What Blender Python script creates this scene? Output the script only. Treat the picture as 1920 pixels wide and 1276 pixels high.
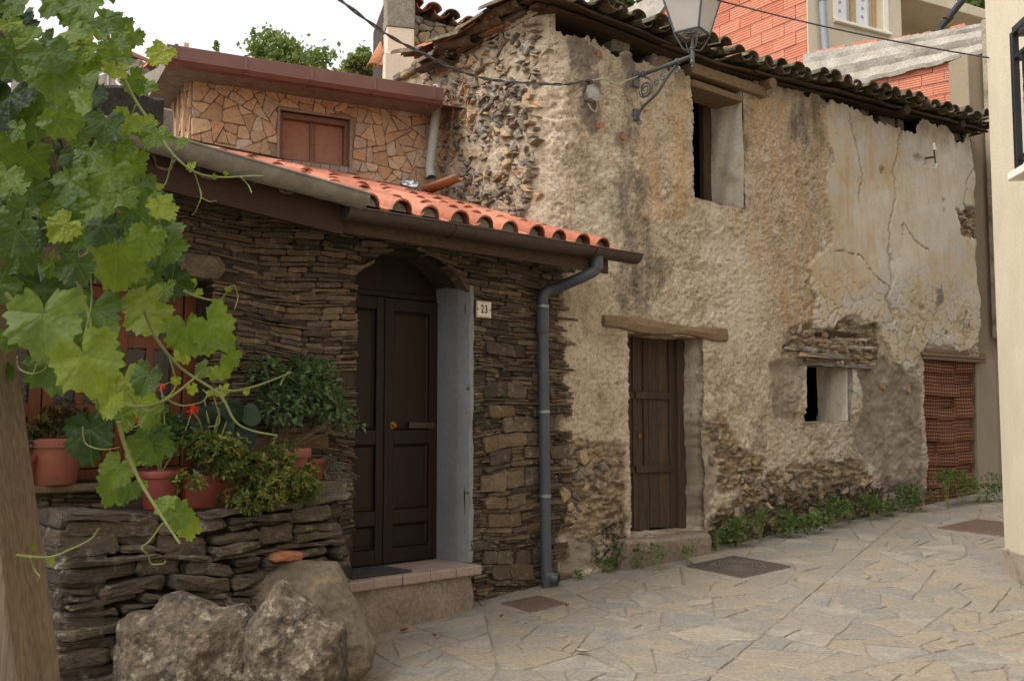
import bpy, bmesh, math, random
import numpy as np
from mathutils import Vector, Matrix, noise as mnoise

for o in list(bpy.data.objects):
    bpy.data.objects.remove(o)
scene = bpy.context.scene
col = scene.collection
PI = math.pi
R = math.radians

# ---------------------------------------------------------------- camera
EYE = 1.40                       # eye height above the z = 0 datum (street near the camera)
FPX = 1950.0                     # focal length in pixels of a 1920 px wide frame
PITCH = R(4.457)
cam = bpy.data.cameras.new('camera')
cam.sensor_width = 36.0
cam.lens = 36.0 * FPX / 1920.0
cam.clip_start = 0.05
cam.clip_end = 500
camo = bpy.data.objects.new('camera', cam)
col.objects.link(camo)
camo.location = (0, 0, EYE)
camo.rotation_euler = (PI / 2 + PITCH, 0, 0)
scene.camera = camo

# ---------------------------------------------------------------- daylight
SUN_EL, SUN_AZ = R(56), R(238)   # azimuth clockwise from +Y
world = bpy.data.worlds.new('World')
scene.world = world
world.use_nodes = True
wn = world.node_tree.nodes
wl = world.node_tree.links
wn.clear()
sky = wn.new('ShaderNodeTexSky')
sky.sky_type = 'NISHITA'
sky.sun_disc = False
sky.sun_elevation = SUN_EL
sky.sun_rotation = SUN_AZ
sky.air_density = 1.0
sky.dust_density = 4.0
sky.ozone_density = 1.0
hs = wn.new('ShaderNodeHueSaturation')          # thin overcast: the sky is nearly white
hs.inputs['Saturation'].default_value = 0.12
hs.inputs['Value'].default_value = 2.0
bg = wn.new('ShaderNodeBackground')
bg.inputs['Strength'].default_value = 0.15
wo = wn.new('ShaderNodeOutputWorld')
wl.new(sky.outputs[0], hs.inputs['Color'])
wl.new(hs.outputs[0], bg.inputs['Color'])
wl.new(bg.outputs[0], wo.inputs['Surface'])
sun = bpy.data.lights.new('sun', 'SUN')
sun.energy = 0.9
sun.angle = R(24)
sun.color = (1.0, 0.95, 0.87)
suno = bpy.data.objects.new('sun', sun)
col.objects.link(suno)
sd = Vector((math.sin(SUN_AZ) * math.cos(SUN_EL), math.cos(SUN_AZ) * math.cos(SUN_EL), math.sin(SUN_EL)))
suno.rotation_euler = (-sd).to_track_quat('-Z', 'Y').to_euler()
suno.location = sd * 60
vs = scene.view_settings
vs.view_transform = 'Standard'
vs.look = 'None'
vs.gamma = 1.0
vs.use_curve_mapping = False
vs.exposure = 0.15
scene.cycles.max_bounces = 8
scene.cycles.diffuse_bounces = 4
scene.cycles.transparent_max_bounces = 12
scene.cycles.use_denoising = True
scene.cycles.denoising_input_passes = 'RGB_ALBEDO_NORMAL'
scene.cycles.denoising_prefilter = 'ACCURATE'

# ---------------------------------------------------------------- projection helpers
FWD = Vector((0, math.cos(PITCH), math.sin(PITCH)))
UPV = Vector((0, -math.sin(PITCH), math.cos(PITCH)))
RGT = Vector((1, 0, 0))
CAM = Vector((0, 0, EYE))


def ray(px, py):
    return RGT * ((px - 960) / FPX) + UPV * ((638 - py) / FPX) + FWD


def at(px, py, Y):
    d = ray(px, py)
    return CAM + d * (Y / d.y)


def proj(p):
    v = Vector(p) - CAM
    w = v.dot(FWD)
    if w < 0.05:
        return (-9999, -9999)
    return (960 + FPX * v.dot(RGT) / w, 638 - FPX * v.dot(UPV) / w)


def ground_z(x, y):
    x = min(max(x, -6), 9)
    y = min(max(y, -6), 16)
    return EYE - 1.22 + 0.0232 * (x - .29) + 0.068 * (y - 8.1)


def on_ground(px, py, up=0.0):
    d = ray(px, py)
    lo, hi = 0.5, 80.0
    for _ in range(50):
        m = (lo + hi) / 2
        p = CAM + d * m
        if p.z > ground_z(p.x, p.y) + up:
            lo = m
        else:
            hi = m
    return CAM + d * lo


class Frame:
    """A vertical wall plane: local x runs along the wall, local y into it, local z up."""

    def __init__(s, x, y, deg):
        a = R(deg)
        s.o = Vector((x, y, 0))
        s.u = Vector((math.sin(a), math.cos(a), 0))
        s.n = Vector((s.u.y, -s.u.x, 0))
        s.m = Matrix(((s.u.x, -s.n.x, 0, x), (s.u.y, -s.n.y, 0, y), (0, 0, 1, 0), (0, 0, 0, 1)))

    def hit(s, px, py, o=0.0):
        """local (x, z) where the view ray through a pixel meets the plane o metres in front of the wall"""
        d = ray(px, py)
        q = s.o + s.n * o
        t = (q - CAM).dot(s.n) / d.dot(s.n)
        p = CAM + d * t
        return ((p - s.o).dot(s.u), p.z)

    def pt(s, a, z, o=0.0):
        v = s.o + s.u * a + s.n * o
        return Vector((v.x, v.y, z))

    def loc(s, p):
        v = Vector(p) - s.o
        return (v.dot(s.u), -v.dot(s.n), p[2])


# ---------------------------------------------------------------- numpy noise
def _h(ix, iy, seed):
    h = (ix.astype(np.int64) * 374761393 + iy.astype(np.int64) * 668265263 + seed * 974634777) & 0xffffffff
    h = ((h ^ (h >> 13)) * 1274126177) & 0xffffffff
    h = h ^ (h >> 16)
    return (h & 0xffffff) / float(0xffffff)


def vnoise(x, y, seed=0):
    x = np.asarray(x, float)
    y = np.asarray(y, float)
    ix = np.floor(x)
    iy = np.floor(y)
    fx = x - ix
    fy = y - iy
    fx = fx * fx * fx * (fx * (fx * 6 - 15) + 10)
    fy = fy * fy * fy * (fy * (fy * 6 - 15) + 10)
    a = _h(ix, iy, seed)
    b = _h(ix + 1, iy, seed)
    c = _h(ix, iy + 1, seed)
    d = _h(ix + 1, iy + 1, seed)
    return (a * (1 - fx) + b * fx) * (1 - fy) + (c * (1 - fx) + d * fx) * fy


def fbm(x, y, octv=4, seed=0, gain=.5):
    r = 0
    amp = 1
    tot = 0
    for k in range(octv):
        r = r + amp * vnoise(x * 2 ** k + 17.3 * k, y * 2 ** k - 9.1 * k, seed + k)
        tot += amp
        amp *= gain
    return r / tot * 2 - 1


def worley(x, y, seed=0):
    x = np.asarray(x, float)
    y = np.asarray(y, float)
    ix = np.floor(x)
    iy = np.floor(y)
    f1 = np.full(x.shape, 9.0)
    f2 = np.full(x.shape, 9.0)
    cid = np.zeros(x.shape)
    for dx in (-1, 0, 1):
        for dy in (-1, 0, 1):
            cx = ix + dx
            cy = iy + dy
            d = np.hypot(cx + _h(cx, cy, seed) - x, cy + _h(cx, cy, seed + 71) - y)
            near = d < f1
            f2 = np.where(near, f1, np.minimum(f2, d))
            cid = np.where(near, _h(cx, cy, seed + 5), cid)
            f1 = np.where(near, d, f1)
    return f1, f2, cid


def sstep(a, b, x):
    t = np.clip((np.asarray(x, float) - a) / (b - a), 0, 1)
    return t * t * (3 - 2 * t)


def in_poly(x, y, poly):
    r = np.zeros(np.shape(x), bool)
    n = len(poly)
    for i in range(n):
        x0, y0 = poly[i]
        x1, y1 = poly[(i + 1) % n]
        c = ((y0 > y) != (y1 > y)) & (x < (x1 - x0) * (y - y0) / ((y1 - y0) or 1e-9) + x0)
        r ^= c
    return r


def poly_dist(x, y, pts, closed=False):
    d = np.full(np.shape(x), 99.0)
    k = len(pts) if closed else len(pts) - 1
    for i in range(k):
        x0, y0 = pts[i]
        x1, y1 = pts[(i + 1) % len(pts)]
        dx, dy = x1 - x0, y1 - y0
        t = np.clip(((x - x0) * dx + (y - y0) * dy) / max(dx * dx + dy * dy, 1e-9), 0, 1)
        d = np.minimum(d, np.hypot(x - x0 - t * dx, y - y0 - t * dy))
    return d


def soft_poly(x, y, poly, w):
    d = poly_dist(x, y, poly, True)
    s = np.where(in_poly(x, y, poly), d, -d)
    return sstep(-w, w, s)


# ---------------------------------------------------------------- objects
def tag(o, label=None, cat=None, group=None, kind=None):
    if label:
        o['label'] = label
    if cat:
        o['category'] = cat
    if group:
        o['group'] = group
    if kind:
        o['kind'] = kind
    return o


def empty(name, label, cat, group=None, m=None, loc=None):
    o = bpy.data.objects.new(name, None)
    o.empty_display_size = .2
    col.objects.link(o)
    if m is not None:
        o.matrix_world = m
    if loc is not None:
        o.location = loc
    return tag(o, label, cat, group)


def link(name, me, mat=None, parent=None):
    o = bpy.data.objects.new(name, me)
    if mat is not None and not me.materials:
        me.materials.append(mat)
    col.objects.link(o)
    if parent is not None:
        o.parent = parent
    return o


def mesh_of(name, v, f, tint=None, smooth=False):
    me = bpy.data.meshes.new(name)
    me.from_pydata([tuple(map(float, p)) for p in v], [], f)
    if tint is not None:
        a = me.attributes.new('tint', 'FLOAT', 'POINT')
        t = np.asarray(tint, dtype=np.float32)
        if t.ndim == 0:
            t = np.full(len(v), float(tint), np.float32)
        a.data.foreach_set('value', t)
    if smooth:
        me.polygons.foreach_set('use_smooth', [True] * len(me.polygons))
    me.update()
    return me


class MB:
    """collects simple shapes that make ONE mesh"""

    def __init__(s):
        s.v = []
        s.f = []
        s.t = []
        s.tint = .5

    def add(s, v, f, tint=None):
        b = len(s.v)
        s.v.extend([tuple(p) for p in v])
        s.f.extend([tuple(i + b for i in q) for q in f])
        s.t.extend([s.tint if tint is None else tint] * len(v))
        return s

    def box(s, x0, x1, y0, y1, z0, z1, bev=0.0, m=None, tint=None, seg=1):
        bm = bmesh.new()
        bmesh.ops.create_cube(bm, size=1)
        for q in bm.verts:
            q.co = Vector(((x0 + x1) / 2 + q.co.x * (x1 - x0), (y0 + y1) / 2 + q.co.y * (y1 - y0), (z0 + z1) / 2 + q.co.z * (z1 - z0)))
        if bev:
            bmesh.ops.bevel(bm, geom=bm.edges[:], offset=bev, segments=seg, affect='EDGES', profile=.5)
        bm.verts.index_update()
        v = [(m @ q.co if m is not None else q.co.copy()) for q in bm.verts]
        f = [[q.index for q in p.verts] for p in bm.faces]
        bm.free()
        return s.add(v, f, tint)

    def tube(s, path, rad, n=8, cap=True, tint=None, sq=1.0):
        P = [Vector(p) for p in path]
        if not hasattr(rad, '__len__'):
            rad = [rad] * len(P)
        v = []
        f = []
        up = None
        for i, p in enumerate(P):
            d = (P[min(i + 1, len(P) - 1)] - P[max(i - 1, 0)])
            if d.length < 1e-7:
                d = Vector((0, 0, 1))
            d.normalize()
            if up is None:
                up = Vector((0, 0, 1)) if abs(d.z) < .9 else Vector((1, 0, 0))
            a = d.cross(up)
            if a.length < 1e-5:
                a = d.orthogonal()
            a.normalize()
            b = a.cross(d).normalized()
            up = b
            for k in range(n):
                t = 2 * PI * k / n
                v.append(p + (a * math.cos(t) + b * math.sin(t) * sq) * rad[i])
        for i in range(len(P) - 1):
            for k in range(n):
                k2 = (k + 1) % n
                f.append((i * n + k, i * n + k2, (i + 1) * n + k2, (i + 1) * n + k))
        if cap:
            f.append(tuple(range(n - 1, -1, -1)))
            f.append(tuple((len(P) - 1) * n + k for k in range(n)))
        return s.add(v, f, tint)

    def lathe(s, prof, n=16, c=(0, 0, 0), tint=None, m=None):
        v = []
        f = []
        for r, z in prof:
            for k in range(n):
                t = 2 * PI * k / n
                q = Vector((c[0] + r * math.cos(t), c[1] + r * math.sin(t), c[2] + z))
                v.append(m @ q if m is not None else q)
        for i in range(len(prof) - 1):
            for k in range(n):
                k2 = (k + 1) % n
                f.append((i * n + k, i * n + k2, (i + 1) * n + k2, (i + 1) * n + k))
        return s.add(v, f, tint)

    def build(s, name, mat, parent=None, smooth=False, label=None, kind=None):
        me = mesh_of(name, s.v, s.f, s.t, smooth)
        if smooth:
            try:
                me.set_sharp_from_angle(angle=R(40))
            except Exception:
                pass
        o = link(name, me, mat, parent)
        return tag(o, label, None, None, kind)


def to_mesh(o):
    """turn a text object into a plain mesh part"""
    dg = bpy.context.evaluated_depsgraph_get()
    me = bpy.data.meshes.new_from_object(o.evaluated_get(dg))
    n = bpy.data.objects.new(o.name, me)
    n.parent, n.location, n.rotation_euler, n.scale = o.parent, o.location, o.rotation_euler, o.scale
    nm = o.name
    bpy.data.objects.remove(o)
    n.name = nm
    col.objects.link(n)
    return n


def curve_pts(P, n=8):
    """Catmull-Rom through control points"""
    P = [Vector(p) for p in P]
    out = []
    for i in range(len(P) - 1):
        a = P[max(i - 1, 0)]
        b = P[i]
        c = P[i + 1]
        d = P[min(i + 2, len(P) - 1)]
        for k in range(n):
            t = k / n
            out.append(.5 * ((2 * b) + (c - a) * t + (2 * a - 5 * b + 4 * c - d) * t * t + (3 * b - a - 3 * c + d) * t ** 3))
    out.append(P[-1])
    return out


# ---------------------------------------------------------------- polygons
def clip_half(poly, px, py, nx, ny):
    """keep the side where (p - P).n <= 0"""
    out = []
    n = len(poly)
    for i in range(n):
        a = poly[i]
        b = poly[(i + 1) % n]
        da = (a[0] - px) * nx + (a[1] - py) * ny
        db = (b[0] - px) * nx + (b[1] - py) * ny
        if da <= 0:
            out.append(a)
        if (da < 0 < db) or (db < 0 < da):
            t = da / (da - db)
            out.append((a[0] + (b[0] - a[0]) * t, a[1] + (b[1] - a[1]) * t))
    return out


def voronoi(pts, bound):
    P = np.array(pts)
    cells = []
    for i, (x, y) in enumerate(pts):
        d = np.hypot(P[:, 0] - x, P[:, 1] - y)
        poly = list(bound)
        for j in np.argsort(d)[1:22]:
            q = P[j]
            poly = clip_half(poly, (x + q[0]) / 2, (y + q[1]) / 2, q[0] - x, q[1] - y)
            if len(poly) < 3:
                break
        cells.append(poly)
    return cells


def jitter_pts(x0, x1, y0, y1, sx, sy, rng, j=.42):
    out = []
    y = y0
    row = 0
    while y < y1:
        x = x0 + (row % 2) * sx * .5
        while x < x1:
            out.append((x + rng.uniform(-j, j) * sx, y + rng.uniform(-j, j) * sy))
            x += sx
        y += sy
        row += 1
    return out


def area(p):
    return .5 * sum(p[i][0] * p[(i + 1) % len(p)][1] - p[(i + 1) % len(p)][0] * p[i][1] for i in range(len(p)))


def centroid(p):
    return (sum(q[0] for q in p) / len(p), sum(q[1] for q in p) / len(p))


def split_poly(poly, lim, rng, skew=.38, off=.22, amin=.008):
    """cut a polygon again and again into angular pieces of about lim(centre) square metres"""
    done = []
    work = [poly]
    while work:
        p = work.pop()
        a = abs(area(p))
        c = centroid(p)
        if a < lim(c) * 1.5:
            done.append(p)
            continue
        q = np.array(p) - np.array(p).mean(0)
        w, vecs = np.linalg.eigh(q.T @ q)
        ang = math.atan2(vecs[1, 1], vecs[0, 1]) + rng.gauss(0, skew)
        t = rng.uniform(-off, off) * math.sqrt(a)
        nx, ny = math.cos(ang), math.sin(ang)
        ox, oy = c[0] + nx * t, c[1] + ny * t
        x1 = clip_half(p, ox, oy, nx, ny)
        x2 = clip_half(p, ox, oy, -nx, -ny)
        if len(x1) < 3 or len(x2) < 3 or min(abs(area(x1)), abs(area(x2))) < amin:
            done.append(p)
            continue
        work += [x1, x2]
    return done


def inset(poly, d):
    """shrink a convex polygon by d on every side"""
    if area(poly) < 0:
        poly = poly[::-1]
    out = list(poly)
    n = len(poly)
    for i in range(n):
        a = poly[i]
        b = poly[(i + 1) % n]
        L = math.hypot(b[0] - a[0], b[1] - a[1])
        if L < 1e-6:
            continue
        nx, ny = (b[1] - a[1]) / L, -(b[0] - a[0]) / L
        out = clip_half(out, a[0] - nx * d, a[1] - ny * d, nx, ny)
        if len(out) < 3:
            return []
    return out


def rough_outline(poly, rng, maxlen, jit, cut=.25):
    """cut the corners of a polygon and break its long sides unevenly"""
    n = len(poly)
    out = []
    for i in range(n):
        p = poly[i - 1]
        a = poly[i]
        b = poly[(i + 1) % n]
        l0 = math.hypot(a[0] - p[0], a[1] - p[1])
        l1 = math.hypot(b[0] - a[0], b[1] - a[1])
        c = min(maxlen * cut, l0 * .3, l1 * .3)
        if l0 < 1e-6 or l1 < 1e-6:
            continue
        out.append((a[0] + (p[0] - a[0]) * c / l0, a[1] + (p[1] - a[1]) * c / l0))
        out.append((a[0] + (b[0] - a[0]) * c / l1, a[1] + (b[1] - a[1]) * c / l1))
        k = int(l1 / maxlen)
        for q in range(1, k + 1):
            t = q / (k + 1) + rng.uniform(-.12, .12)
            out.append((a[0] + (b[0] - a[0]) * t, a[1] + (b[1] - a[1]) * t))
    return [(x + rng.uniform(-jit, jit), y + rng.uniform(-jit, jit)) for x, y in out]


def stone_shape(poly, front, back, bev, rng, bulge=.0, tilt=.0, rough=.003):
    """a stone whose face looks along -y: outline in (x, z), face at y=front, back at y=back"""
    if area(poly) < 0:
        poly = poly[::-1]
    n = len(poly)
    cx, cz = centroid(poly)
    sz = max(math.sqrt(abs(area(poly))), 1e-4)
    k = max(.35, 1 - bev / (sz * .5))
    tx, tz = rng.uniform(-tilt, tilt), rng.uniform(-tilt, tilt)
    v = []
    for x, z in poly:
        v.append((x, back, z))
    for x, z in poly:
        v.append((x, front + bev + (x - cx) * tx + (z - cz) * tz + rng.uniform(-rough, rough), z))
    for x, z in poly:
        x2 = cx + (x - cx) * k
        z2 = cz + (z - cz) * k
        v.append((x2, front + (x2 - cx) * tx + (z2 - cz) * tz + rng.uniform(-rough, rough), z2))
    v.append((cx + rng.uniform(-.1, .1) * sz, front - bulge + rng.uniform(-rough, rough), cz + rng.uniform(-.1, .1) * sz))
    f = []
    for i in range(n):
        j = (i + 1) % n
        f.append((i, j, n + j, n + i))
        f.append((n + i, n + j, 2 * n + j, 2 * n + i))
        f.append((2 * n + i, 2 * n + j, 3 * n))
    return v, f


def place_stones(items, frame, name, mat, parent, limit=300, smooth=False, restname=None):
    """items: (verts, faces, tint) in the frame's local space. The largest in view become parts, the rest one stuff part."""
    sized = []
    for it in items:
        v = it[0]
        P = [proj(frame @ Vector(q)) for q in v[len(v) // 2:]]
        xs = [p[0] for p in P]
        ys = [p[1] for p in P]
        inside = max(xs) > -20 and min(xs) < 1940 and max(ys) > -20 and min(ys) < 1296
        a = (max(xs) - min(xs)) * (max(ys) - min(ys)) if inside else 0
        sized.append(a)
    order = sorted(range(len(items)), key=lambda i: -sized[i])
    keep = [i for i in order[:limit] if sized[i] > 60]
    rest = [i for i in order if i not in set(keep)]
    for i in keep:
        v, f, t = items[i]
        link(name, mesh_of(name, v, f, t, smooth), mat, parent)
    if rest:
        mb = MB()
        for i in rest:
            v, f, t = items[i]
            mb.add(v, f, t)
        o = mb.build(restname or ('small_' + name + 's'), mat, parent, smooth)
        o['kind'] = 'stuff'


# ---------------------------------------------------------------- height-field sheets
def grid_lines(a, b, res, marks):
    """regular lines from a to b that also pass exactly through every mark"""
    m = sorted(set([a, b] + [k for k in marks if a < k < b]))
    out = []
    for p, q in zip(m[:-1], m[1:]):
        n = max(1, int(round((q - p) / res)))
        out += [p + (q - p) * i / n for i in range(n)]
    out.append(b)
    return np.array(out)


def sheet(name, xs, zs, pos_fn, mat, parent, hole_fn=None, keep_fn=None, attrs=None, depth_vec=None, reveal=.3, reveal_steps=6, smooth=False, edge_back=0.0, jitter=None):
    """quad sheet over xs, zs. pos_fn(S, Z) -> (X, Y, Z) arrays. hole_fn(S, Z at cell centres) -> cells cut out, edges pulled inwards as reveals"""
    S, Z = np.meshgrid(xs, zs)
    X, Y, ZZ = pos_fn(S, Z)
    nx, nz = len(xs), len(zs)
    V = np.stack([X, Y, ZZ], -1).reshape(-1, 3)
    idx = np.arange(nx * nz).reshape(nz, nx)
    q = np.stack([idx[:-1, :-1], idx[:-1, 1:], idx[1:, 1:], idx[1:, :-1]], -1)
    cs = (S[:-1, :-1] + S[1:, 1:]) / 2
    cz = (Z[:-1, :-1] + Z[1:, 1:]) / 2
    alive = np.ones(cs.shape, bool)
    hole = np.zeros(cs.shape, bool)
    if hole_fn is not None:
        hole = hole_fn(cs, cz)
        alive &= ~hole
    if keep_fn is not None:
        alive &= keep_fn(cs, cz)
    faces = q[alive]
    A = {}
    if attrs is not None:
        A = {k: a.reshape(-1, 4) for k, a in attrs(S, Z).items()}
    extra_v = []
    extra_f = []
    extra_src = []
    if hole.any():
        hp = np.pad(hole, 1)
        edges = []
        H, W = hole.shape
        ii, jj = np.nonzero(hole)
        for i, j in zip(ii, jj):
            if j > 0 and not hole[i, j - 1]:
                edges.append((idx[i, j], idx[i + 1, j]))
            if j < W - 1 and not hole[i, j + 1]:
                edges.append((idx[i + 1, j + 1], idx[i, j + 1]))
            if i > 0 and not hole[i - 1, j]:
                edges.append((idx[i, j + 1], idx[i, j]))
            if i < H - 1 and not hole[i + 1, j]:
                edges.append((idx[i + 1, j], idx[i + 1, j + 1]))
        ring = {}
        base = len(V)
        Sf, Zf = S.reshape(-1), Z.reshape(-1)
        for a, b in edges:
            for w in (a, b):
                if w not in ring:
                    ids = [w]
                    dv = depth_vec(Sf[w], Zf[w]) if depth_vec is not None else (0, 1, 0)
                    for k in range(1, reveal_steps + 1):
                        t = reveal * k / reveal_steps
                        wob = .006 * math.sin(Zf[w] * 31 + k * 1.7) * (k < reveal_steps)
                        p = V[w]
                        d0 = t - 0
                        extra_v.append((p[0] + dv[0] * d0 + wob * dv[1], p[1] + dv[1] * d0, p[2] + dv[2] * d0 + wob * .7))
                        extra_src.append(w)
                        ids.append(base + len(extra_v) - 1)
                    ring[w] = ids
        for a, b in edges:
            ra, rb = ring[a], ring[b]
            for k in range(reveal_steps):
                extra_f.append((ra[k], rb[k], rb[k + 1], ra[k + 1]))
    if extra_v:
        nb = len(V)
        V = np.vstack([V, np.array(extra_v)])
        faces = np.vstack([faces, np.array(extra_f)])
        for k in A:
            A[k] = np.vstack([A[k], A[k][np.array(extra_src)]])
    else:
        nb = len(V)
    used = np.unique(faces)
    remap = np.full(len(V), -1)
    remap[used] = np.arange(len(used))
    faces = remap[faces]
    me = bpy.data.meshes.new(name)
    nf = len(faces)
    me.vertices.add(len(used))
    me.vertices.foreach_set('co', V[used].astype(np.float32).ravel())
    me.loops.add(nf * 4)
    me.loops.foreach_set('vertex_index', faces.astype(np.int32).ravel())
    me.polygons.add(nf)
    me.polygons.foreach_set('loop_start', np.arange(0, nf * 4, 4, dtype=np.int32))
    me.polygons.foreach_set('loop_total', np.full(nf, 4, np.int32))
    me.update(calc_edges=True)
    for k in A:
        a = me.attributes.new(k, 'FLOAT_COLOR', 'POINT')
        a.data.foreach_set('color', A[k][used].astype(np.float32).ravel())
    if smooth:
        me.polygons.foreach_set('use_smooth', np.ones(nf, bool))
        try:
            me.set_sharp_from_angle(angle=R(50))
        except Exception:
            pass
    me.validate()
    return link(name, me, mat, parent)
# ---------------------------------------------------------------- materials
def srgb(r, g, b):
    f = lambda c: (c / 255 / 12.92) if c / 255 <= .04045 else ((c / 255 + .055) / 1.055) ** 2.4
    return (f(r), f(g), f(b), 1)


class NT:
    def __init__(s, name):
        s.mat = bpy.data.materials.new(name)
        s.mat.use_nodes = True
        s.t = s.mat.node_tree
        s.t.nodes.clear()
        s.out = s.t.nodes.new('ShaderNodeOutputMaterial')
        g = s.t.nodes.new('ShaderNodeNewGeometry')
        s.pos = g.outputs['Position']

    def n(s, kind, **kw):
        x = s.t.nodes.new('ShaderNode' + kind)
        for k, v in kw.items():
            setattr(x, k, v)
        return x

    def l(s, a, b):
        s.t.links.new(a, b)

    def val(s, sock, v):
        if hasattr(v, 'is_output') or hasattr(v, 'links'):
            s.l(v, sock)
        else:
            sock.default_value = v

    def scaled(s, vec, k):
        m = s.n('Mapping')
        s.l(vec, m.inputs['Vector'])
        m.inputs['Scale'].default_value = k if hasattr(k, '__len__') else (k, k, k)
        return m.outputs[0]

    def noise(s, scale, detail=5, rough=.55, vec=None, stretch=None, dist=0.0):
        x = s.n('TexNoise')
        v = vec or s.pos
        if stretch:
            v = s.scaled(v, stretch)
        s.l(v, x.inputs['Vector'])
        x.inputs['Scale'].default_value = scale
        x.inputs['Detail'].default_value = detail
        x.inputs['Roughness'].default_value = rough
        x.inputs['Distortion'].default_value = dist
        return x.outputs[0]

    def voro(s, scale, feature='F1', vec=None, out=0, rnd=1.0):
        x = s.n('TexVoronoi', feature=feature)
        s.l(vec or s.pos, x.inputs['Vector'])
        x.inputs['Scale'].default_value = scale
        if 'Randomness' in x.inputs:
            x.inputs['Randomness'].default_value = rnd
        return x.outputs[out]

    def math(s, op, a, b=0.0, clamp=False):
        x = s.n('Math', operation=op, use_clamp=clamp)
        s.val(x.inputs[0], a)
        s.val(x.inputs[1], b)
        return x.outputs[0]

    def rng(s, v, a, b, c=0.0, d=1.0):
        x = s.n('MapRange')
        s.val(x.inputs[0], v)
        for i, k in enumerate((a, b, c, d)):
            x.inputs[i + 1].default_value = k
        return x.outputs[0]

    def ramp(s, v, stops, interp='LINEAR'):
        x = s.n('ValToRGB')
        s.val(x.inputs[0], v)
        r = x.color_ramp
        r.interpolation = interp
        while len(r.elements) < len(stops):
            r.elements.new(.5)
        for e, (p, c) in zip(r.elements, stops):
            e.position = p
            e.color = c
        return x.outputs[0]

    def mix(s, f, a, b, mode='MIX'):
        x = s.n('MixRGB', blend_type=mode)
        s.val(x.inputs[0], f)
        s.val(x.inputs[1], a)
        s.val(x.inputs[2], b)
        return x.outputs[0]

    def attr(s, name, out='Fac'):
        x = s.n('Attribute', attribute_name=name)
        return x.outputs[out]

    def bump(s, h, strength=.4, dist=.01, normal=None):
        x = s.n('Bump')
        x.inputs['Strength'].default_value = strength
        x.inputs['Distance'].default_value = dist
        s.l(h, x.inputs['Height'])
        if normal is not None:
            s.l(normal, x.inputs['Normal'])
        return x.outputs[0]

    def principled(s, color, rough=.85, normal=None, metal=0.0, spec=.3, **kw):
        x = s.n('BsdfPrincipled')
        s.val(x.inputs['Base Color'], color)
        s.val(x.inputs['Roughness'], rough)
        s.val(x.inputs['Metallic'], metal)
        x.inputs['Specular IOR Level'].default_value = spec
        if normal is not None:
            s.l(normal, x.inputs['Normal'])
        for k, v in kw.items():
            s.val(x.inputs[k], v)
        return x.outputs[0]

    def done(s, shader):
        s.l(shader, s.out.inputs['Surface'])
        return s.mat


def evenly(cols):
    n = len(cols)
    return [(i / max(n - 1, 1), c) for i, c in enumerate(cols)]


def stuffmat(name, cols, scale=7, tint=.6, fine=70, fineamt=.35, bump=.5, bdist=.006, rough=.88, stretch=None, spot=None, spec=.25, streak=None):
    """the general stone / plaster / wood material: colour picked by each piece's tint plus two noises; fine grain in the bump"""
    m = NT(name)
    n1 = m.noise(scale, 6, .6, stretch=stretch)
    n2 = m.noise(fine, 4, .6, stretch=stretch)
    f = m.math('ADD', m.math('MULTIPLY', m.attr('tint'), tint), m.math('MULTIPLY', m.rng(n1, .25, .75), 1 - tint))
    c = m.ramp(f, evenly(cols))
    c = m.mix(1.0, c, m.ramp(n2, [(.25, (1 - fineamt,) * 3 + (1,)), (.75, (1 + fineamt * .6,) * 3 + (1,))]), 'MULTIPLY')
    if spot:
        sc, lo, hi, colr, amt = spot
        k = m.noise(sc, 5, .65)
        c = m.mix(m.math('MULTIPLY', m.rng(k, lo, hi), amt), c, colr)
    h = m.math('ADD', m.math('MULTIPLY', n1, 1.0), m.math('MULTIPLY', n2, .35))
    b = m.bump(h, bump, bdist)
    return m.done(m.principled(c, rough, b, spec=spec))


MAT = {}
MAT['slate'] = stuffmat('slate_stone', [srgb(46, 40, 33), srgb(68, 59, 48), srgb(88, 76, 61), srgb(108, 88, 64), srgb(84, 75, 65), srgb(120, 102, 79), srgb(63, 57, 50)],
                        scale=5, tint=.8, fine=45, fineamt=.45, bump=.75, bdist=.012, stretch=(1, 1, 2.6), spot=(14, .56, .7, srgb(150, 140, 120), .45))
MAT['slate_mortar'] = stuffmat('earth_mortar', [srgb(52, 43, 34), srgb(78, 64, 50)], scale=9, tint=.1, bump=.8, bdist=.015)
MAT['rubble'] = stuffmat('rubble_stone', [srgb(92, 86, 78), srgb(124, 114, 100), srgb(150, 132, 106), srgb(172, 148, 112), srgb(134, 128, 118), srgb(108, 96, 82), srgb(196, 188, 174), srgb(172, 142, 106), srgb(132, 118, 98)],
                         scale=6, tint=.82, fine=50, fineamt=.45, bump=.8, bdist=.012, spot=(12, .58, .7, srgb(176, 158, 130), .6))
MAT['planter_stone'] = stuffmat('planter_stone', [srgb(54, 47, 39), srgb(76, 67, 55), srgb(94, 83, 68), srgb(84, 76, 66), srgb(106, 88, 66)],
                                scale=5, tint=.7, fine=40, fineamt=.5, bump=.9, bdist=.014, stretch=(1, 1, 2.2), spot=(11, .57, .68, srgb(160, 152, 138), .55))
MAT['clad'] = stuffmat('pink_cladding_stone', [srgb(168, 136, 106), srgb(196, 158, 122), srgb(210, 176, 142), srgb(180, 160, 142), srgb(196, 148, 106), srgb(200, 188, 174)],
                       scale=6, tint=.88, fine=40, fineamt=.3, bump=.5, bdist=.008, spot=(9, .57, .7, srgb(172, 120, 76), .5))
MAT['clad_joint'] = stuffmat('cladding_joint', [srgb(146, 118, 94), srgb(168, 136, 108)], scale=9, tint=.1)
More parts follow.
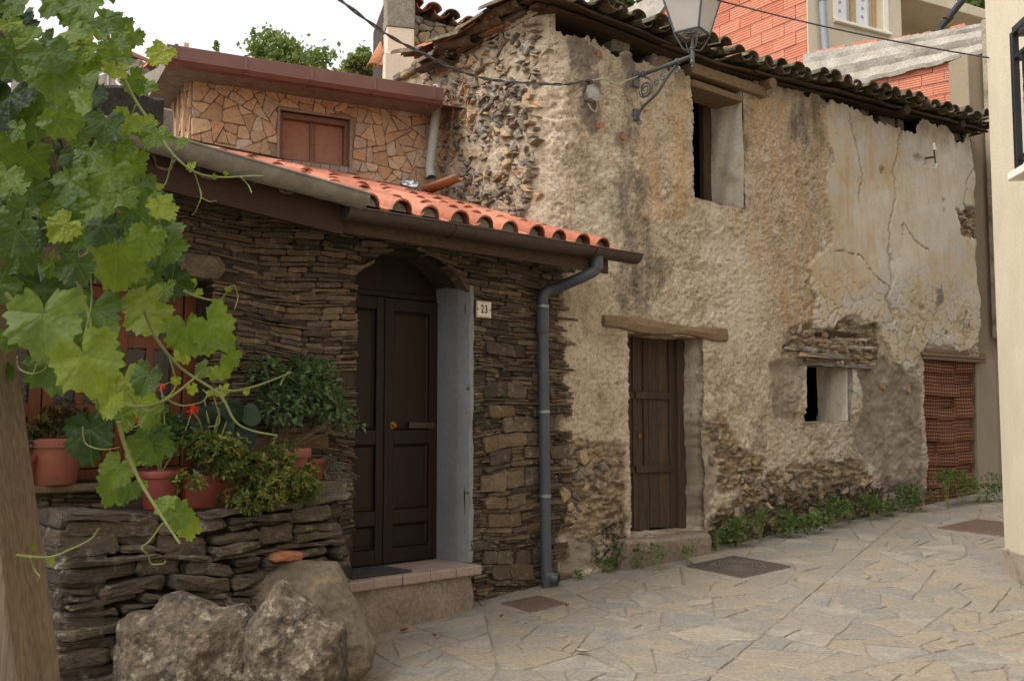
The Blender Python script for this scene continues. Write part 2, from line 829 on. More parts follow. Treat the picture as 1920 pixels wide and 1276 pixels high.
MAT['tile'] = stuffmat('terracotta_tile', [srgb(138, 82, 62), srgb(166, 102, 78), srgb(186, 124, 98), srgb(156, 98, 78)], scale=3, tint=.8, fine=40, fineamt=.3, bump=.25, bdist=.004, rough=.85,
                       spot=(13, .57, .70, srgb(112, 84, 66), .55))
MAT['old_tile'] = stuffmat('mossy_old_tile', [srgb(62, 54, 43), srgb(84, 72, 56), srgb(106, 90, 70), srgb(80, 76, 58), srgb(124, 104, 82)], scale=9, tint=.6, fine=60, fineamt=.5, bump=.6, bdist=.006,
                           spot=(10, .55, .68, srgb(158, 148, 116), .6))
MAT['red_old_tile'] = stuffmat('weathered_red_tile', [srgb(150, 92, 66), srgb(172, 112, 80), srgb(134, 106, 80)], scale=9, tint=.5, fine=60, fineamt=.4, bump=.4, spot=(10, .55, .68, srgb(120, 112, 84), .8))
MAT['brick'] = stuffmat('hollow_clay_brick', [srgb(178, 104, 80), srgb(192, 118, 92), srgb(202, 132, 106), srgb(184, 110, 86)], scale=6, tint=.75, fine=60, fineamt=.15, bump=.2, bdist=.003, spot=(6, .6, .72, srgb(206, 150, 124), .5))
MAT['stack_brick'] = stuffmat('stacked_hollow_brick', [srgb(128, 86, 64), srgb(148, 102, 76), srgb(158, 114, 88)], scale=6, tint=.75, fine=60, fineamt=.2, bump=.2, bdist=.003)
MAT['concrete'] = stuffmat('board_marked_concrete', [srgb(140, 132, 120), srgb(172, 164, 150), srgb(188, 180, 166)], scale=4, tint=.1, fine=38, fineamt=.35, bump=.7, bdist=.015, spot=(3, .55, .7, srgb(150, 140, 124), .6))
MAT['grey_concrete'] = stuffmat('rough_grey_concrete', [srgb(120, 110, 98), srgb(152, 142, 128)], scale=12, tint=.1, fine=90, fineamt=.5, bump=.9, bdist=.01)
MAT['dark_concrete'] = stuffmat('dark_mossy_concrete', [srgb(38, 36, 32), srgb(66, 62, 54)], scale=12, tint=.1, fine=80, fineamt=.6, bump=.9, bdist=.01, spot=(8, .58, .7, srgb(60, 66, 44), .8))
MAT['cream'] = stuffmat('cream_render', [srgb(196, 182, 156), srgb(216, 202, 176)], scale=2.2, tint=.1, fine=90, fineamt=.2, bump=.5, bdist=.005, stretch=(1.6, 1.6, .7), spot=(1.5, .55, .8, srgb(204, 186, 156), .4))
MAT['pink_render'] = stuffmat('pinkish_render', [srgb(206, 186, 164), srgb(216, 196, 174)], scale=2, tint=.1, fine=60, fineamt=.14, bump=.25, bdist=.004, spot=(1.2, .5, .8, srgb(190, 166, 142), .5))
MAT['plinth'] = stuffmat('cement_plinth', [srgb(146, 134, 116), srgb(170, 156, 136)], scale=5, tint=.1, fine=50, fineamt=.3, bump=.5, bdist=.006, spot=(4, .5, .66, srgb(92, 86, 66), .8))
MAT['plinth_clean'] = stuffmat('grey_brown_render', [srgb(140, 124, 102), srgb(158, 142, 120)], scale=3, tint=.1, fine=60, fineamt=.15, bump=.3, bdist=.004, spot=(1.5, .5, .7, srgb(112, 98, 80), .5))
MAT['grey_plaster'] = stuffmat('grey_plaster', [srgb(118, 120, 120), srgb(136, 138, 138)], scale=3, tint=.1, fine=30, fineamt=.14, bump=.4, bdist=.006)
MAT['jamb'] = stuffmat('pale_jamb_plaster', [srgb(196, 182, 158), srgb(218, 207, 188)], scale=4, tint=.2, fine=40, fineamt=.2, bump=.5, bdist=.008, spot=(5, .55, .7, srgb(150, 128, 98), .7))
MAT['flag'] = stuffmat('flagstone', [srgb(128, 117, 102), srgb(142, 131, 115), srgb(131, 124, 113), srgb(144, 131, 111), srgb(124, 120, 112), srgb(150, 141, 126), srgb(135, 123, 107)],
                       scale=3.5, tint=.68, fine=45, fineamt=.4, bump=.8, bdist=.006, rough=.8, spot=(6, .56, .72, srgb(136, 118, 94), .5))
MAT['paving_mortar'] = stuffmat('paving_mortar', [srgb(118, 107, 92), srgb(138, 126, 109)], scale=5, tint=.1, fine=60, fineamt=.35, bump=.5, bdist=.006)
MAT['step_slab'] = stuffmat('pink_step_slab', [srgb(144, 122, 112), srgb(162, 142, 130)], scale=8, tint=.5, fine=60, fineamt=.3, bump=.35, bdist=.004)
MAT['step_block'] = stuffmat('cement_step', [srgb(122, 106, 92), srgb(148, 132, 116)], scale=5, tint=.1, fine=40, fineamt=.4, bump=.9, bdist=.015)
MAT['boulder'] = stuffmat('lichened_boulder', [srgb(50, 44, 37), srgb(84, 73, 60), srgb(108, 94, 77), srgb(74, 68, 60), srgb(132, 112, 88)], scale=4.5, tint=.1, fine=34, fineamt=.7, bump=1.0, bdist=.06,
                          spot=(16, .55, .66, srgb(172, 160, 138), .6))
MAT['boulder_smooth'] = stuffmat('brown_boulder', [srgb(82, 72, 59), srgb(106, 94, 77), srgb(118, 105, 86)], scale=3, tint=.1, fine=34, fineamt=.45, bump=.9, bdist=.03, spot=(6, .6, .7, srgb(140, 112, 74), .5))


def woodmat(name, cols, axis='z', rough=.7, scale=4, bump=.4, spec=.3, streak=.4):
    m = NT(name)
    st = {'x': (1, 9, 9), 'z': (9, 9, .7), 'y': (9, 1, 9)}[axis]
    n1 = m.noise(scale, 6, .6, stretch=st, dist=.6)
    n2 = m.noise(scale * 6, 4, .6, stretch=st)
    f = m.math('ADD', m.math('MULTIPLY', m.attr('tint'), .4), m.math('MULTIPLY', m.rng(n1, .25, .75), .6))
    c = m.ramp(f, evenly(cols))
    c = m.mix(1.0, c, m.ramp(n2, [(.3, (1 - streak,) * 3 + (1,)), (.7, (1.1,) * 3 + (1,))]), 'MULTIPLY')
    h = m.math('ADD', n1, m.math('MULTIPLY', n2, .6))
    return m.done(m.principled(c, rough, m.bump(h, bump, .006), spec=spec))


MAT['door_wood'] = woodmat('dark_door_wood', [srgb(24, 13, 8), srgb(34, 19, 11), srgb(46, 26, 14)], rough=.6, bump=.25, streak=.3)
MAT['window_wood'] = woodmat('window_wood', [srgb(84, 46, 27), srgb(104, 58, 33), srgb(116, 68, 40)], rough=.5, bump=.25, streak=.3)
MAT['old_wood'] = woodmat('weathered_wood', [srgb(56, 45, 36), srgb(82, 67, 53), srgb(104, 86, 68)], rough=.85, bump=.8, streak=.5)
MAT['beam'] = woodmat('grey_beam_wood', [srgb(104, 84, 62), srgb(134, 110, 84), srgb(152, 128, 100)], axis='x', rough=.9, bump=.9, streak=.5)
MAT['dark_beam'] = woodmat('dark_eave_wood', [srgb(52, 40, 30), srgb(78, 60, 44), srgb(98, 78, 58)], axis='x', rough=.9, bump=.8, streak=.5)
MAT['fascia'] = woodmat('brown_fascia_wood', [srgb(50, 31, 22), srgb(66, 40, 28)], axis='x', rough=.6, bump=.3)
MAT['post'] = woodmat('post_wood', [srgb(92, 77, 60), srgb(120, 102, 81), srgb(136, 118, 95)], scale=3, rough=.8, bump=.8, streak=.45)


def plain(name, c, rough=.5, metal=0.0, spec=.4, n=18, amt=.2, bump=.08):
    m = NT(name)
    k = m.noise(n, 5, .6)
    cc = m.mix(1.0, c, m.ramp(k, [(.3, (1 - amt,) * 3 + (1,)), (.7, (1 + amt * .5,) * 3 + (1,))]), 'MULTIPLY')
    return m.done(m.principled(cc, m.rng(k, .2, .8, rough + .1, rough - .08), m.bump(k, bump, .004), metal=metal, spec=spec))


MAT['gutter_dark'] = plain('brown_gutter_metal', srgb(74, 60, 52), .5, .3)
MAT['gutter_grey'] = plain('grey_gutter', srgb(132, 126, 116), .8, 0, n=9, amt=.35)
MAT['gutter_brown'] = plain('painted_gutter', srgb(116, 80, 72), .45, .1, n=5, amt=.15)
MAT['pipe_dark'] = plain('anthracite_pipe', srgb(78, 82, 86), .5, .2, n=6, amt=.15)
MAT['pipe_grey'] = plain('grey_pvc_pipe', srgb(168, 168, 160), .5, 0, n=5, amt=.12)
MAT['pipe_blue'] = plain('grey_blue_pipe', srgb(140, 146, 150), .5, 0, n=5, amt=.12)
MAT['iron'] = plain('grey_painted_iron', srgb(92, 94, 96), .5, .4)
MAT['black_iron'] = plain('black_railing', srgb(38, 38, 42), .4, .4)
MAT['cast_iron'] = plain('rusty_cast_iron', srgb(118, 96, 82), .7, .3, n=40, amt=.35, bump=.3)
MAT['cast_grey'] = plain('grey_cast_iron', srgb(106, 96, 86), .7, .4, n=40, amt=.35, bump=.3)
MAT['zinc'] = plain('zinc_clamp', srgb(150, 150, 148), .4, .7)
MAT['brass'] = plain('brass', srgb(150, 108, 56), .4, .9)
MAT['cable'] = plain('cable_rubber', srgb(70, 64, 60), .7)
MAT['cable_light'] = plain('cable_pale', srgb(176, 168, 150), .7)
MAT['enamel'] = plain('enamel_plate', srgb(222, 208, 190), .35, 0, n=8, amt=.12)
MAT['ink'] = plain('black_ink', srgb(34, 32, 32), .6)
MAT['ink_blue'] = plain('stencil_ink', srgb(70, 70, 84), .8)
MAT['white_paint'] = plain('cream_window_paint', srgb(232, 224, 206), .5, 0, amt=.06)
MAT['ochre_frame'] = plain('ochre_window_frame', srgb(176, 148, 104), .45, 0, amt=.1)
MAT['curtain'] = plain('white_lace_curtain', srgb(236, 236, 236), .9, 0, amt=.05)
MAT['pot'] = plain('terracotta_pot', srgb(132, 78, 60), .75, 0, n=12, amt=.2)
MAT['pot_red'] = plain('red_plastic_pot', srgb(120, 54, 44), .5, 0, n=8, amt=.15)
MAT['soil'] = plain('potting_soil', srgb(50, 40, 32), .95, 0, n=60, amt=.5, bump=.6)
MAT['mat'] = plain('dark_doormat', srgb(58, 56, 56), .95, 0, n=120, amt=.4, bump=.5)
MAT['porcelain'] = plain('white_porcelain', srgb(226, 224, 214), .2, 0, amt=.06)
MAT['rust'] = plain('rusty_iron', srgb(92, 66, 50), .8, .2)
MAT['lamp_body'] = plain('grey_plastic_lamp', srgb(150, 146, 136), .5, 0, n=20, amt=.2)
MAT['shutter'] = plain('pink_roller_blind', srgb(160, 112, 92), .8, 0, n=20, amt=.12)
MAT['brown_frame'] = plain('brown_aluminium', srgb(120, 82, 62), .45, 0, amt=.1)
MAT['silver'] = plain('crumpled_foil', srgb(190, 190, 190), .35, .8, n=40, amt=.3, bump=.8)
MAT['dead_leaf'] = plain('dead_leaf', srgb(128, 62, 44), .8)
MAT['litter'] = plain('white_litter', srgb(220, 218, 214), .8)
MAT['red_flower'] = plain('red_petal', srgb(214, 22, 16), .6, 0, amt=.25)
MAT['white_flower'] = plain('pale_mauve_flower', srgb(190, 180, 190), .8)


def glassmat(name, c, alpha_t=.0, rough=.08):
    m = NT(name)
    return m.done(m.principled(c, rough, None, spec=.6))


m = NT('obscure_glass')
MAT['dark_glass'] = m.done(m.principled(srgb(32, 32, 34), .12, m.bump(m.voro(90), .5, .004), spec=.6))
m = NT('lamp_glass')
tr = m.n('BsdfTransparent')
tr.inputs[0].default_value = (.92, .92, .9, 1)
dif = m.n('BsdfTranslucent')
dif.inputs[0].default_value = (.8, .78, .74, 1)
gl = m.principled(srgb(214, 208, 200), .3, None, spec=.5)
ms = m.n('MixShader')
ms.inputs[0].default_value = .5
m.l(gl, ms.inputs[1])
m.l(tr.outputs[0], ms.inputs[2])
ms2 = m.n('MixShader')
ms2.inputs[0].default_value = .25
m.l(ms.outputs[0], ms2.inputs[1])
m.l(dif.outputs[0], ms2.inputs[2])
MAT['lamp_glass'] = m.done(ms2.outputs[0])


def leafmat(name, cols, veins=False, scale=9, gloss=.35, transl=.42, tint=.75, under=None):
    m = NT(name)
    n1 = m.noise(scale, 4, .6)
    n2 = m.noise(scale * 6, 3, .6)
    f = m.math('ADD', m.math('MULTIPLY', m.attr('tint'), tint), m.math('MULTIPLY', m.rng(n1, .25, .75), 1 - tint))
    c = m.ramp(f, evenly(cols))
    c = m.mix(1.0, c, m.ramp(n2, [(.3, (.82, .82, .82, 1)), (.7, (1.1, 1.1, 1.1, 1))]), 'MULTIPLY')
    h = n1
    if veins:
        lp = m.attr('lp', 'Vector')
        sx = m.n('SeparateXYZ')
        m.l(lp, sx.inputs[0])
        best = None
        for a in (90, 38, 142, -18, 198):
            ca, sa = math.cos(R(a)), math.sin(R(a))
            cr = m.math('ABSOLUTE', m.math('SUBTRACT', m.math('MULTIPLY', sx.outputs[0], sa), m.math('MULTIPLY', sx.outputs[1], ca)))
            dt = m.math('ADD', m.math('MULTIPLY', sx.outputs[0], ca), m.math('MULTIPLY', sx.outputs[1], sa))
            bad = m.math('MULTIPLY', m.math('LESS_THAN', dt, 0.0), 5.0)
            d = m.math('ADD', cr, bad)
            best = d if best is None else m.math('MINIMUM', best, d)
        vein = m.rng(best, .006, .02, 1, 0)
        c = m.mix(m.math('MULTIPLY', vein, .12), c, srgb(160, 178, 100))
        crease = m.math('MINIMUM', best, .15)
        vn = m.voro(9, 'F1', vec=lp)
        h = m.math('ADD', m.math('MULTIPLY', crease, 4.0), m.math('ADD', m.math('MULTIPLY', vn, .7), m.math('MULTIPLY', n2, .3)))
    b = m.bump(h, .6, .006)
    p = m.principled(c, .5, b, spec=gloss)
    t = m.n('BsdfTranslucent')
    ct = m.mix(1.0, c, (1.25, 1.3, .55, 1), 'MULTIPLY')
    m.l(ct, t.inputs[0])
    m.l(b, t.inputs['Normal'])
    x = m.n('MixShader')
    x.inputs[0].default_value = transl
    m.l(p, x.inputs[1])
    m.l(t.outputs[0], x.inputs[2])
    return m.done(x.outputs[0])


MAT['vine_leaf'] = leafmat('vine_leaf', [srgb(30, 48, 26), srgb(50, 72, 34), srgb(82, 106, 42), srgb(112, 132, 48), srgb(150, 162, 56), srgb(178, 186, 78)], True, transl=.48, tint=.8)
MAT['vine_stem'] = plain('vine_stem', srgb(126, 132, 74), .7)
MAT['vine_wood'] = plain('vine_wood', srgb(112, 92, 70), .8)
MAT['shrub_leaf'] = leafmat('shrub_leaf', [srgb(60, 80, 54), srgb(86, 108, 72), srgb(108, 130, 88), srgb(128, 148, 104)], gloss=.4)
MAT['azalea_leaf'] = leafmat('azalea_leaf', [srgb(54, 70, 32), srgb(80, 96, 44), srgb(104, 116, 56), srgb(130, 134, 70), srgb(146, 116, 58)], gloss=.4)
MAT['weed_leaf'] = leafmat('weed_leaf', [srgb(58, 78, 40), srgb(82, 106, 54), srgb(104, 126, 68), srgb(124, 142, 82)], gloss=.25)
MAT['tree_leaf'] = leafmat('tree_leaf', [srgb(54, 72, 38), srgb(82, 98, 52), srgb(112, 124, 66), srgb(134, 136, 74)], gloss=.25)
MAT['dark_leaf'] = leafmat('large_dark_leaf', [srgb(30, 46, 30), srgb(44, 64, 40), srgb(58, 78, 48)], gloss=.4)
MAT['silver_leaf'] = leafmat('silver_leaf', [srgb(86, 94, 84), srgb(112, 120, 108), srgb(132, 140, 126)], gloss=.15)
MAT['yellow_leaf'] = leafmat('variegated_leaf', [srgb(36, 44, 24), srgb(66, 68, 32), srgb(112, 100, 48)], gloss=.3)
MAT['dry_stem'] = plain('dry_stem', srgb(150, 96, 62), .9)
MAT['bark'] = stuffmat('bark', [srgb(70, 58, 46), srgb(104, 88, 70)], scale=10, tint=.1, stretch=(2, 2, .5), bump=.9)
# ================================================================ frames of the place
A = Frame(-.79, 7.0, 45.0)            # slate-stone house on the left
B = Frame(.29, 8.1, 52.5)             # old plastered house
RC = .24                              # radius of its rounded corner
_go = B.pt(0, 0, -RC)
G = Frame(_go.x, _go.y, 52.5 + 90)    # its rubble gable, local x runs towards the street, negative going back
S_END = B.hit(1838, 500)[0]


# ================================================================ ground
def build_ground():
    xs = np.concatenate([np.linspace(-60, -6, 10), np.linspace(-5.5, 9, 40), np.linspace(10, 60, 10)])
    ys = np.concatenate([np.linspace(-60, -6, 10), np.linspace(-5.5, 16, 56), np.linspace(18, 120, 14)])
    gx, gy = np.meshgrid(xs, ys)
    v = [(x, y, ground_z(x, y) - .009) for x, y in zip(gx.ravel(), gy.ravel())]
    n = len(xs)
    f = [(j * n + i, j * n + i + 1, (j + 1) * n + i + 1, (j + 1) * n + i) for j in range(len(ys) - 1) for i in range(n - 1)]
    o = link('ground', mesh_of('ground', v, f, .5, True), MAT['paving_mortar'])
    tag(o, 'earth and mortar bed under the paved lane', None, None, 'structure')


build_ground()


def build_paving():
    rng = random.Random(11)
    me = [Vector((-4.2, 3.2)), Vector((5.2, 3.2)), Vector((6.8, 13.6)), Vector((-4.2, 13.6))]
    root = empty('paved_street', 'pale crazy-paved stone lane climbing past the old houses', None, loc=(0, 0, 0))
    root['kind'] = 'structure'
    # first cut: the straight seam that crosses the lane
    a = on_ground(1590, 1055)
    b = on_ground(1390, 1222)
    d = Vector((b.x - a.x, b.y - a.y)).normalized()
    poly = [tuple(q) for q in me]
    p1 = clip_half(poly, a.x, a.y, d.y, -d.x)
    p2 = clip_half(poly, a.x, a.y, -d.y, d.x)
    lim = lambda c: rng.choice([.012, .03, .055, .08, .12]) if c[1] < 9.5 else rng.choice([.03, .06, .1])
    done = split_poly(p1, lim, rng, .27) + split_poly(p2, lim, rng, .27)
    items = []
    for p in done:
        c = centroid(p)
        # only the lane, not inside the houses
        pa = (Vector((c[0], c[1], 0)) - A.o).dot(A.n)
        pb = (Vector((c[0], c[1], 0)) - B.o).dot(B.n)
        if pa < -.25 or pb < -.2 or c[0] > 4.3 + .1 * (c[1] - 7.9) and c[1] < 8:
            continue
        gap = rng.choice([.002, .004, .005, .008])
        q = inset(p, gap)
        if len(q) < 3 or abs(area(q)) < .004:
            continue
        q = rough_outline(q, rng, .09, .0045, .2)
        lift = rng.uniform(0, .0045)
        tx, ty = rng.uniform(-.008, .008), rng.uniform(-.008, .008)
        cx, cy = centroid(q)
        n = len(q)
        v = []
        for (x, y) in q:
            v.append((x, y, ground_z(x, y) - .05))
        for (x, y) in q:
            v.append((x, y, ground_z(x, y) - .009 + lift))
        k = .955
        for (x, y) in q:
            x2, y2 = cx + (x - cx) * k, cy + (y - cy) * k
            v.append((x2, y2, ground_z(x2, y2) - .004 + lift + (x2 - cx) * tx + (y2 - cy) * ty + rng.uniform(-.0015, .0015)))
        v.append((cx, cy, ground_z(cx, cy) - .003 + lift))
        if area(q) < 0:
            order = list(range(n))[::-1]
        else:
            order = list(range(n))
        f = []
        for i in range(n):
            i0, i1 = order[i], order[(i + 1) % n]
            f.append((i0, i1, n + i1, n + i0))
            f.append((n + i0, n + i1, 2 * n + i1, 2 * n + i0))
            f.append((2 * n + i0, 2 * n + i1, 3 * n))
        items.append((v, f, rng.random()))
    place_stones(items, Matrix.Identity(4), 'flagstone', MAT['flag'], root, 300)


build_paving()

# ================================================================ the old plastered house
def bpoly(px):
    return [B.hit(x, y) for x, y in px]


def make_plaster_material():
    m = NT('old_plaster')
    A1 = m.n('Attribute', attribute_name='mA')
    s1 = m.n('SeparateColor')
    m.l(A1.outputs['Color'], s1.inputs[0])
    smooth, stone, mud = s1.outputs[0], s1.outputs[1], s1.outputs[2]
    ochre = A1.outputs['Alpha']
    B1 = m.n('Attribute', attribute_name='mB')
    s2 = m.n('SeparateColor')
    m.l(B1.outputs['Color'], s2.inputs[0])
    dark, cement, moss = s2.outputs[0], s2.outputs[1], s2.outputs[2]
    pale = B1.outputs['Alpha']
    big = m.noise(1.1, 6, .6)
    mid = m.noise(4.5, 6, .62)
    fine = m.noise(26, 6, .65)
    grit = m.noise(110, 3, .6)
    rough = m.ramp(mid, [(.28, srgb(138, 124, 106)), (.42, srgb(178, 162, 140)), (.55, srgb(197, 181, 158)), (.72, srgb(214, 201, 182))])
    rough = m.mix(m.rng(big, .42, .62), rough, m.mix(.5, rough, srgb(196, 178, 152)))
    rough = m.mix(m.rng(fine, .55, .68, 0, .65), rough, srgb(120, 100, 76))
    rough = m.mix(m.rng(m.noise(13, 9, .72), .36, .46, .75, 0), rough, srgb(112, 92, 68))
    rough = m.mix(m.rng(m.noise(17, 9, .72), .56, .68, 0, .55), rough, srgb(222, 204, 174))
    rough = m.mix(m.rng(grit, .6, .72, 0, .5), rough, srgb(226, 210, 182))
    rough = m.mix(m.rng(m.noise(60, 3, .6), .58, .66, 0, .6), rough, srgb(100, 84, 66))
    sm = m.ramp(m.noise(2.2, 7, .65, dist=.8), [(.3, srgb(168, 147, 114)), (.45, srgb(192, 174, 146)), (.58, srgb(186, 177, 162)), (.74, srgb(206, 193, 170))])
    sm = m.mix(m.rng(m.noise(9, 6, .65), .55, .72, 0, .45), sm, srgb(150, 134, 110))
    sm = m.mix(m.rng(grit, .6, .75, 0, .25), sm, srgb(220, 210, 190))
    st = m.ramp(m.noise(7, 6, .65, stretch=(1, 1, 2.5)), [(.3, srgb(98, 84, 66)), (.5, srgb(146, 127, 102)), (.62, srgb(174, 153, 122)), (.75, srgb(134, 121, 103))])
    st = m.mix(m.rng(fine, .5, .68, 0, .6), st, srgb(76, 64, 50))
    md = m.ramp(mid, [(.3, srgb(128, 112, 94)), (.6, srgb(156, 142, 122)), (.75, srgb(170, 150, 122))])
    md = m.mix(m.rng(fine, .55, .7, 0, .4), md, srgb(110, 96, 80))
    sp = m.voro(38, 'F1')
    rough = m.mix(m.math('MULTIPLY', m.rng(sp, .10, .22, 1, 0), m.rng(m.noise(6, 4, .6), .42, .58, 0, .7)), rough, srgb(92, 78, 60))
    vs_ = m.noise(5, 6, .65, stretch=(2.4, 2.4, .22))
    rough = m.mix(m.rng(vs_, .56, .72, 0, .4), rough, srgb(134, 122, 104))
    rough = m.mix(m.rng(vs_, .28, .42, .35, 0), rough, srgb(206, 194, 172))
    sm = m.mix(m.rng(vs_, .56, .72, 0, .4), sm, srgb(150, 138, 118))
    c = m.mix(smooth, rough, sm)
    c = m.mix(stone, c, st)
    c = m.mix(mud, c, md)
    oc = m.math('MULTIPLY', ochre, m.rng(m.noise(3, 6, .65, stretch=(2.2, 2.2, .35)), .42, .64, 0, .55))
    c = m.mix(oc, c, srgb(188, 148, 92))
    c = m.mix(m.math('MULTIPLY', pale, m.rng(m.noise(5, 5, .6, stretch=(1.5, 1.5, .6)), .35, .6, .2, .8)), c, srgb(208, 196, 176))
    c = m.mix(m.math('MULTIPLY', cement, m.rng(fine, .2, .5, .7, 1)), c, srgb(128, 116, 102))
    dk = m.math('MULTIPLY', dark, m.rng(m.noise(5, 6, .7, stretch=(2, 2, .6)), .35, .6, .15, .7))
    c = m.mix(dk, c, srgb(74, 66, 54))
    c = m.mix(m.math('MULTIPLY', moss, m.rng(fine, .35, .6)), c, srgb(58, 50, 38))
    h = m.math('ADD', m.math('MULTIPLY', fine, 1.0), m.math('MULTIPLY', grit, .55))
    amp = m.math('SUBTRACT', 1.0, m.math('MULTIPLY', smooth, .72))
    b = m.bump(m.math('MULTIPLY', h, amp), .85, .016)
    return m.done(m.principled(c, .92, b, spec=.2))


MAT['old_plaster'] = make_plaster_material()

# openings in wall-B coordinates (x0, x1, z0, z1)
def rect(l, r, t, b, mid=None):
    mx = mid or (l + r) / 2
    return (B.hit(l, (t + b) / 2)[0], B.hit(r, (t + b) / 2)[0], B.hit(mx, b)[1], B.hit(mx, t)[1])


O_UP = rect(1299, 1396, 150, 380)
O_DOOR = rect(1179, 1318, 628, 1003, 1230)
O_LOW = rect(1506, 1592, 680, 792)
O_BRK = rect(1736, 1842, 672, 960)
OPEN = [O_UP, O_DOOR, O_LOW, O_BRK]

P_SMOOTH = bpoly([(1535, 205), (1562, 182), (1640, 150), (1700, 170), (1780, 215), (1832, 240), (1840, 380), (1842, 500), (1848, 640), (1800, 658), (1738, 642), (1715, 682), (1690, 700), (1662, 655), (1640, 612), (1598, 596), (1560, 606), (1518, 618), (1528, 560), (1512, 500), (1560, 455), (1548, 360), (1560, 290)])
P_SM2 = bpoly([(1500, 690), (1512, 680), (1512, 780), (1490, 770), (1480, 740)])
P_SM3 = bpoly([(1580, 690), (1600, 700), (1618, 760), (1590, 785), (1575, 780)])
P_MUD = bpoly([(1612, 690), (1650, 670), (1700, 700), (1728, 720), (1730, 900), (1706, 934), (1650, 900), (1600, 830), (1618, 770), (1600, 700)])
P_MUD2 = bpoly([(1280, 850), (1320, 800), (1345, 880), (1330, 960), (1300, 1000), (1275, 1000)])
P_MUD3 = bpoly([(1060, 1010), (1110, 995), (1128, 1060), (1050, 1085)])
P_MUD4 = bpoly([(1440, 680), (1490, 660), (1505, 700), (1490, 790), (1455, 790)])
P_STONE = [bpoly(p) for p in (
    [(1335, 975), (1400, 905), (1490, 870), (1610, 860), (1640, 900), (1730, 925), (1740, 960), (1500, 1010), (1330, 1040)],
    [(1305, 790), (1365, 785), (1385, 830), (1440, 870), (1400, 910), (1350, 930), (1310, 880)],
    [(1030, 850), (1090, 815), (1172, 835), (1172, 1030), (1125, 1010), (1060, 1005), (1030, 1020)],
    [(1475, 610), (1510, 600), (1640, 605), (1650, 670), (1600, 690), (1480, 690), (1460, 660)],
    [(1030, 600), (1045, 640), (1060, 680), (1045, 760), (1050, 860), (1030, 880)],
    [(1790, 395), (1830, 385), (1836, 450), (1800, 440)], [(1815, 260), (1840, 250), (1842, 300), (1825, 305)])]
P_OCHRE = [bpoly(p) for p in ([(1380, 170), (1560, 190), (1550, 420), (1530, 600), (1400, 620), (1370, 400)], [(1190, 190), (1298, 150), (1298, 400), (1215, 420)], [(1600, 180), (1680, 200), (1690, 420), (1590, 560), (1530, 590)])]
P_DARK = [bpoly(p) for p in ([(1168, 190), (1188, 190), (1186, 330), (1172, 330)], [(1480, 180), (1545, 190), (1545, 290), (1470, 260)], [(1160, 480), (1210, 440), (1260, 520), (1220, 590), (1150, 590)],
                             [(1365, 185), (1420, 200), (1400, 330), (1372, 330)], [(1150, 300), (1200, 330), (1240, 560), (1170, 570)])]
P_CEM = [bpoly(p) for p in ([(1062, 62), (1080, 60), (1125, 92), (1130, 118), (1092, 140), (1068, 128)], [(1095, 140), (1120, 130), (1125, 235), (1105, 240), (1080, 200), (1092, 170)], [(1165, 100), (1195, 100), (1190, 175), (1168, 170)],
                            [(1085, 215), (1105, 205), (1128, 245), (1110, 258)], [(1148, 245), (1168, 240), (1168, 270), (1150, 268)], [(1750, 545), (1760, 530), (1765, 560), (1752, 580)])]
P_MOSS = bpoly([(1100, 1000), (1175, 960), (1178, 1060), (1110, 1070)])
P_MOSS2 = bpoly([(1330, 980), (1420, 935), (1560, 915), (1740, 915), (1745, 970), (1500, 1020), (1330, 1050)])
P_PALE = [bpoly(p) for p in ([(1590, 360), (1680, 330), (1790, 250), (1800, 420), (1700, 520), (1600, 520)], [(1100, 400), (1160, 330), (1180, 480), (1060, 560)], [(1320, 380), (1420, 480), (1440, 640), (1330, 660)])]
CRACKS = [([(1688, 240), (1680, 280), (1672, 320), (1676, 370), (1664, 420), (1662, 470), (1668, 520), (1658, 560), (1672, 600)], .022),
          ([(1590, 215), (1602, 280), (1612, 330), (1606, 380)], .009), ([(1812, 250), (1830, 300), (1808, 340), (1804, 380), (1818, 400)], .013),
          ([(1560, 470), (1610, 480), (1640, 520), (1660, 540)], .005), ([(1690, 450), (1690, 420), (1715, 455), (1735, 470)], .007)]
CRACKS = [(bpoly(p), w) for p, w in CRACKS]


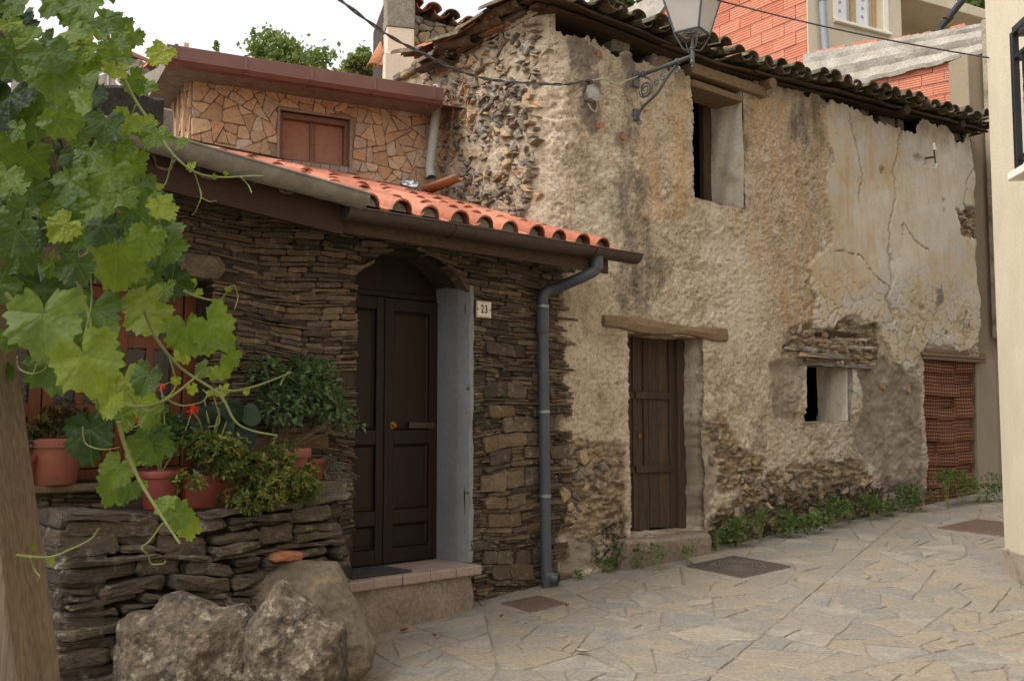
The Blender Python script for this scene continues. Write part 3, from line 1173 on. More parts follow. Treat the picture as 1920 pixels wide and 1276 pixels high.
def wall_masks(S, Z):
    w1 = fbm(S * 6, Z * 6, 4, 3) * .05 + fbm(S * 22, Z * 22, 3, 9) * .02
    w2 = fbm(S * 6, Z * 6, 4, 13) * .05 + fbm(S * 22, Z * 22, 3, 19) * .02
    s, z = S + w1, Z + w2
    front = (S > .05)
    mk = lambda p, w=.02: soft_poly(s, z, p, w) * front
    smooth = np.maximum.reduce([mk(P_SMOOTH, .006), mk(P_SM2, .006), mk(P_SM3, .006)])
    for q in P_STONE[5:]:
        smooth = smooth * (1 - mk(q, .01))
    mud = np.maximum.reduce([mk(P_MUD, .02), mk(P_MUD2, .05), mk(P_MUD3, .01), mk(P_MUD4, .03)])
    stone = np.maximum.reduce([mk(p, .03) for p in P_STONE]) * (1 - smooth) * (1 - mud)
    gab = sstep(.12, -.02, S + w1 * .8)          # the whole gable is bare rubble in earth mortar
    s2, z2 = S + w1 * 2, Z + w2 * 2
    mk2 = lambda p, w=.1: soft_poly(s2, z2, p, w) * front
    ochre = np.maximum.reduce([mk2(p) for p in P_OCHRE])
    dark = np.maximum.reduce([mk2(p, .06) for p in P_DARK])
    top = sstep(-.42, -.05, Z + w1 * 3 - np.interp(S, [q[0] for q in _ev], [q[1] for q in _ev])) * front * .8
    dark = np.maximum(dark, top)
    cem = np.maximum.reduce([mk(p, .02) for p in P_CEM])
    moss = np.maximum(mk2(P_MOSS, .06), mk2(P_MOSS2, .05))
    pale = np.maximum.reduce([mk2(p, .15) for p in P_PALE])
    return dict(smooth=smooth, stone=stone, mud=mud, gab=gab, ochre=ochre, dark=dark, cem=cem, moss=moss, pale=pale)


_cache = {}


def masks_cached(S, Z):
    k = (S.shape, float(S.flat[0]), float(Z.flat[-1]))
    if k not in _cache:
        _cache[k] = wall_masks(S, Z)
    return _cache[k]


def wall_relief(S, Z):
    M = masks_cached(S, Z)
    base = fbm(S * .9, Z * .9, 3, 21) * .035 + fbm(S * 3.2, Z * 3.2, 3, 22) * .007
    wx, wy = fbm(S * 9, Z * 9, 3, 31) * .25, fbm(S * 9, Z * 9, 3, 32) * .25
    f1, f2, cid = worley(S * 18 + wx * 4, Z * 22 + wy * 4, 4)
    g1, g2, gid = worley(S * 36 + wx * 6, Z * 40 + wy * 6, 8)
    patch = sstep(-.15, .35, fbm(S * 2.1, Z * 2.1, 4, 51))
    pit = sstep(.18, .42, fbm(S * 24, Z * 30, 3, 41)) * (.4 + .6 * patch)
    flake = sstep(.02, .06, fbm(S * 7, Z * 8, 5, 46)) * .004
    ter = fbm(S * 11 + wx, Z * 12 + wy, 5, 141) * 5
    tf = np.floor(ter)
    ter = (tf + sstep(.80, 1.0, ter - tf)) * .004
    crust = ter * (.35 + .65 * patch) + (.5 - g1) * .009 + fbm(S * 42, Z * 46, 3, 44) * .006 - pit * .016 + flake * patch + (.5 - f1) * .005 * patch
    grit = _h(np.round(S * 1e4), np.round(Z * 1e4), 5) - .5
    crust = crust + grit * .011
    h1, h2, hid = worley(S * 8 + wx * 1.5, Z * 26 + wy * 2, 61)
    ledge = (hid - .5) * .055 * sstep(.02, .12, h2 - h1) - .03 * (1 - sstep(.02, .10, h2 - h1)) - .01 + fbm(S * 24, Z * 50, 3, 62) * .012
    smoo = .026 + fbm(S * 3, Z * 3, 3, 71) * .006 + fbm(S * 38, Z * 38, 3, 72) * .0018
    # map cracking in the lower part of the smooth render
    low = sstep(EYE + 1.75, EYE + 1.0, Z)
    m1, m2, mid_ = worley(S * 7 + wx * 2.2, Z * 8 + wy * 2.2, 73)
    smoo = smoo + grit * .0016 - low * .02 * (1 - sstep(.015, .07, m2 - m1)) + low * (mid_ - .5) * .008
    hole = sstep(.55, .62, fbm(S * 4.2, Z * 4.2, 4, 77) * .9 + low * .10)
    smoo = smoo - hole * .035
    mudr = -.012 + fbm(S * 7, Z * 9, 4, 81) * .028 + fbm(S * 26, Z * 30, 3, 82) * .010
    h = crust * (1 - M['smooth']) * (1 - M['stone']) * (1 - M['mud']) + smoo * M['smooth'] + ledge * M['stone'] + mudr * M['mud'] * (1 - M['smooth'])
    for p, w in CRACKS:
        d = poly_dist(S + wx * .06 + fbm(S * 26, Z * 26, 3, 37) * .022, Z + wy * .06, p)
        w = w * (1 + .7 * fbm(S * 5, Z * 5, 2, 38))
        h = h - .04 * (1 - sstep(w * .4, w * 1.1, d))
    h = h * (1 - M['gab']) + M['gab'] * (fbm(S * 5, Z * 5, 4, 91) * .03 + (.5 - f1) * .02 + .006)
    h = h + .012 * M['cem']
    # undercut, crumbling foot
    foot = sstep(.45, .0, Z - (EYE - 1.2 + .06 * S)) * (S > 1.9)
    return base + h - .06 * foot


def wall_pos(S, Z):
    h = wall_relief(S, Z)
    # sides of openings wander a little
    js = fbm(Z * 3.1, S * 0 + 5.5, 3, 101) * .03 + fbm(Z * 14, S * 3, 3, 102) * .014
    jz = fbm(S * 3.1, Z * 0 + 2.5, 3, 103) * .02 + fbm(S * 14, Z * 3, 3, 104) * .010
    S2 = S + js * (S > .3)
    Z2 = Z + jz
    q = PI / 2 * RC
    a = np.clip((RC - S2) / RC, 0, PI / 2)
    # local: x along the wall, y into it
    px = np.where(S2 >= RC, S2, RC - RC * np.sin(a))
    py = np.where(S2 >= RC, 0.0, RC - RC * np.cos(a))
    t = np.maximum((RC - q) - S2, 0)
    py = py + t
    nx = -np.sin(a)
    ny = -np.cos(a)
    return px + nx * h, py + ny * h, Z2




_ev = [B.hit(x, y, .2) for x, y in ((1100, 4), (1160, 27), (1267, 72), (1313, 90), (1380, 112), (1453, 131), (1527, 148), (1613, 170), (1680, 189), (1763, 209), (1843, 231))]
_vg = [G.hit(x, y, .05) for x, y in ((1030, -8), (1000, 10), (945, 40), (900, 62), (860, 84), (825, 104), (800, 116))]
_vt = [(-q[0], q[1]) for q in _vg]


def eave_z(s):
    return float(np.interp(s, [q[0] for q in _ev], [q[1] for q in _ev]))


def verge_z(S):
    """wall top: follows the eave along the street, drops along the gable"""
    S = np.asarray(S, float)
    t = -.137 - S
    zg = np.interp(t, [q[0] for q in _vt], [q[1] for q in _vt])
    ze = np.interp(S, [q[0] for q in _ev], [q[1] for q in _ev]) - .06 - .13 * sstep(-.15, .35, fbm(S * 1.6, S * 0 + 3.3, 3, 66)) - .05 * sstep(0, .4, fbm(S * 6, S * 0, 3, 67))
    return np.where(S > .1, ze, zg)


ZTOP = _ev[0][1] + .1

old = empty('old_plaster_house', 'derelict two-storey house with crumbling ochre plaster and rubble stone gable', 'house', m=B.m)


def build_old_wall():
    marks = [v for o in OPEN for v in o[:2]]
    zm = [v for o in OPEN for v in o[2:]]
    xs = grid_lines(-2.25, S_END, .0125, marks)
    zs = grid_lines(EYE - 1.55, ZTOP + .02, .0125, zm)
    frac = {}

    def hole(s, z):
        r = np.zeros(s.shape, bool)
        for i, (a, b, c, d) in enumerate(OPEN):
            lo = c if i != 3 else -9
            r |= (s > a) & ((s < b) | (i == 3)) & (z > lo) & (z < d)
        return r

    def keep(s, z):
        hid = (s < -.02) & (z < EYE + 1.25)
        edge = s > S_END - .12 + fbm(z * 2.2, s * 0, 4, 120) * .1
        edge &= (z > O_BRK[3] + .03)
        edge |= (s > O_BRK[1]) & (z < O_BRK[3] + .03)
        return ~hid & (z < verge_z(s) + .04 * fbm(s * 5, s * 0, 3, 5)) & ~edge

    def attrs(S, Z):
        M = masks_cached(S, Z)
        gab = M['gab']
        st = np.maximum(M['stone'], gab * .35)
        mA = np.stack([M['smooth'] * (1 - gab), st, M['mud'], M['ochre'] * (1 - M['mud']) * (1 - gab)], -1)
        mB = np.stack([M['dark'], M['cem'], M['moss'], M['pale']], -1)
        return {'mA': mA, 'mB': mB}

    o = sheet('plaster_wall', xs, zs, wall_pos, MAT['old_plaster'], old, hole, keep, attrs, None, .4, 6, smooth=False)
    # body behind the render: side, back and roof deck keep the rooms dark
    mb = MB()
    e = S_END - .03
    z0 = EYE - 1.6
    zr = _vt[-1][1] + .2
    mb.box(e - .25, e, .34, 2.1, z0, zr - .3)
    mb.box(.1, e, 1.95, 2.1, z0, zr)
    mb.box(.12, .3, .3, 1.95, z0, zr - .35)
    mb.box(.3, e - .25, .45, 1.95, EYE + .75, EYE + .9)
    mb.box(.3, e - .25, .5, 1.95, z0, z0 + .05)
    mb.box(O_DOOR[1] + .25, O_DOOR[1] + .33, .45, 1.95, z0 + .05, EYE + .75)
    mb.build('house_body', MAT['slate_mortar'], old)
    mb = MB()
    mb.box(O_BRK[1] - .005, O_BRK[1] + .45, .05, .33, z0, O_BRK[3] + .02, .01)
    mb.build('side_post', MAT['plinth_clean'], old)


build_old_wall()


def jamb_panels():
    # smooth plastered right-hand reveals of the two windows and the doors
    rng = random.Random(4)
    for (o, d0, d1, nm) in ((O_UP, .02, .36, 1), (O_LOW, .02, .34, 2)):
        mb = MB()
        n, k = 10, 16
        v = []
        for i in range(n + 1):
            for j in range(k + 1):
                y = d0 + (d1 - d0) * i / n
                z = o[2] + (o[3] - o[2]) * j / k
                v.append((o[1] - .035 - .02 * (i / n) + .008 * math.sin(z * 7 + i), y - (.03 if i == 0 else 0), z))
        f = [(i * (k + 1) + j, (i + 1) * (k + 1) + j, (i + 1) * (k + 1) + j + 1, i * (k + 1) + j + 1) for i in range(n) for j in range(k)]
        mb.add(v, f)
        mb.build('window_reveal', MAT['jamb'], old, True)
        # sill
        mb = MB()
        mb.box(o[0] - .03, o[1] + .01, .04, .4, o[2] - .05, o[2] + .012, .01)
        mb.build('window_sill', MAT['old_wood'] if nm == 1 else MAT['plinth_clean'], old)
    # dark wooden frame standing inside the upper window, shutter board in the lower
    mb = MB()
    w = O_UP[1] - O_UP[0]
    mb.box(O_UP[1] - .16, O_UP[1] - .045, .36, .42, O_UP[2], O_UP[3], .004)
    mb.box(O_UP[0], O_UP[0] + .04, .36, .42, O_UP[2], O_UP[3], .004)
    mb.build('window_frame', MAT['old_wood'], old)
    mb = MB()
    mb.box(O_LOW[0], O_LOW[0] + .06, .30, .36, O_LOW[2], O_LOW[3], .004)
    mb.build('window_frame', MAT['old_wood'], old)


jamb_panels()


def lintels():
    rng = random.Random(8)
    # beam over the old door
    a = B.hit(1133, 602, .02)
    b = B.hit(1364, 628, .02)
    mb = MB()
    n = 14
    for (k, sec) in enumerate([0]):
        v = []
        f = []
        for i in range(n + 1):
            t = i / n
            x = a[0] + (b[0] - a[0]) * t
            zt = a[1] + .055 + (b[1] - a[1]) * t + .012 * math.sin(t * 7)
            zb = a[1] - .055 + (b[1] + .005 - a[1]) * t + .015 * math.sin(t * 11 + 1)
            for (y, z) in ((-.028, zb + .01), (-.034 + .006 * math.sin(t * 15), (zt + zb) / 2), (-.024, zt - .01), (-.005, zt), (.3, zt), (.3, zb), (-.012, zb)):
                v.append((x + rng.uniform(-.002, .002), y, z + rng.uniform(-.003, .003)))
        m = 7
        for i in range(n):
            for j in range(m):
                j2 = (j + 1) % m
                f.append((i * m + j, i * m + j2, (i + 1) * m + j2, (i + 1) * m + j))
        f.append(tuple(range(m)))
        f.append(tuple(n * m + j for j in range(m - 1, -1, -1)))
        mb.add(v, f)
    mb.build('door_lintel', MAT['beam'], old)
    # planks over the bricked-up doorway
    for (z0, z1, dx, pr) in ((0.0, .035, .0, .03), (.038, .075, -.02, .035), (.078, .13, .05, .01)):
        mb = MB()
        zc = O_BRK[3] - .03
        mb.box(O_BRK[0] - .02 + dx, O_BRK[1] + .10 + dx * .5, -pr, .3, zc + z0, zc + z1, .008)
        mb.build('lintel_plank', MAT['beam'], old)
    # flat slabs and a rotten plank over the little window
    for (x0, x1, yz, th, pr, mt) in ((1470, 1628, 679, .03, .06, 'rubble'), (1492, 1645, 664, .035, .045, 'rubble'), (1468, 1560, 652, .03, .05, 'rubble'), (1540, 1640, 648, .03, .03, 'rubble'),
                                 (1505, 1560, 637, .035, .04, 'rubble'), (1556, 1622, 634, .03, .05, 'rubble'), (1486, 1600, 622, .04, .025, 'dark_beam'), (1585, 1640, 618, .05, .0, 'rubble')):
        s0, z0 = B.hit(x0, yz)
        s1, z1 = B.hit(x1, yz + (x1 - x0) * .06)
        P = [(s0, z0 - th / 2), (s0 + (s1 - s0) * .3, z0 - th * .6), (s1, z1 - th * .4), (s1 + .01, z1 + th * .4), (s0 + (s1 - s0) * .6, z1 + th * .65), (s0 + .02, z0 + th * .5)]
        v, f = stone_shape(rough_outline(P, rng, .05, .009, .15), -pr * .45, .2, .012, rng, .0, .08, .008)
        link('lintel_slab' if mt == 'rubble' else 'lintel_plank', mesh_of('lintel_slab', v, f, rng.random()), MAT[mt], old)
    # heavy beams over the upper window
    for (x0, y0, x1, y1, th, pr) in ((1292, 138, 1432, 172, .10, .04), (1296, 160, 1392, 186, .06, .02)):
        s0, z0 = B.hit(x0, y0)
        s1, z1 = B.hit(x1, y1)
        zc = (z0 + z1) / 2
        mb = MB()
        mb.box(s0, s1, -pr, .3, zc - th * .5, zc + th * .5, .012, seg=2)
        mb.v = [(x, y + .01 * mnoise.noise((x * 5, z * 9, 2)), z + .02 * mnoise.noise((x * 3, y * 3, 5)) + (s1 - x) * .03) for x, y, z in mb.v]
        mb.build('window_lintel', MAT['beam'], old)


lintels()


def rubble():
    rng = random.Random(21)
    items = []
    # gable: flat stones lying at a slant, many sizes
    pts = []
    ca, sa = math.cos(R(22)), math.sin(R(22))
    for (u, w) in jitter_pts(-3, 5, -1.5, 4.5, .15, .066, rng, .48):
        x = u * ca + w * sa
        z = -u * sa + w * ca + EYE
        if -.12 < x < 2.05 and EYE + 1.15 < z < ZTOP - .15 and rng.random() > .38:
            pts.append((u, w))
    cells = voronoi(pts, [(-9, -9), (9, -9), (9, 9), (-9, 9)])
    for p in cells:
        q = inset(p, rng.uniform(.004, .016))
        if len(q) < 3:
            continue
        q = [(u * ca + w * sa, -u * sa + w * ca + EYE) for u, w in q]
        c = centroid(q)
        if max(max(a) - min(a) for a in zip(*q)) > .36 or abs(area(q)) < .0008 or abs(area(q)) > .045 or rng.random() < .16:
            continue
        if c[1] > float(verge_z(np.array(-c[0] - .14))) - .02:
            continue
        k = rng.uniform(.78, 1.0)
        q = [(c[0] + (x - c[0]) * k, c[1] + (z - c[1]) * k) for x, z in q]
        th = rng.gauss(0, .3)
        q = [(c[0] + (x - c[0]) * math.cos(th) - (z - c[1]) * math.sin(th), c[1] + (x - c[0]) * math.sin(th) + (z - c[1]) * math.cos(th)) for x, z in q]
        q = rough_outline(q, rng, .05, .006, .14)
        fr = -rng.choice([-.006, .004, .012, .02, .032, .055])
        v, f = stone_shape(q, fr, .08, rng.uniform(.004, .016), rng, rng.uniform(-.006, .012), .35, .006)
        tn = rng.random()
        tn = rng.choice([.05, .15, .3, .45, .55, .65, .7, .95, .38]) if rng.random() < .8 else tn
        # from gable frame (x back along the gable, y into the wall) to wall-B local
        v2 = []
        for x, y, z in v:
            P = G.o - G.u * x - G.n * y
            l = B.loc((P.x, P.y, z))
            v2.append((l[0], l[1], z))
        items.append((v2, f, tn))
    # bare stones low on the street front
    pts = [(x, z / 1.0) for x, z in jitter_pts(.1, S_END - .2, EYE - 1.35, EYE + .95, .17, .062, rng, .48)]
    Pn = np.array(pts)
    near = np.zeros(len(pts))
    for poly in P_STONE:
        near = np.maximum(near, soft_poly(Pn[:, 0], Pn[:, 1], poly, .05))
    near = near * (fbm(Pn[:, 0] * 3, Pn[:, 1] * 5, 3, 9) > -.22)
    cells = voronoi(pts, [(-9, -9), (19, -9), (19, 9), (-9, 9)])
    for p, c0, nr in zip(cells, pts, near):
        if abs(area(p)) > .05 or (nr < .5 and not (rng.random() < .035)):
            continue
        if any(a - .12 < c0[0] < b + .1 and c < c0[1] < d for a, b, c, d in OPEN):
            continue
        q = inset(p, rng.uniform(.004, .014))
        if len(q) < 3 or abs(area(q)) < .0016:
            continue
        k = rng.uniform(.6, 1)
        c = centroid(q)
        q = [(c[0] + (x - c[0]) * k, c[1] + (z - c[1]) * k) for x, z in q]
        th = rng.gauss(0, .12)
        q = [(c[0] + (x - c[0]) * math.cos(th) - (z - c[1]) * math.sin(th), c[1] + (x - c[0]) * math.sin(th) + (z - c[1]) * math.cos(th)) for x, z in q]
        q = rough_outline(q, rng, .06, .007, .15)
        foot = .06 * float(sstep(.45, .0, np.array(c[1] - (EYE - 1.2 + .06 * c[0])))) * (c[0] > 1.9)
        v, f = stone_shape(q, -rng.choice([-.03, -.022, -.012, .0, .012, .03]) + foot, .14, .008, rng, .002, .2, .006)
        items.append((v, f, rng.choice([.05, .2, .3, .45, .6, .95])))
    place_stones(items, B.m, 'stone', MAT['rubble'], old, 300)
    # small chips wedged between the gable stones
    mb = MB()
    for _ in range(900):
        x, z = rng.uniform(-.1, 1.95), rng.uniform(EYE + 1.2, ZTOP - .2)
        if z > float(verge_z(np.array(-x - .14))) - .03:
            continue
        r = rng.uniform(.012, .04)
        th = rng.uniform(-.2, .9)
        P = [(x + r * 1.6 * math.cos(a + .3), z + r * .7 * math.sin(a)) for a in sorted(rng.uniform(0, 6.28) for _ in range(6))]
        P = [(x + (a - x) * math.cos(th) - (b - z) * math.sin(th), z + (a - x) * math.sin(th) + (b - z) * math.cos(th)) for a, b in P]
        if abs(area(P)) < .00015:
            continue
        v, f = stone_shape(P, -rng.uniform(.01, .06), .05, .003, rng, .004, .5, .004)
        v2 = []
        for a, y, zz in v:
            Q = G.o - G.u * a - G.n * y
            l = B.loc((Q.x, Q.y, zz))
            v2.append((l[0], l[1], zz))
        mb.add(v2, f, rng.choice([.05, .1, .3, .45, .6, .7, .7, .35]))
    mb.build('stone_chips', MAT['rubble'], old, kind='stuff')


rubble()


def barrel(L, r0, r1, th=.014, n=8, arc=PI, flip=1, flat=1.0, drop=0.0):
    """a half-round clay tile, axis along +y (from the eave upwards); wide end r0 at y=0"""
    v = []
    f = []
    for (y, r) in ((0, r0), (L, r1)):
        for layer in (0, th):
            for k in range(n + 1):
                a = PI / 2 + arc / 2 - arc * k / n
                v.append((math.cos(a) * (r - layer), y, flip * (math.sin(a) * (r - layer) * flat) + drop))
    m = n + 1
    for k in range(n):
        f.append((k, k + 1, 2 * m + k + 1, 2 * m + k))
        f.append((m + k + 1, m + k, 3 * m + k, 3 * m + k + 1))
        f.append((k + 1, k, m + k, m + k + 1))
        f.append((2 * m + k, 2 * m + k + 1, 3 * m + k + 1, 3 * m + k))
    f.append((0, 2 * m, 3 * m, m))
    f.append((n, m + n, 3 * m + n, 2 * m + n))
    return v, f


def tile_meshes(name, L, r0, r1, mats, count, rng, flip, **kw):
    out = []
    for i in range(count):
        v, f = barrel(L, r0, r1, flip=flip, **kw)
        me = mesh_of(name, v, f, rng.random(), True)
        me.set_sharp_from_angle(angle=R(45))
        me.materials.append(mats)
        out.append(me)
    return out


def old_roof():
    rng = random.Random(5)
    cov = tile_meshes('cover_tile', .46, .088, .068, MAT['old_tile'], 6, rng, 1, flat=.85)
    chn = tile_meshes('channel_tile', .46, .082, .064, MAT['old_tile'], 6, rng, -1, flat=.8)
    over = .2
    pitch = R(4)
    s = -.2
    step = .205
    while s < S_END + .1:
        sag = .012 * math.sin(s * 4.1)
        for row in range(5):
            y = -over + row * .36
            z = eave_z(s) + .06 + sag + (y + over) * math.tan(pitch) + row * .012
            if s < .2:
                z -= max(0, y) * .25
            for (kind, ms) in (('c', cov), ('k', chn)):
                o = bpy.data.objects.new('roof_tile', rng.choice(ms))
                col.objects.link(o)
                o.parent = old
                xx = s + (step / 2 if kind == 'k' else 0) + rng.uniform(-.02, .02)
                o.location = (xx, y + rng.uniform(-.045, .045) - (.03 if kind == 'c' else 0), z + (.0 if kind == 'c' else .012) + rng.uniform(-.022, .022))
                o.rotation_euler = (pitch + rng.uniform(-.08, .08), rng.uniform(-.2, .2), rng.uniform(-.14, .14))
                o.scale = (rng.uniform(.85, 1.12), 1, rng.uniform(.75, 1.1))
        s += step
    # boards, battens and pole ends under the tiles
    for (y0, y1, dz, th, x0, x1) in ((-.12, -.02, -.025, .022, -.2, 1.35), (-.10, .0, -.035, .024, 1.2, 2.5), (-.12, -.02, -.03, .02, 2.4, 3.7), (-.11, -.03, -.025, .024, 3.6, 5.0), (-.10, -.02, -.03, .022, 4.9, S_END + .12),
                                    (.0, .12, -.05, .03, -.1, 2.4), (.0, .12, -.05, .03, 2.3, 4.4), (.0, .12, -.05, .03, 4.3, S_END)):
        mb = MB()
        mb.tint = rng.random()
        n = 12
        v = []
        f = []
        for i in range(n + 1):
            x = x0 + (x1 - x0) * i / n
            z = eave_z(x) + dz + .006 * math.sin(x * 9)
            e = rng.uniform(-.008, .008)
            v += [(x, y0 + e, z), (x, y0 + e * .5, z + th), (x, y1, z + th + .01), (x, y1, z + .01)]
        for i in range(n):
            for j in range(4):
                f.append((i * 4 + j, i * 4 + (j + 1) % 4, i * 4 + 4 + (j + 1) % 4, i * 4 + 4 + j))
        f += [(3, 2, 1, 0), (n * 4, n * 4 + 1, n * 4 + 2, n * 4 + 3)]
        mb.add(v, f)
        mb.build('eave_board', MAT['dark_beam'], old)
    for (px, py, r) in ((1448, 156, .055), (1700, 205, .065), (1805, 232, .05)):
        s0, z0 = B.hit(px, py, .12)
        mb = MB()
        mb.tube([(s0, -.13, z0), (s0 + .01, 0, z0 + .015), (s0 + .015, .5, z0 + .05)], [r * .9, r, r], 10)
        mb.build('rafter_end', MAT['old_wood'] if px != 1448 else MAT['beam'], old, True)
    # roof deck
    mb = MB()
    nd = 14
    v = []
    f = []
    for i in range(nd + 1):
        x = -.02 + (S_END + .07) * i / nd
        for y in (-.06, .4, 1.2, 2.05):
            zb = float(np.interp(y - RC, [q[0] for q in _vt], [q[1] for q in _vt]))
            v.append((x, y, min(eave_z(x) + .02, eave_z(x) + zb - eave_z(.1) - .03)))
    for i in range(nd):
        for j in range(3):
            f.append((i * 4 + j, i * 4 + 4 + j, i * 4 + 5 + j, i * 4 + 1 + j))
    mb.add(v, f)
    mb.add([(x, y, z - .04) for x, y, z in v], [q[::-1] for q in f])
    mb.build('roof_deck', MAT['dark_beam'], old)
    # rough filling stones and mortar between wall top and tiles
    items = []
    s = .1
    while s < S_END:
        L = rng.uniform(.1, .3)
        h = rng.uniform(.06, .14)
        if rng.random() < .5:
            ez = eave_z(s)
            P = [(s, ez - .1 - h), (s + L, ez - .1 - h * .9), (s + L, ez - .05), (s, ez - .06)]
            v, f = stone_shape(rough_outline(P, rng, .08, .012, .15), .02 + rng.uniform(0, .08), .25, .012, rng, .004, .2)
            items.append((v, f, rng.choice([.02, .05, .6, .05])))
        s += L + .03
    place_stones(items, B.m, 'fill_stone', MAT['rubble'], old, 60)
    # loose verge tiles along the top of the gable, stepping down to the back
    vt = tile_meshes('verge_tile', .5, .10, .08, MAT['old_tile'], 3, rng, 1, flat=.7)
    rt = tile_meshes('verge_tile', .5, .10, .085, MAT['red_old_tile'], 3, rng, 1, flat=.7)
    for (x0, y0, x1, y1, d, kind) in ((1010, 4, 920, 42, .05, 0), (905, 50, 828, 95, .12, 1), (955, 25, 870, 66, .06, 0), (845, 78, 765, 108, .06, 1), (870, 62, 900, 48, .1, 0), (800, 100, 745, 104, .1, 0)):
        a = G.hit(x0, y0, d)
        b = G.hit(x1, y1, d)
        pa = G.pt(a[0], a[1], d)
        pb = G.pt(b[0], b[1], d)
        la, lb = Vector(B.loc(pa)), Vector(B.loc(pb))
        dvec = (lb - la)
        o = bpy.data.objects.new('verge_tile', (rt if kind else vt)[rng.randrange(3)])
        col.objects.link(o)
        o.parent = old
        o.location = la
        q = dvec.to_track_quat('Y', 'Z')
        o.rotation_euler = q.to_euler()
        o.scale = (1, dvec.length / .5, 1)
    # slate capping along the verge
    items = []
    x = 0
    while x < 1.95:
        L = rng.uniform(.12, .3)
        z = float(verge_z(np.array(-x - .14)))
        P = [(x, z - .03), (x + L, z - .04), (x + L * .95, z + .015), (x + .02, z + .03)]
        v, f = stone_shape(rough_outline(P, rng, .1, .01, .4), -.07, .25, .015, rng, 0, .1)
        v2 = []
        for a_, y, zz in v:
            Q = G.o - G.u * a_ - G.n * y
            l = B.loc((Q.x, Q.y, zz))
            v2.append((l[0], l[1], zz))
        items.append((v2, f, rng.choice([0, .1, .3])))
        x += L * .8
    place_stones(items, B.m, 'capping_stone', MAT['rubble'], old, 40)


old_roof()


def old_door():
    x0, x1, z0, z1 = O_DOOR
    # the leaf stands .27 m inside the reveal
    D = .27
    xl, xr = x0 - .02, x1 + .0
    w = xr - xl
    d = bpy.data.objects.new('plank_door', None)
    col.objects.link(d)
    d.parent = old
    rng = random.Random(2)
    n = 7
    for i in range(n):
        mb = MB()
        a = xl + w * i / n + .002
        b = xl + w * (i + 1) / n - .002
        mb.tint = rng.random()
        mb.box(a, b, D + rng.uniform(0, .008), D + .03, z0 + rng.uniform(.0, .035), z1 + .02, .003)
        mb.build('door_plank', MAT['old_wood'], d)
    split = xl + w * .36
    for zz in (z0 + (z1 - z0) * .32, z0 + (z1 - z0) * .70):
        for a, b in ((xl + .01, split - .01), (split + .02, xr - .13)):
            mb = MB()
            mb.tint = rng.random()
            mb.box(a, b, D - .022, D - .001, zz - .033, zz + .033, .005)
            mb.build('door_rail', MAT['old_wood'], d)
    for a, b in ((split - .012, split + .022), (xr - .15, xr - .12), (split + .12, split + .14)):
        for (za, zb) in ((z0 + .02, z0 + (z1 - z0) * .30), (z0 + (z1 - z0) * .34, z0 + (z1 - z0) * .68), (z0 + (z1 - z0) * .72, z1)):
            if a > split + .1 and za < z0 + .1:
                continue
            mb = MB()
            mb.tint = rng.random()
            mb.box(a, b, D - .016, D - .001, za, zb, .004)
            mb.build('door_batten', MAT['old_wood'], d)
    mb = MB()
    mb.box(xr - .07, xr + .03, D - .05, D + .04, z0, z1 + .02, .006)
    mb.build('door_post', MAT['old_wood'], d)
    # padlock hanging from its hasp
    s, z = split + .045, z0 + (z1 - z0) * .50
    mb = MB()
    mb.box(s - .016, s + .016, D - .042, D - .026, z - .035, z, .004)
    mb.build('padlock', MAT['brass'], d)
    mb = MB()
    mb.tube([(s - .011, D - .034, z), (s - .011, D - .034, z + .025), (s, D - .034, z + .036), (s + .011, D - .034, z + .025), (s + .011, D - .034, z)], .003, 6)
    mb.box(s - .05, s + .02, D - .024, D - .018, z + .02, z + .034, .001)
    mb.build('hasp', MAT['rust'], d)
    # stone doorstep
    a = B.hit(1178, 1008, .16)
    b = B.hit(1332, 1003, .14)
    mb = MB()
    n = 10
    zt = z0
    v = []
    f = []
    for i in range(n + 1):
        t = i / n
        x = a[0] + (b[0] - a[0]) * t
        ed = -.15 + .02 * math.sin(t * 9)
        for (y, z) in ((.4, zt), (ed + .03, zt - .006 + .004 * math.sin(t * 13)), (ed, zt - .03), (ed + .01 * math.sin(t * 17), zt - .10), (ed + .03, zt - .3)):
            v.append((x, y, z))
    m = 5
    for i in range(n):
        for j in range(m - 1):
            f.append((i * m + j, i * m + j + 1, (i + 1) * m + j + 1, (i + 1) * m + j))
    f.append(tuple(range(m - 1, -1, -1)))
    f.append(tuple(n * m + j for j in range(m)))
    mb.add(v, f)
    mb.build('doorstep', MAT['step_block'], old)


old_door()


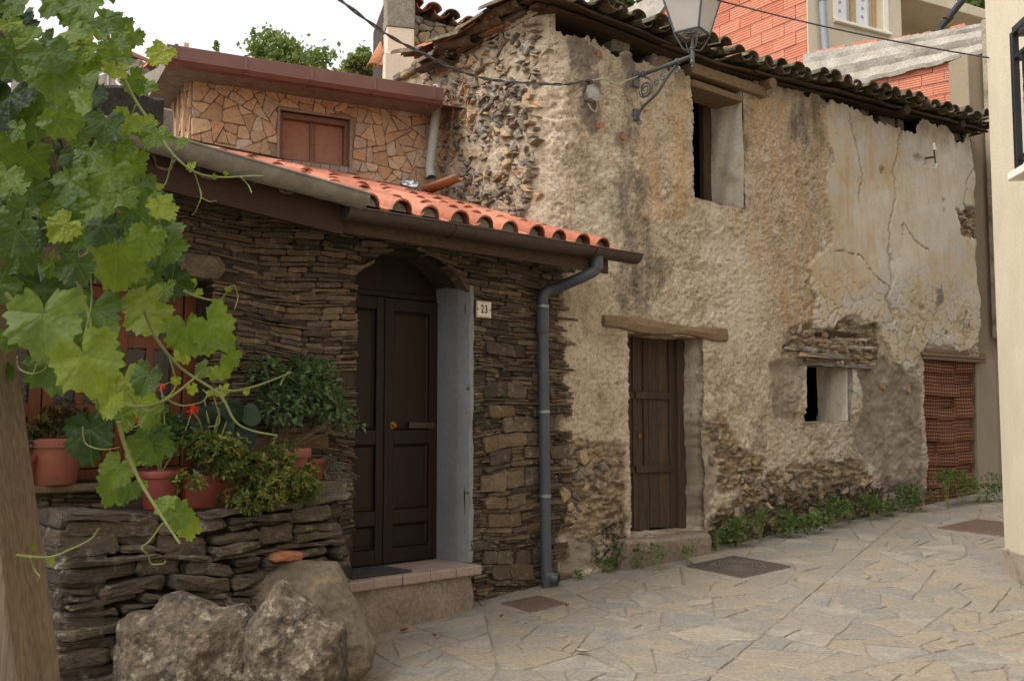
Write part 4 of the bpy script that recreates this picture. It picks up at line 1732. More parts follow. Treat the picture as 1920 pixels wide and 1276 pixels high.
def hollow_brick_mesh(L, H, Dp, rng, nx=9, nz=3):
    """front face with three rows of open cells"""
    v = []
    f = []
    b = .004
    wx = L / nx
    wz = H / nz

    def q(pts):
        i = len(v)
        v.extend(pts)
        f.append((i, i + 1, i + 2, i + 3))
    g = .006
    for i in range(nx):
        for k in range(nz):
            x0, x1 = i * wx, (i + 1) * wx
            z0, z1 = k * wz, (k + 1) * wz
            xa, xb, za, zb = x0 + g, x1 - g, z0 + g, z1 - g
            q([(x0, 0, z0), (x1, 0, z0), (xb, 0, za), (xa, 0, za)])
            q([(x1, 0, z0), (x1, 0, z1), (xb, 0, zb), (xb, 0, za)])
            q([(x1, 0, z1), (x0, 0, z1), (xa, 0, zb), (xb, 0, zb)])
            q([(x0, 0, z1), (x0, 0, z0), (xa, 0, za), (xa, 0, zb)])
            d = .09
            q([(xa, 0, za), (xb, 0, za), (xb, d, za), (xa, d, za)])
            q([(xb, 0, za), (xb, 0, zb), (xb, d, zb), (xb, d, za)])
            q([(xb, 0, zb), (xa, 0, zb), (xa, d, zb), (xb, d, zb)])
            q([(xa, 0, zb), (xa, 0, za), (xa, d, za), (xa, d, zb)])
            q([(xa, d, za), (xb, d, za), (xb, d, zb), (xa, d, zb)])
    q([(0, 0, 0), (0, Dp, 0), (L, Dp, 0), (L, 0, 0)])
    q([(0, 0, H), (L, 0, H), (L, Dp, H), (0, Dp, H)])
    q([(0, 0, 0), (0, 0, H), (0, Dp, H), (0, Dp, 0)])
    q([(L, 0, 0), (L, Dp, 0), (L, Dp, H), (L, 0, H)])
    return mesh_of('hollow_brick', v, f, rng.random())


def brick_stack():
    rng = random.Random(14)
    stack = empty('brick_stack', 'tall bowed stack of red hollow bricks filling the last doorway', 'brick stack', m=B.m)
    x0, x1, z0, z1 = O_BRK
    H = .118
    L = .25
    LB = (O_BRK[1] - O_BRK[0]) * .90 / 3
    meshes = {}
    for nm, l, nx in (('long', LB * 1.25, 9), ('mid', LB, 7), ('short', LB * .72, 5)):
        meshes[nm] = [hollow_brick_mesh(l, H, .25, rng, nx) for _ in range(4)]
        for me in meshes[nm]:
            me.materials.append(MAT['stack_brick'])
    rows = [('mid', 'mid', 'mid')] * 14 + [('mid', 'mid', 'mid'), ('mid', 'mid', 'mid'), ('mid', 'mid', 'mid'), ('mid', 'mid', 'mid'), ('mid', 'mid', 'mid'), ('mid', 'mid', 'mid'), ('mid', 'mid', 'mid'), ('long', 'mid'), ('mid', 'mid', 'mid'), ('long', 'mid'), ('mid', 'mid', 'mid'), ('short', 'long', 'short'), ('short', 'mid', 'mid')]
    z = EYE - 1.0 + .02
    lens = {'long': LB * 1.25, 'mid': LB, 'short': LB * .72}
    total = x1 - x0
    k = 0
    while z + H < z1 - .02 and k < len(rows):
        row = rows[k]
        wsum = sum(lens[r] for r in row)
        x = x0 + .02 + rng.uniform(-.0, .025) + (.06 if len(row) == 2 else 0)
        lean = .02 * math.sin(k * .35)
        yaw = 0.0
        for i, r in enumerate(row):
            o = bpy.data.objects.new('hollow_brick', rng.choice(meshes[r]))
            col.objects.link(o)
            o.parent = stack
            sag = -.015 * (1 - abs(i - 1)) if len(row) == 3 else 0
            o.location = (x, .07 + lean + (.018 if k % 2 else -.012) + rng.uniform(-.012, .012), z + sag + rng.uniform(-.003, .003))
            o.rotation_euler = (0, R(rng.uniform(-1.2, 1.2) + (i - 1) * -1.5), R(rng.uniform(-3, 3)))
            x += lens[r] + .004
        z += H + .010
        k += 1
    # second column set further back at the right, seen edge on
    z = EYE - 1.0 + .02
    k = 0
    while z + H < z1 - .05:
        if k % 2 == 0 or True:
            o = bpy.data.objects.new('hollow_brick', rng.choice(meshes['short']))
            col.objects.link(o)
            o.parent = stack
            o.location = (x1 - LB * .5 + rng.uniform(-.01, .01), .30 + rng.uniform(-.02, .02), z)
            o.rotation_euler = (0, 0, R(rng.uniform(-4, 4)))
        z += H + .006
        k += 1


brick_stack()


def stencil():
    # number stencilled on the plaster in a dashed square
    s, z = B.hit(1808, 611, .035)
    t = empty('stencilled_house_number', 'faded 21A stencilled in a dashed square on the plaster above the brick stack', 'number', m=B.m)
    cu = bpy.data.curves.new('stencil_digits', 'FONT')
    cu.body = '21A'
    cu.size = .085
    cu.align_x = 'CENTER'
    cu.align_y = 'CENTER'
    cu.extrude = .001
    o = bpy.data.objects.new('stencil_digits', cu)
    col.objects.link(o)
    cu.materials.append(MAT['ink_blue'])
    o.parent = t
    y = -.062
    o.location = (s, y, z)
    o.rotation_euler = (PI / 2, 0, 0)
    to_mesh(o)
    mb = MB()
    w = .075
    for k in range(6):
        a = -w + 2 * w * (k + .15) / 6
        b = -w + 2 * w * (k + .75) / 6
        if k == 2:
            continue
        mb.box(s + a, s + b, y, y + .002, z + w - .006, z + w)
        mb.box(s + a, s + b, y, y + .002, z - w, z - w + .006)
        mb.box(s - w, s - w + .006, y, y + .002, z + a, z + b)
        mb.box(s + w - .006, s + w, y, y + .002, z + a, z + b)
    mb.build('dashed_border', MAT['ink_blue'], t)


stencil()
# ================================================================ the slate-stone house on the left
slate = empty('slate_stone_house', 'low house of thin brown slate courses with arched dark door and red tiled roof', 'house', m=A.m)
DX0 = A.hit(664, 800)[0]
DX1 = A.hit(871, 800)[0]
DZ0 = A.hit(740, 1060, -.2)[1]
DZS = A.hit(668, 522)[1]
DZC = A.hit(760, 468)[1]
DMX = (DX0 + DX1) / 2
DHW = (DX1 - DX0) / 2
RISE = DZC - DZS
ARAD = (DHW ** 2 + RISE ** 2) / (2 * RISE)
ACZ = DZC - ARAD
WX0 = A.hit(-200, 700)[0]
WX1 = A.hit(394, 700)[0]
WZ0 = A.hit(120, 902)[1]
WZ1 = A.hit(385, 522)[1]
S_COR = A.loc(B.pt(.02, 0, 0))[0] + .03
ZEAVE = A.hit(950, 440, .42)[1]
EX = {}


def in_door(s, z, g=0.0):
    body = (s > DX0 - g) & (s < DX1 + g) & (z < DZS) & (z > DZ0 - .02)
    arch = (np.hypot(s - DMX, z - ACZ) < ARAD + g) & (z >= DZS) & (abs(s - DMX) < DHW + g)
    return body | arch


def in_window(s, z, g=0.0):
    return (s > WX0 - g) & (s < WX1 + g) & (z > WZ0 - g) & (z < WZ1 + g)


def slate_wall():
    xs = grid_lines(-3.3, S_COR, .03, [DX0, DX1, WX0, WX1])
    zs = grid_lines(EYE - 1.6, ZEAVE + .11, .03, [DZ0, DZS, WZ0, WZ1])

    def pos(S, Z):
        h = fbm(S * 4, Z * 9, 3, 3) * .012
        # snap the arch edge
        d = np.hypot(S - DMX, Z - ACZ)
        k = np.where((Z > DZS + .005) & (abs(d - ARAD) < .022), ARAD / np.maximum(d, .01), 1.0)
        return DMX + (S - DMX) * k, -h + 0 * S, ACZ + (Z - ACZ) * k

    sheet('wall_core', xs, zs, pos, MAT['slate_mortar'], slate, lambda s, z: in_door(s, z) | in_window(s, z), None, None, None, .3, 3)
    # room behind
    mb = MB()
    mb.box(-3.3, S_COR + .3, 1.9, 2.0, EYE - 1.6, ZEAVE + .9)
    mb.box(-3.4, -3.3, .05, 2.0, EYE - 1.6, ZEAVE + .9)
    mb.box(-3.3, S_COR + .1, .35, 1.9, EYE - 1.6, EYE - 1.5)
    mb.build('house_body', MAT['slate_mortar'], slate)
    rng = random.Random(31)
    items = []

    def put(x0, x1, z0, z1, fr, big):
        cx, cz = (x0 + x1) / 2, (z0 + z1) / 2
        wav = lambda x, z: .028 * math.sin(x * 2.3 + z * 3.1) + .012 * math.sin(x * 7.1 + z * 5)
        P = [(x0, z0), (x1, z0), (x1, z1), (x0, z1)]
        g = rng.uniform(.0008, .0035)
        sk = rng.uniform(-.25, .25) * (z1 - z0)
        P = [(x0 + g + sk * .6, z0 + g), (x1 - g + sk, z0 + g), (x1 - g, z1 - g), (x0 + g, z1 - g)]
        P = [(x, z + wav(x, z)) for x, z in P]
        q = rough_outline(P, rng, .08 if big else .09, .0035 if not big else .007, .13)
        # trim to the openings
        q2 = []
        for x, z in q:
            if z < DZS and DX0 < x < DX1 and z > DZ0 - .1:
                x = (DX0 - rng.uniform(-.012, .01)) if x < DMX else (DX1 + .03 + rng.uniform(-.012, .012))
            elif z >= DZS and math.hypot(x - DMX, z - ACZ) < ARAD and abs(x - DMX) < DHW + .05:
                d = math.hypot(x - DMX, z - ACZ)
                k = (ARAD + rng.uniform(-.012, .012)) / max(d, .01)
                x, z = DMX + (x - DMX) * k, ACZ + (z - ACZ) * k
            if WX0 < x < WX1 and WZ0 < z < WZ1:
                x = WX1 + rng.uniform(-.01, .012) if x > (WX0 + WX1) / 2 + .2 else x
            q2.append((x, z))
        if abs(area(q2)) < .0007:
            return
        v, f = stone_shape(q2, fr, .06, .006 if big else .003, rng, .003 if big else .001, .14, .004)
        t = rng.random()
        items.append((v, f, t))

    z = EYE - 1.5
    while z < ZEAVE + .06:
        upper = z > EYE + .25
        thick = rng.random() < (.45 if z < EYE + .2 else .25)
        h = rng.uniform(.07, .125) if thick else rng.uniform(.016, .042)
        s = -3.25
        while s < S_COR - .02:
            right = s > DX1
            L = rng.uniform(.12, .32)
            c = np.array([s + L / 2])
            if in_door(c, np.array([z + h / 2]))[0] or in_window(c, np.array([z + h / 2]))[0]:
                s += .04
                continue
            if thick:
                if rng.random() < (.5 if right else .12):
                    put(s, s + L, z, z + h, -rng.uniform(.012, .04), True)
                else:
                    m = rng.randint(3, 6)
                    for k in range(m):
                        a, b = z + h * k / m, z + h * (k + 1) / m
                        x = s
                        while x < s + L - .02:
                            l2 = min(rng.uniform(.06, .24), s + L - x)
                            put(x, x + l2, a, b, -rng.uniform(.004, .03), False)
                            x += l2
            else:
                put(s, s + L, z, z + h, -rng.uniform(.004, .034), False)
            s += L
        z += h
    # the long stone lintel over the window
    v, f = stone_shape(rough_outline([(WX0, WZ1 - .01), (WX1 + .06, WZ1 - .005), (WX1 + .065, WZ1 + .13), (WX0, WZ1 + .13)], rng, .2, .006, .2), -.045, .1, .012, rng, .002, .0, .004)
    link('window_lintel', mesh_of('window_lintel', v, f, .8), MAT['slate'], slate)
    lim = [it for it in items if not (WZ1 - .02 < sum(p[2] for p in it[0]) / len(it[0]) < WZ1 + .12 and sum(p[0] for p in it[0]) / len(it[0]) < WX1 + .05)]
    # nothing hidden deep behind the planter or under the ground
    place_stones(lim, A.m, 'stone', MAT['slate'], slate, 300)


slate_wall()


def front_door():
    D = .27
    door = bpy.data.objects.new('double_door', None)
    col.objects.link(door)
    door.parent = slate
    rng = random.Random(3)
    zt = DZS - .03
    # frame
    mb = MB()
    mb.box(DX0 - .02, DX0 + .03, D - .03, D + .05, DZ0, DZS + .05, .004)
    mb.box(DX1 - .03, DX1 + .02, D - .03, D + .05, DZ0, DZS + .05, .004)
    mb.box(DX0 + .03, DX1 - .03, D + .0, D + .05, zt - .03, zt + .012, .004)
    mb.build('door_frame', MAT['door_wood'], door)
    # arched blind panel above the leaves
    mb = MB()
    v = [(DX0 - .03, D + .01, zt), (DX1 + .03, D + .01, zt)]
    n = 14
    for i in range(n + 1):
        a = PI * .5 - (math.asin(min(1, DHW / ARAD)) + .05) + 2 * (math.asin(min(1, DHW / ARAD)) + .05) * i / n
        v.append((DMX + (ARAD + .03) * math.cos(a), D + .01, ACZ + (ARAD + .03) * math.sin(a)))
    nv = len(v)
    v += [(x, D + .04, z) for x, y, z in v]
    f = [tuple(range(nv)), tuple(range(2 * nv - 1, nv - 1, -1))] + [(i, (i + 1) % nv, nv + (i + 1) % nv, nv + i) for i in range(nv)]
    mb.add(v, f)
    mb.build('arch_panel', MAT['door_wood'], door)
    # two leaves, each a frame of stiles and rails round three sunk panels
    mid = DMX - .03
    for (a, b) in ((DX0 + .032, mid - .003), (mid + .003, DX1 - .032)):
        leaf = bpy.data.objects.new('door_leaf', None)
        col.objects.link(leaf)
        leaf.parent = door
        sw = .075
        for (x0, x1) in ((a, a + sw), (b - sw, b)):
            mb = MB()
            mb.tint = rng.random()
            mb.box(x0, x1, D - .012, D + .035, DZ0 + .012, zt - .034, .004)
            mb.build('stile', MAT['door_wood'], leaf)
        H = zt - .034 - DZ0 - .012
        zs = [DZ0 + .012, DZ0 + .012 + .17 * H, DZ0 + .012 + .47 * H, zt - .034]
        for k, zc in enumerate(zs):
            z0 = zc if k == 0 else (zc - .09 if k == 3 else zc - .05)
            z1 = zc + .10 if k == 0 else (zc if k == 3 else zc + .05)
            mb = MB()
            mb.tint = rng.random()
            mb.box(a + sw, b - sw, D - .010, D + .033, z0, z1, .004)
            mb.build('rail', MAT['door_wood'], leaf)
        lims = [(zs[0] + .10, zs[1] - .05), (zs[1] + .05, zs[2] - .05), (zs[2] + .05, zs[3] - .09)]
        for z0, z1 in lims:
            mb = MB()
            mb.tint = rng.random()
            # raised field with a moulded edge
            x0, x1 = a + sw, b - sw
            rings = [(0, .010), (.010, .004), (.020, .014), (.034, .012)]
            v = []
            for g, y in rings:
                v += [(x0 + g, D + y, z0 + g), (x1 - g, D + y, z0 + g), (x1 - g, D + y, z1 - g), (x0 + g, D + y, z1 - g)]
            f = []
            for r_ in range(3):
                for i in range(4):
                    j = (i + 1) % 4
                    f.append((r_ * 4 + i, r_ * 4 + j, r_ * 4 + 4 + j, r_ * 4 + 4 + i))
            f.append((12, 13, 14, 15))
            mb.add(v, f)
            mb.build('panel', MAT['door_wood'], leaf)
    mb = MB()
    mb.box(mid - .012, mid + .014, D - .022, D - .013, DZ0 + .02, zt - .04, .003)
    mb.build('astragal', MAT['door_wood'], door)
    kz = A.hit(737, 797, -.25)[1]
    ks = A.hit(737, 797, -.25)[0]
    mb = MB()
    mm = Matrix.Translation((ks, D - .012, kz)) @ Matrix.Rotation(PI / 2, 4, 'X')
    mb.lathe([(.001, .035), (.012, .034), (.017, .028), (.015, .022), (.01, .02), (.010, .008), (.026, .004), (.027, 0)], 14, m=mm)
    mb.build('door_knob', MAT['brass'], door, True)
    mb = MB()
    l = A.hit(800, 797, -.25)[0]
    mb.box(l - .16, l + .08, D - .020, D - .011, kz - .022, kz + .022, .003)
    mb.box(l - .12, l + .04, D - .025, D - .020, kz - .008, kz + .008, .002)
    mb.build('letter_slot', MAT['gutter_dark'], door)
    # grey plastered reveal on the right of the opening
    mb = MB()
    n, k = 8, 22
    v = []
    for i in range(n + 1):
        for j in range(k + 1):
            t = i / n
            z = DZ0 + (DZS + .04 - DZ0) * j / k
            y = -.004 + (D + .02) * t
            wob = .006 * math.sin(z * 9) + .006 * math.sin(z * 23 + 1)
            v.append((DX1 - .02 - .012 * t + (wob + .036 if i == 0 else 0), y - (.032 if i == 0 else 0.006 * math.sin(z * 5 + t * 4)), z))
    f = [(i * (k + 1) + j, (i + 1) * (k + 1) + j, (i + 1) * (k + 1) + j + 1, i * (k + 1) + j + 1) for i in range(n) for j in range(k)]
    mb.add(v, f)
    # skim returning a little round the corner on the wall face
    v = []
    for j in range(k + 1):
        z = DZ0 + (DZS + .04 - DZ0) * j / k
        e = .045 + .010 * mnoise.noise((z * 9, 1, 2)) + .022 * mnoise.noise((z * 24, 4, 2))
        v += [(DX1 + .016 + .006 * math.sin(z * 9) + .006 * math.sin(z * 23 + 1), -.036, z), (DX1 + e, -.042, z), (DX1 + e + .006, .02, z)]
    f = [(3 * j + q, 3 * j + 1 + q, 3 * j + 4 + q, 3 * j + 3 + q) for j in range(k) for q in (0, 1)]
    mb.add(v, f)
    mb.build('door_reveal', MAT['grey_plaster'], slate, True)
    # step: pinkish stone slabs on a cement block
    e0 = A.hit(640, 1088, .17)
    e1 = A.hit(900, 1066, .17)
    x0, x1 = e0[0], e1[0]
    zt = DZ0
    w = (x1 - x0) / 5
    for i in range(5):
        mb = MB()
        mb.tint = rng.random()
        mb.box(x0 + w * i + .002, x0 + w * (i + 1) - .002, -.19 - rng.uniform(0, .012), D + .06 if x0 + w * i > DX0 - .1 and x0 + w * (i + 1) < DX1 + .06 else .0, zt - .065, zt, .010, seg=2)
        mb.build('step_slab', MAT['step_slab'], slate)
    mb = MB()
    n = 16
    v = []
    f = []
    xe = A.hit(884, 1110, .16)[0]
    prof = [(-.04, -.064), (-.165, -.066), (-.165, -.09), (-.175, -.2), (-.172, -.30), (-.17, -.6)]
    for i in range(n + 1):
        t = i / n
        x = x0 - .25 + (xe - x0 + .25) * t
        for (y, z) in prof:
            v.append((x + .02 * math.sin(z * 20) * (i == n), y + .012 * math.sin(x * 9 + z * 14) * (z < -.08), zt + z))
    m = len(prof)
    for i in range(n):
        for j in range(m - 1):
            f.append((i * m + j, i * m + j + 1, (i + 1) * m + j + 1, (i + 1) * m + j))
    b = len(v)
    for j in range(m):
        v.append((xe + .01, .05, zt + prof[j][1]))
    for j in range(m - 1):
        f.append((n * m + j, n * m + j + 1, b + j + 1, b + j))
    mb.add(v, f)
    mb.build('step_block', MAT['step_block'], slate, True)


front_door()


def left_window():
    D = .2
    w = bpy.data.objects.new('casement_window', None)
    col.objects.link(w)
    w.parent = slate
    x1 = WX1 - .015
    xr = x1
    n = 4
    lw = .40
    rng = random.Random(6)
    mb = MB()
    mb.box(WX0, WX1 + .0, D - .02, D + .06, WZ1 - .07, WZ1 + .01, .004)
    mb.box(WX0, WX1, D - .02, D + .06, WZ0 - .01, WZ0 + .05, .004)
    mb.box(WX1 - .07, WX1 + .01, D - .021, D + .06, WZ0 + .05, WZ1 - .07, .004)
    mb.build('window_frame', MAT['window_wood'], w)
    xr = WX1 - .075
    z0, z1 = WZ0 + .055, WZ1 - .075
    k = 0
    while xr - lw > WX0 - .2 and k < 6:
        a, b = xr - lw + .004, xr - .004
        c = bpy.data.objects.new('casement', None)
        col.objects.link(c)
        c.parent = w
        mb = MB()
        mb.tint = rng.random()
        st = .062
        mb.box(a, a + st, D - .01, D + .035, z0, z1, .004)
        mb.box(b - st, b, D - .01, D + .035, z0, z1, .004)
        zz = [z0, z0 + (z1 - z0) * .31, z0 + (z1 - z0) * .70, z1]
        for j, zc in enumerate(zz):
            lo = zc if j == 0 else zc - (.07 if j == 3 else .035)
            hi = zc + .07 if j == 0 else zc + (.0 if j == 3 else .035)
            mb.box(a + st, b - st, D - .009, D + .034, lo, hi, .004)
        mx = (a + b) / 2
        mb.box(mx - .022, mx + .022, D - .008, D + .033, z0 + .07, z1 - .07, .004)
        mb.build('casement_frame', MAT['window_wood'], c)
        for (p, q) in ((a + st, mx - .022), (mx + .022, b - st)):
            for j in range(3):
                mb = MB()
                mb.box(p - .004, q + .004, D + .012, D + .018, zz[j] + .03, zz[j + 1] - .03)
                mb.build('pane', MAT['dark_glass'], c)
        xr -= lw
        k += 1
    # stone sill slab
    mb = MB()
    e = A.hit(200, 905, .1)
    mb.box(WX0 - .2, e[0] + .15, -.09, D, WZ0 - .055, WZ0 - .012, .01)
    mb.build('window_sill', MAT['slate'], slate)


left_window()

# ---------------------------------------------------------------- roof of the slate house
PIT = R(18.2)
OV = .42


def lean_roof():
    rng = random.Random(9)
    # tile profile: a hump and a flat pan (one piece)
    step = .245
    L = .42

    def tile_mesh(seed):
        r2 = random.Random(seed)
        prof = []
        n = 8
        rr = .080
        for k in range(n + 1):
            a = PI - PI * k / n
            prof.append((rr + rr * math.cos(a) * 1.0, .072 * math.sin(a) + .004))
        prof += [(.175, -.006), (.212, -.010), (.245, -.004), (.262, .012)]
        v = []
        f = []
        m = len(prof)
        for (y, sc) in ((0, 1.0), (L, .94)):
            for th in (0, .013):
                for (x, z) in prof:
                    v.append((x * sc + (1 - sc) * .1, y, z * sc - th))
        for i in range(m - 1):
            f.append((i, i + 1, 2 * m + i + 1, 2 * m + i))
            f.append((m + i + 1, m + i, 3 * m + i, 3 * m + i + 1))
            f.append((i + 1, i, m + i, m + i + 1))
        f.append((0, 2 * m, 3 * m, m))
        f.append((m - 1, 2 * m - 1, 4 * m - 1, 3 * m - 1))
        me = mesh_of('roof_tile', v, f, r2.random(), True)
        me.set_sharp_from_angle(angle=R(45))
        return me

    ms = [tile_mesh(i) for i in range(6)]
    old = [tile_mesh(i + 50) for i in range(3)]
    for me in ms:
        me.materials.append(MAT['tile'])
    for me in old:
        me.materials.append(MAT['old_tile'])
    xr = A.hit(1150, 455, OV)[0]
    split = A.hit(560, 320, .0)[0]
    ze = ZEAVE + .035
    for colm in range(24):
        x = xr - .22 - colm * step
        for row in range(6):
            y = -OV + .0 + row * .365
            # the old house stands in the way on the right
            if x > S_COR - .2 and y > -.22 + (S_COR - x) * .15 and row > 0:
                lb = B.loc(A.pt(x + .1, 0, -(y + .18)))
                if lb[1] > .12:
                    continue
            if y + .2 > 1.98 and x > A.hit(500, 300, -1.8)[0]:
                continue
            me = rng.choice(old if (x < split - .15) else ms)
            o = bpy.data.objects.new('roof_tile', me)
            col.objects.link(o)
            o.parent = slate
            o.location = (x + rng.uniform(-.006, .006), y + rng.uniform(-.018, .018), ze + (y + OV) * math.tan(PIT) + row * .004)
            o.rotation_euler = (PIT - .02 + rng.uniform(-.012, .012), rng.uniform(-.025, .025), rng.uniform(-.03, .03))
        # mortar plug under the hump at the eave
        if colm < 14:
            mb = MB()
            n = 7
            P = [(x + .016, 0)] + [(x + .08 + .064 * math.cos(PI - PI * k / n), .055 * math.sin(PI * k / n)) for k in range(1, n)] + [(x + .144, 0)]
            v = [(a, -OV + .03, ze + z) for a, z in P] + [(a, -OV + .08, ze + z + .016) for a, z in P]
            k = len(P)
            f = [tuple(range(k - 1, -1, -1))] + [(i, (i + 1) % k, k + (i + 1) % k, k + i) for i in range(k)]
            mb.add(v, f)
            mb.build('mortar_plug', MAT['grey_concrete'], slate)
    # deck, rafters, fascia
    y1 = 2.0
    mb = MB()
    x0, x1 = -3.3, xr - .02
    zt = lambda y: ze - .025 + (y + OV) * math.tan(PIT)
    v = []
    for y in (-OV + .04, y1):
        for dz in (0, -.025):
            for x in (x0, (x1 if y < 0 else S_COR)):
                v.append((x, y, zt(y) + dz))
    f = [(0, 1, 5, 4), (3, 2, 6, 7), (0, 4, 6, 2), (1, 3, 7, 5), (0, 2, 3, 1), (4, 5, 7, 6)]
    mb.add(v, f)
    mb.build('roof_deck', MAT['dark_beam'], slate)
    x = x1 - .12
    while x > -3.2:
        mb = MB()
        mb.tint = rng.random()
        y0, yb = -OV + .06, .04
        v = []
        for y in (y0, yb):
            for xx in (x - .045, x + .045):
                for dz in (-.028, -.13):
                    v.append((xx, y, zt(y) + dz))
        mb.add(v, [(0, 1, 3, 2), (4, 6, 7, 5), (0, 2, 6, 4), (1, 5, 7, 3), (0, 4, 5, 1), (2, 3, 7, 6)])
        mb.build('rafter', MAT['dark_beam'], slate)
        x -= .52
    mb = MB()
    mb.box(A.hit(640, 400, OV)[0], x1, -OV + .035, -OV + .058, ze - .19, ze - .03, .003)
    mb.build('fascia_board', MAT['dark_beam'], slate)
    # half-round brown gutter with a rolled lip
    gx0, gx1 = A.hit(654, 395, OV + .07)[0], A.hit(1203, 480, OV + .07)[0]

    def gutter(name, xa, xb, za, zb, yc, r, mat, n=10, end=True):
        mb = MB()
        st = 14
        v = []
        for i in range(st + 1):
            t = i / st
            x = xa + (xb - xa) * t
            z = za + (zb - za) * t + .004 * math.sin(t * 9)
            for rr in (r, r - .006):
                for k in range(n + 1):
                    a = PI + PI * k / n
                    v.append((x, yc + rr * math.cos(a), z + rr * math.sin(a)))
        m = 2 * (n + 1)
        f = []
        for i in range(st):
            for k in range(n):
                f.append((i * m + k, i * m + k + 1, (i + 1) * m + k + 1, (i + 1) * m + k))
                b = n + 1
                f.append((i * m + b + k + 1, i * m + b + k, (i + 1) * m + b + k, (i + 1) * m + b + k + 1))
            f.append((i * m, (i + 1) * m, (i + 1) * m + n + 1, i * m + n + 1))
            f.append((i * m + n, i * m + 2 * n + 1, (i + 1) * m + 2 * n + 1, (i + 1) * m + n))
        if end:
            f.append(tuple(st * m + k for k in range(n + 1)))
            f.append(tuple(k for k in range(n, -1, -1)))
        mb.add(v, f)
        mb.tube([(xa, yc - r, za), (xb, yc - r, zb)], .008, 6)
        return mb.build(name, mat, slate, True)

    gz = A.hit(950, 440, OV + .07)[1]
    gutter('gutter', gx0, gx1, A.hit(660, 388, OV + .08)[1], A.hit(1200, 476, OV + .08)[1], -OV - .01, .075, MAT['gutter_dark'])
    # older grey gutter, further out, over the left half of the house
    ga = A.hit(150, 208, OV + .16)
    gb = A.hit(692, 364, OV + .16)
    gutter('gutter', ga[0], gb[0], ga[1] + .0, gb[1] + .0, -OV - .09, .086, MAT['gutter_grey'])
    mb = MB()
    fa = A.hit(250, 300, OV + .02)
    fb = A.hit(648, 420, OV + .02)
    za, zb = ga[1] - .07, gb[1] - .07
    v = []
    for (x, zt_) in ((ga[0] - .4, za + .08), (fb[0], zb + .05)):
        for y in (-OV + .01, -OV + .045):
            for z in (zt_, zt_ - .21):
                v.append((x, y, z))
    mb.add(v, [(0, 1, 5, 4), (2, 6, 7, 3), (0, 4, 6, 2), (1, 3, 7, 5), (0, 2, 3, 1), (4, 5, 7, 6)])
    mb.build('fascia_board', MAT['fascia'], slate)
    # gutter seams and outlet
    for px in (856, 1120):
        s = A.hit(px, 440, OV + .08)[0]
        t = (s - gx0) / (gx1 - gx0)
        z = A.hit(660, 388, OV + .08)[1] * (1 - t) + A.hit(1200, 476, OV + .08)[1] * t
        mb = MB()
        path = [(s, -OV - .01 + .079 * math.cos(PI + PI * k / 8), z + .079 * math.sin(PI + PI * k / 8)) for k in range(9)]
        mb.tube(path, .009, 6, sq=.5)
        mb.build('gutter_clip', MAT['gutter_dark'], slate, True)
    # down pipe: drop, swan neck to the wall, long fall, shoe
    so, zo = A.hit(1117, 490, OV)
    p0 = Vector((so, -OV - .01, zo))
    bt = A.hit(1024, 1080, .09)
    top = A.hit(1016, 560, .08)
    pts = [p0 + Vector((0, 0, .06)), p0, p0 + Vector((-.005, .005, -.06)), p0 + Vector((-.07, .05, -.11)), Vector(((so * .35 + top[0] * .65), -.16, top[1] + .085)), Vector((top[0] + .03, -.10, top[1] + .06)), Vector((top[0], -.08, top[1])),
           Vector((top[0] + .004, -.085, top[1] - .1)), Vector((bt[0] - .0, -.09, bt[1] + .08)), Vector((bt[0] + .004, -.10, bt[1] + .02)), Vector((bt[0] + .03, -.13, bt[1] - .01)), Vector((bt[0] + .05, -.17, bt[1] - .02))]
    mb = MB()
    cp = curve_pts(pts[:7], 4)[:-1] + curve_pts(pts[7:], 5)
    mb.tube(cp, .043, 14, cap=False)
    mb.tube(cp, .037, 14, cap=False)
    P = [cp[-1] - (cp[-1] - cp[-2]).normalized() * .001, cp[-1]]
    mb.build('down_pipe', MAT['pipe_dark'], slate, True)
    mb = MB()
    for zz, nm in ((top[1] - .06, 0), (top[1] - .86, 1), (bt[1] + .60, 2)):
        t = (top[1] - zz) / (top[1] - bt[1])
        x = top[0] + (bt[0] - top[0]) * t
        mb2 = MB()
        mb2.lathe([(.044, -.012), (.0475, -.011), (.0475, .011), (.044, .012)], 14, c=(x + .002, -.087, zz))
        mb2.box(x - .01, x + .01, -.05, .02, zz - .008, zz + .008)
        mb2.build('pipe_clamp', MAT['zinc'], slate, True)
    mb = MB()
    x = top[0] + .002
    mb.lathe([(.044, .10), (.050, .09), (.050, -.10), (.044, -.11)], 14, c=(x, -.085, top[1] - .16))
    mb.lathe([(.044, .05), (.049, .045), (.049, -.05), (.044, -.055)], 14, c=(p0.x, p0.y, p0.z - .01))
    mb.build('pipe_socket', MAT['pipe_dark'], slate, True)
    # crown moulding? no: dark weathered parapet block standing on the roof behind the old gutter
    t = empty('roof_parapet', 'blackened mossy concrete upstand on the low roof behind the grey gutter', 'parapet', m=A.m)
    a = A.hit(175, 205, -.25)
    b = A.hit(302, 205, -.25)
    mb = MB()
    n = 12
    v = []
    f = []
    zb_ = A.hit(250, 262, -.25)[1] - .1
    for i in range(n + 1):
        q = i / n
        x = a[0] - .2 + (b[0] - a[0] + .2) * q
        z = A.hit(200 + 100 * q, 162 + 18 * q, -.25)[1] + .012 * math.sin(q * 13) - .015 * (q > .85)
        for (y, zz) in ((.22, zb_), (.215, z - .02), (.235, z), (.42, z + .005), (.45, z - .02), (.45, zb_)):
            v.append((x, y, zz))
    for i in range(n):
        for j in range(5):
            f.append((i * 6 + j, i * 6 + j + 1, i * 6 + 7 + j, i * 6 + 6 + j))
    f.append(tuple(range(5, -1, -1)))
    f.append(tuple(n * 6 + j for j in range(6)))
    mb.add(v, f)
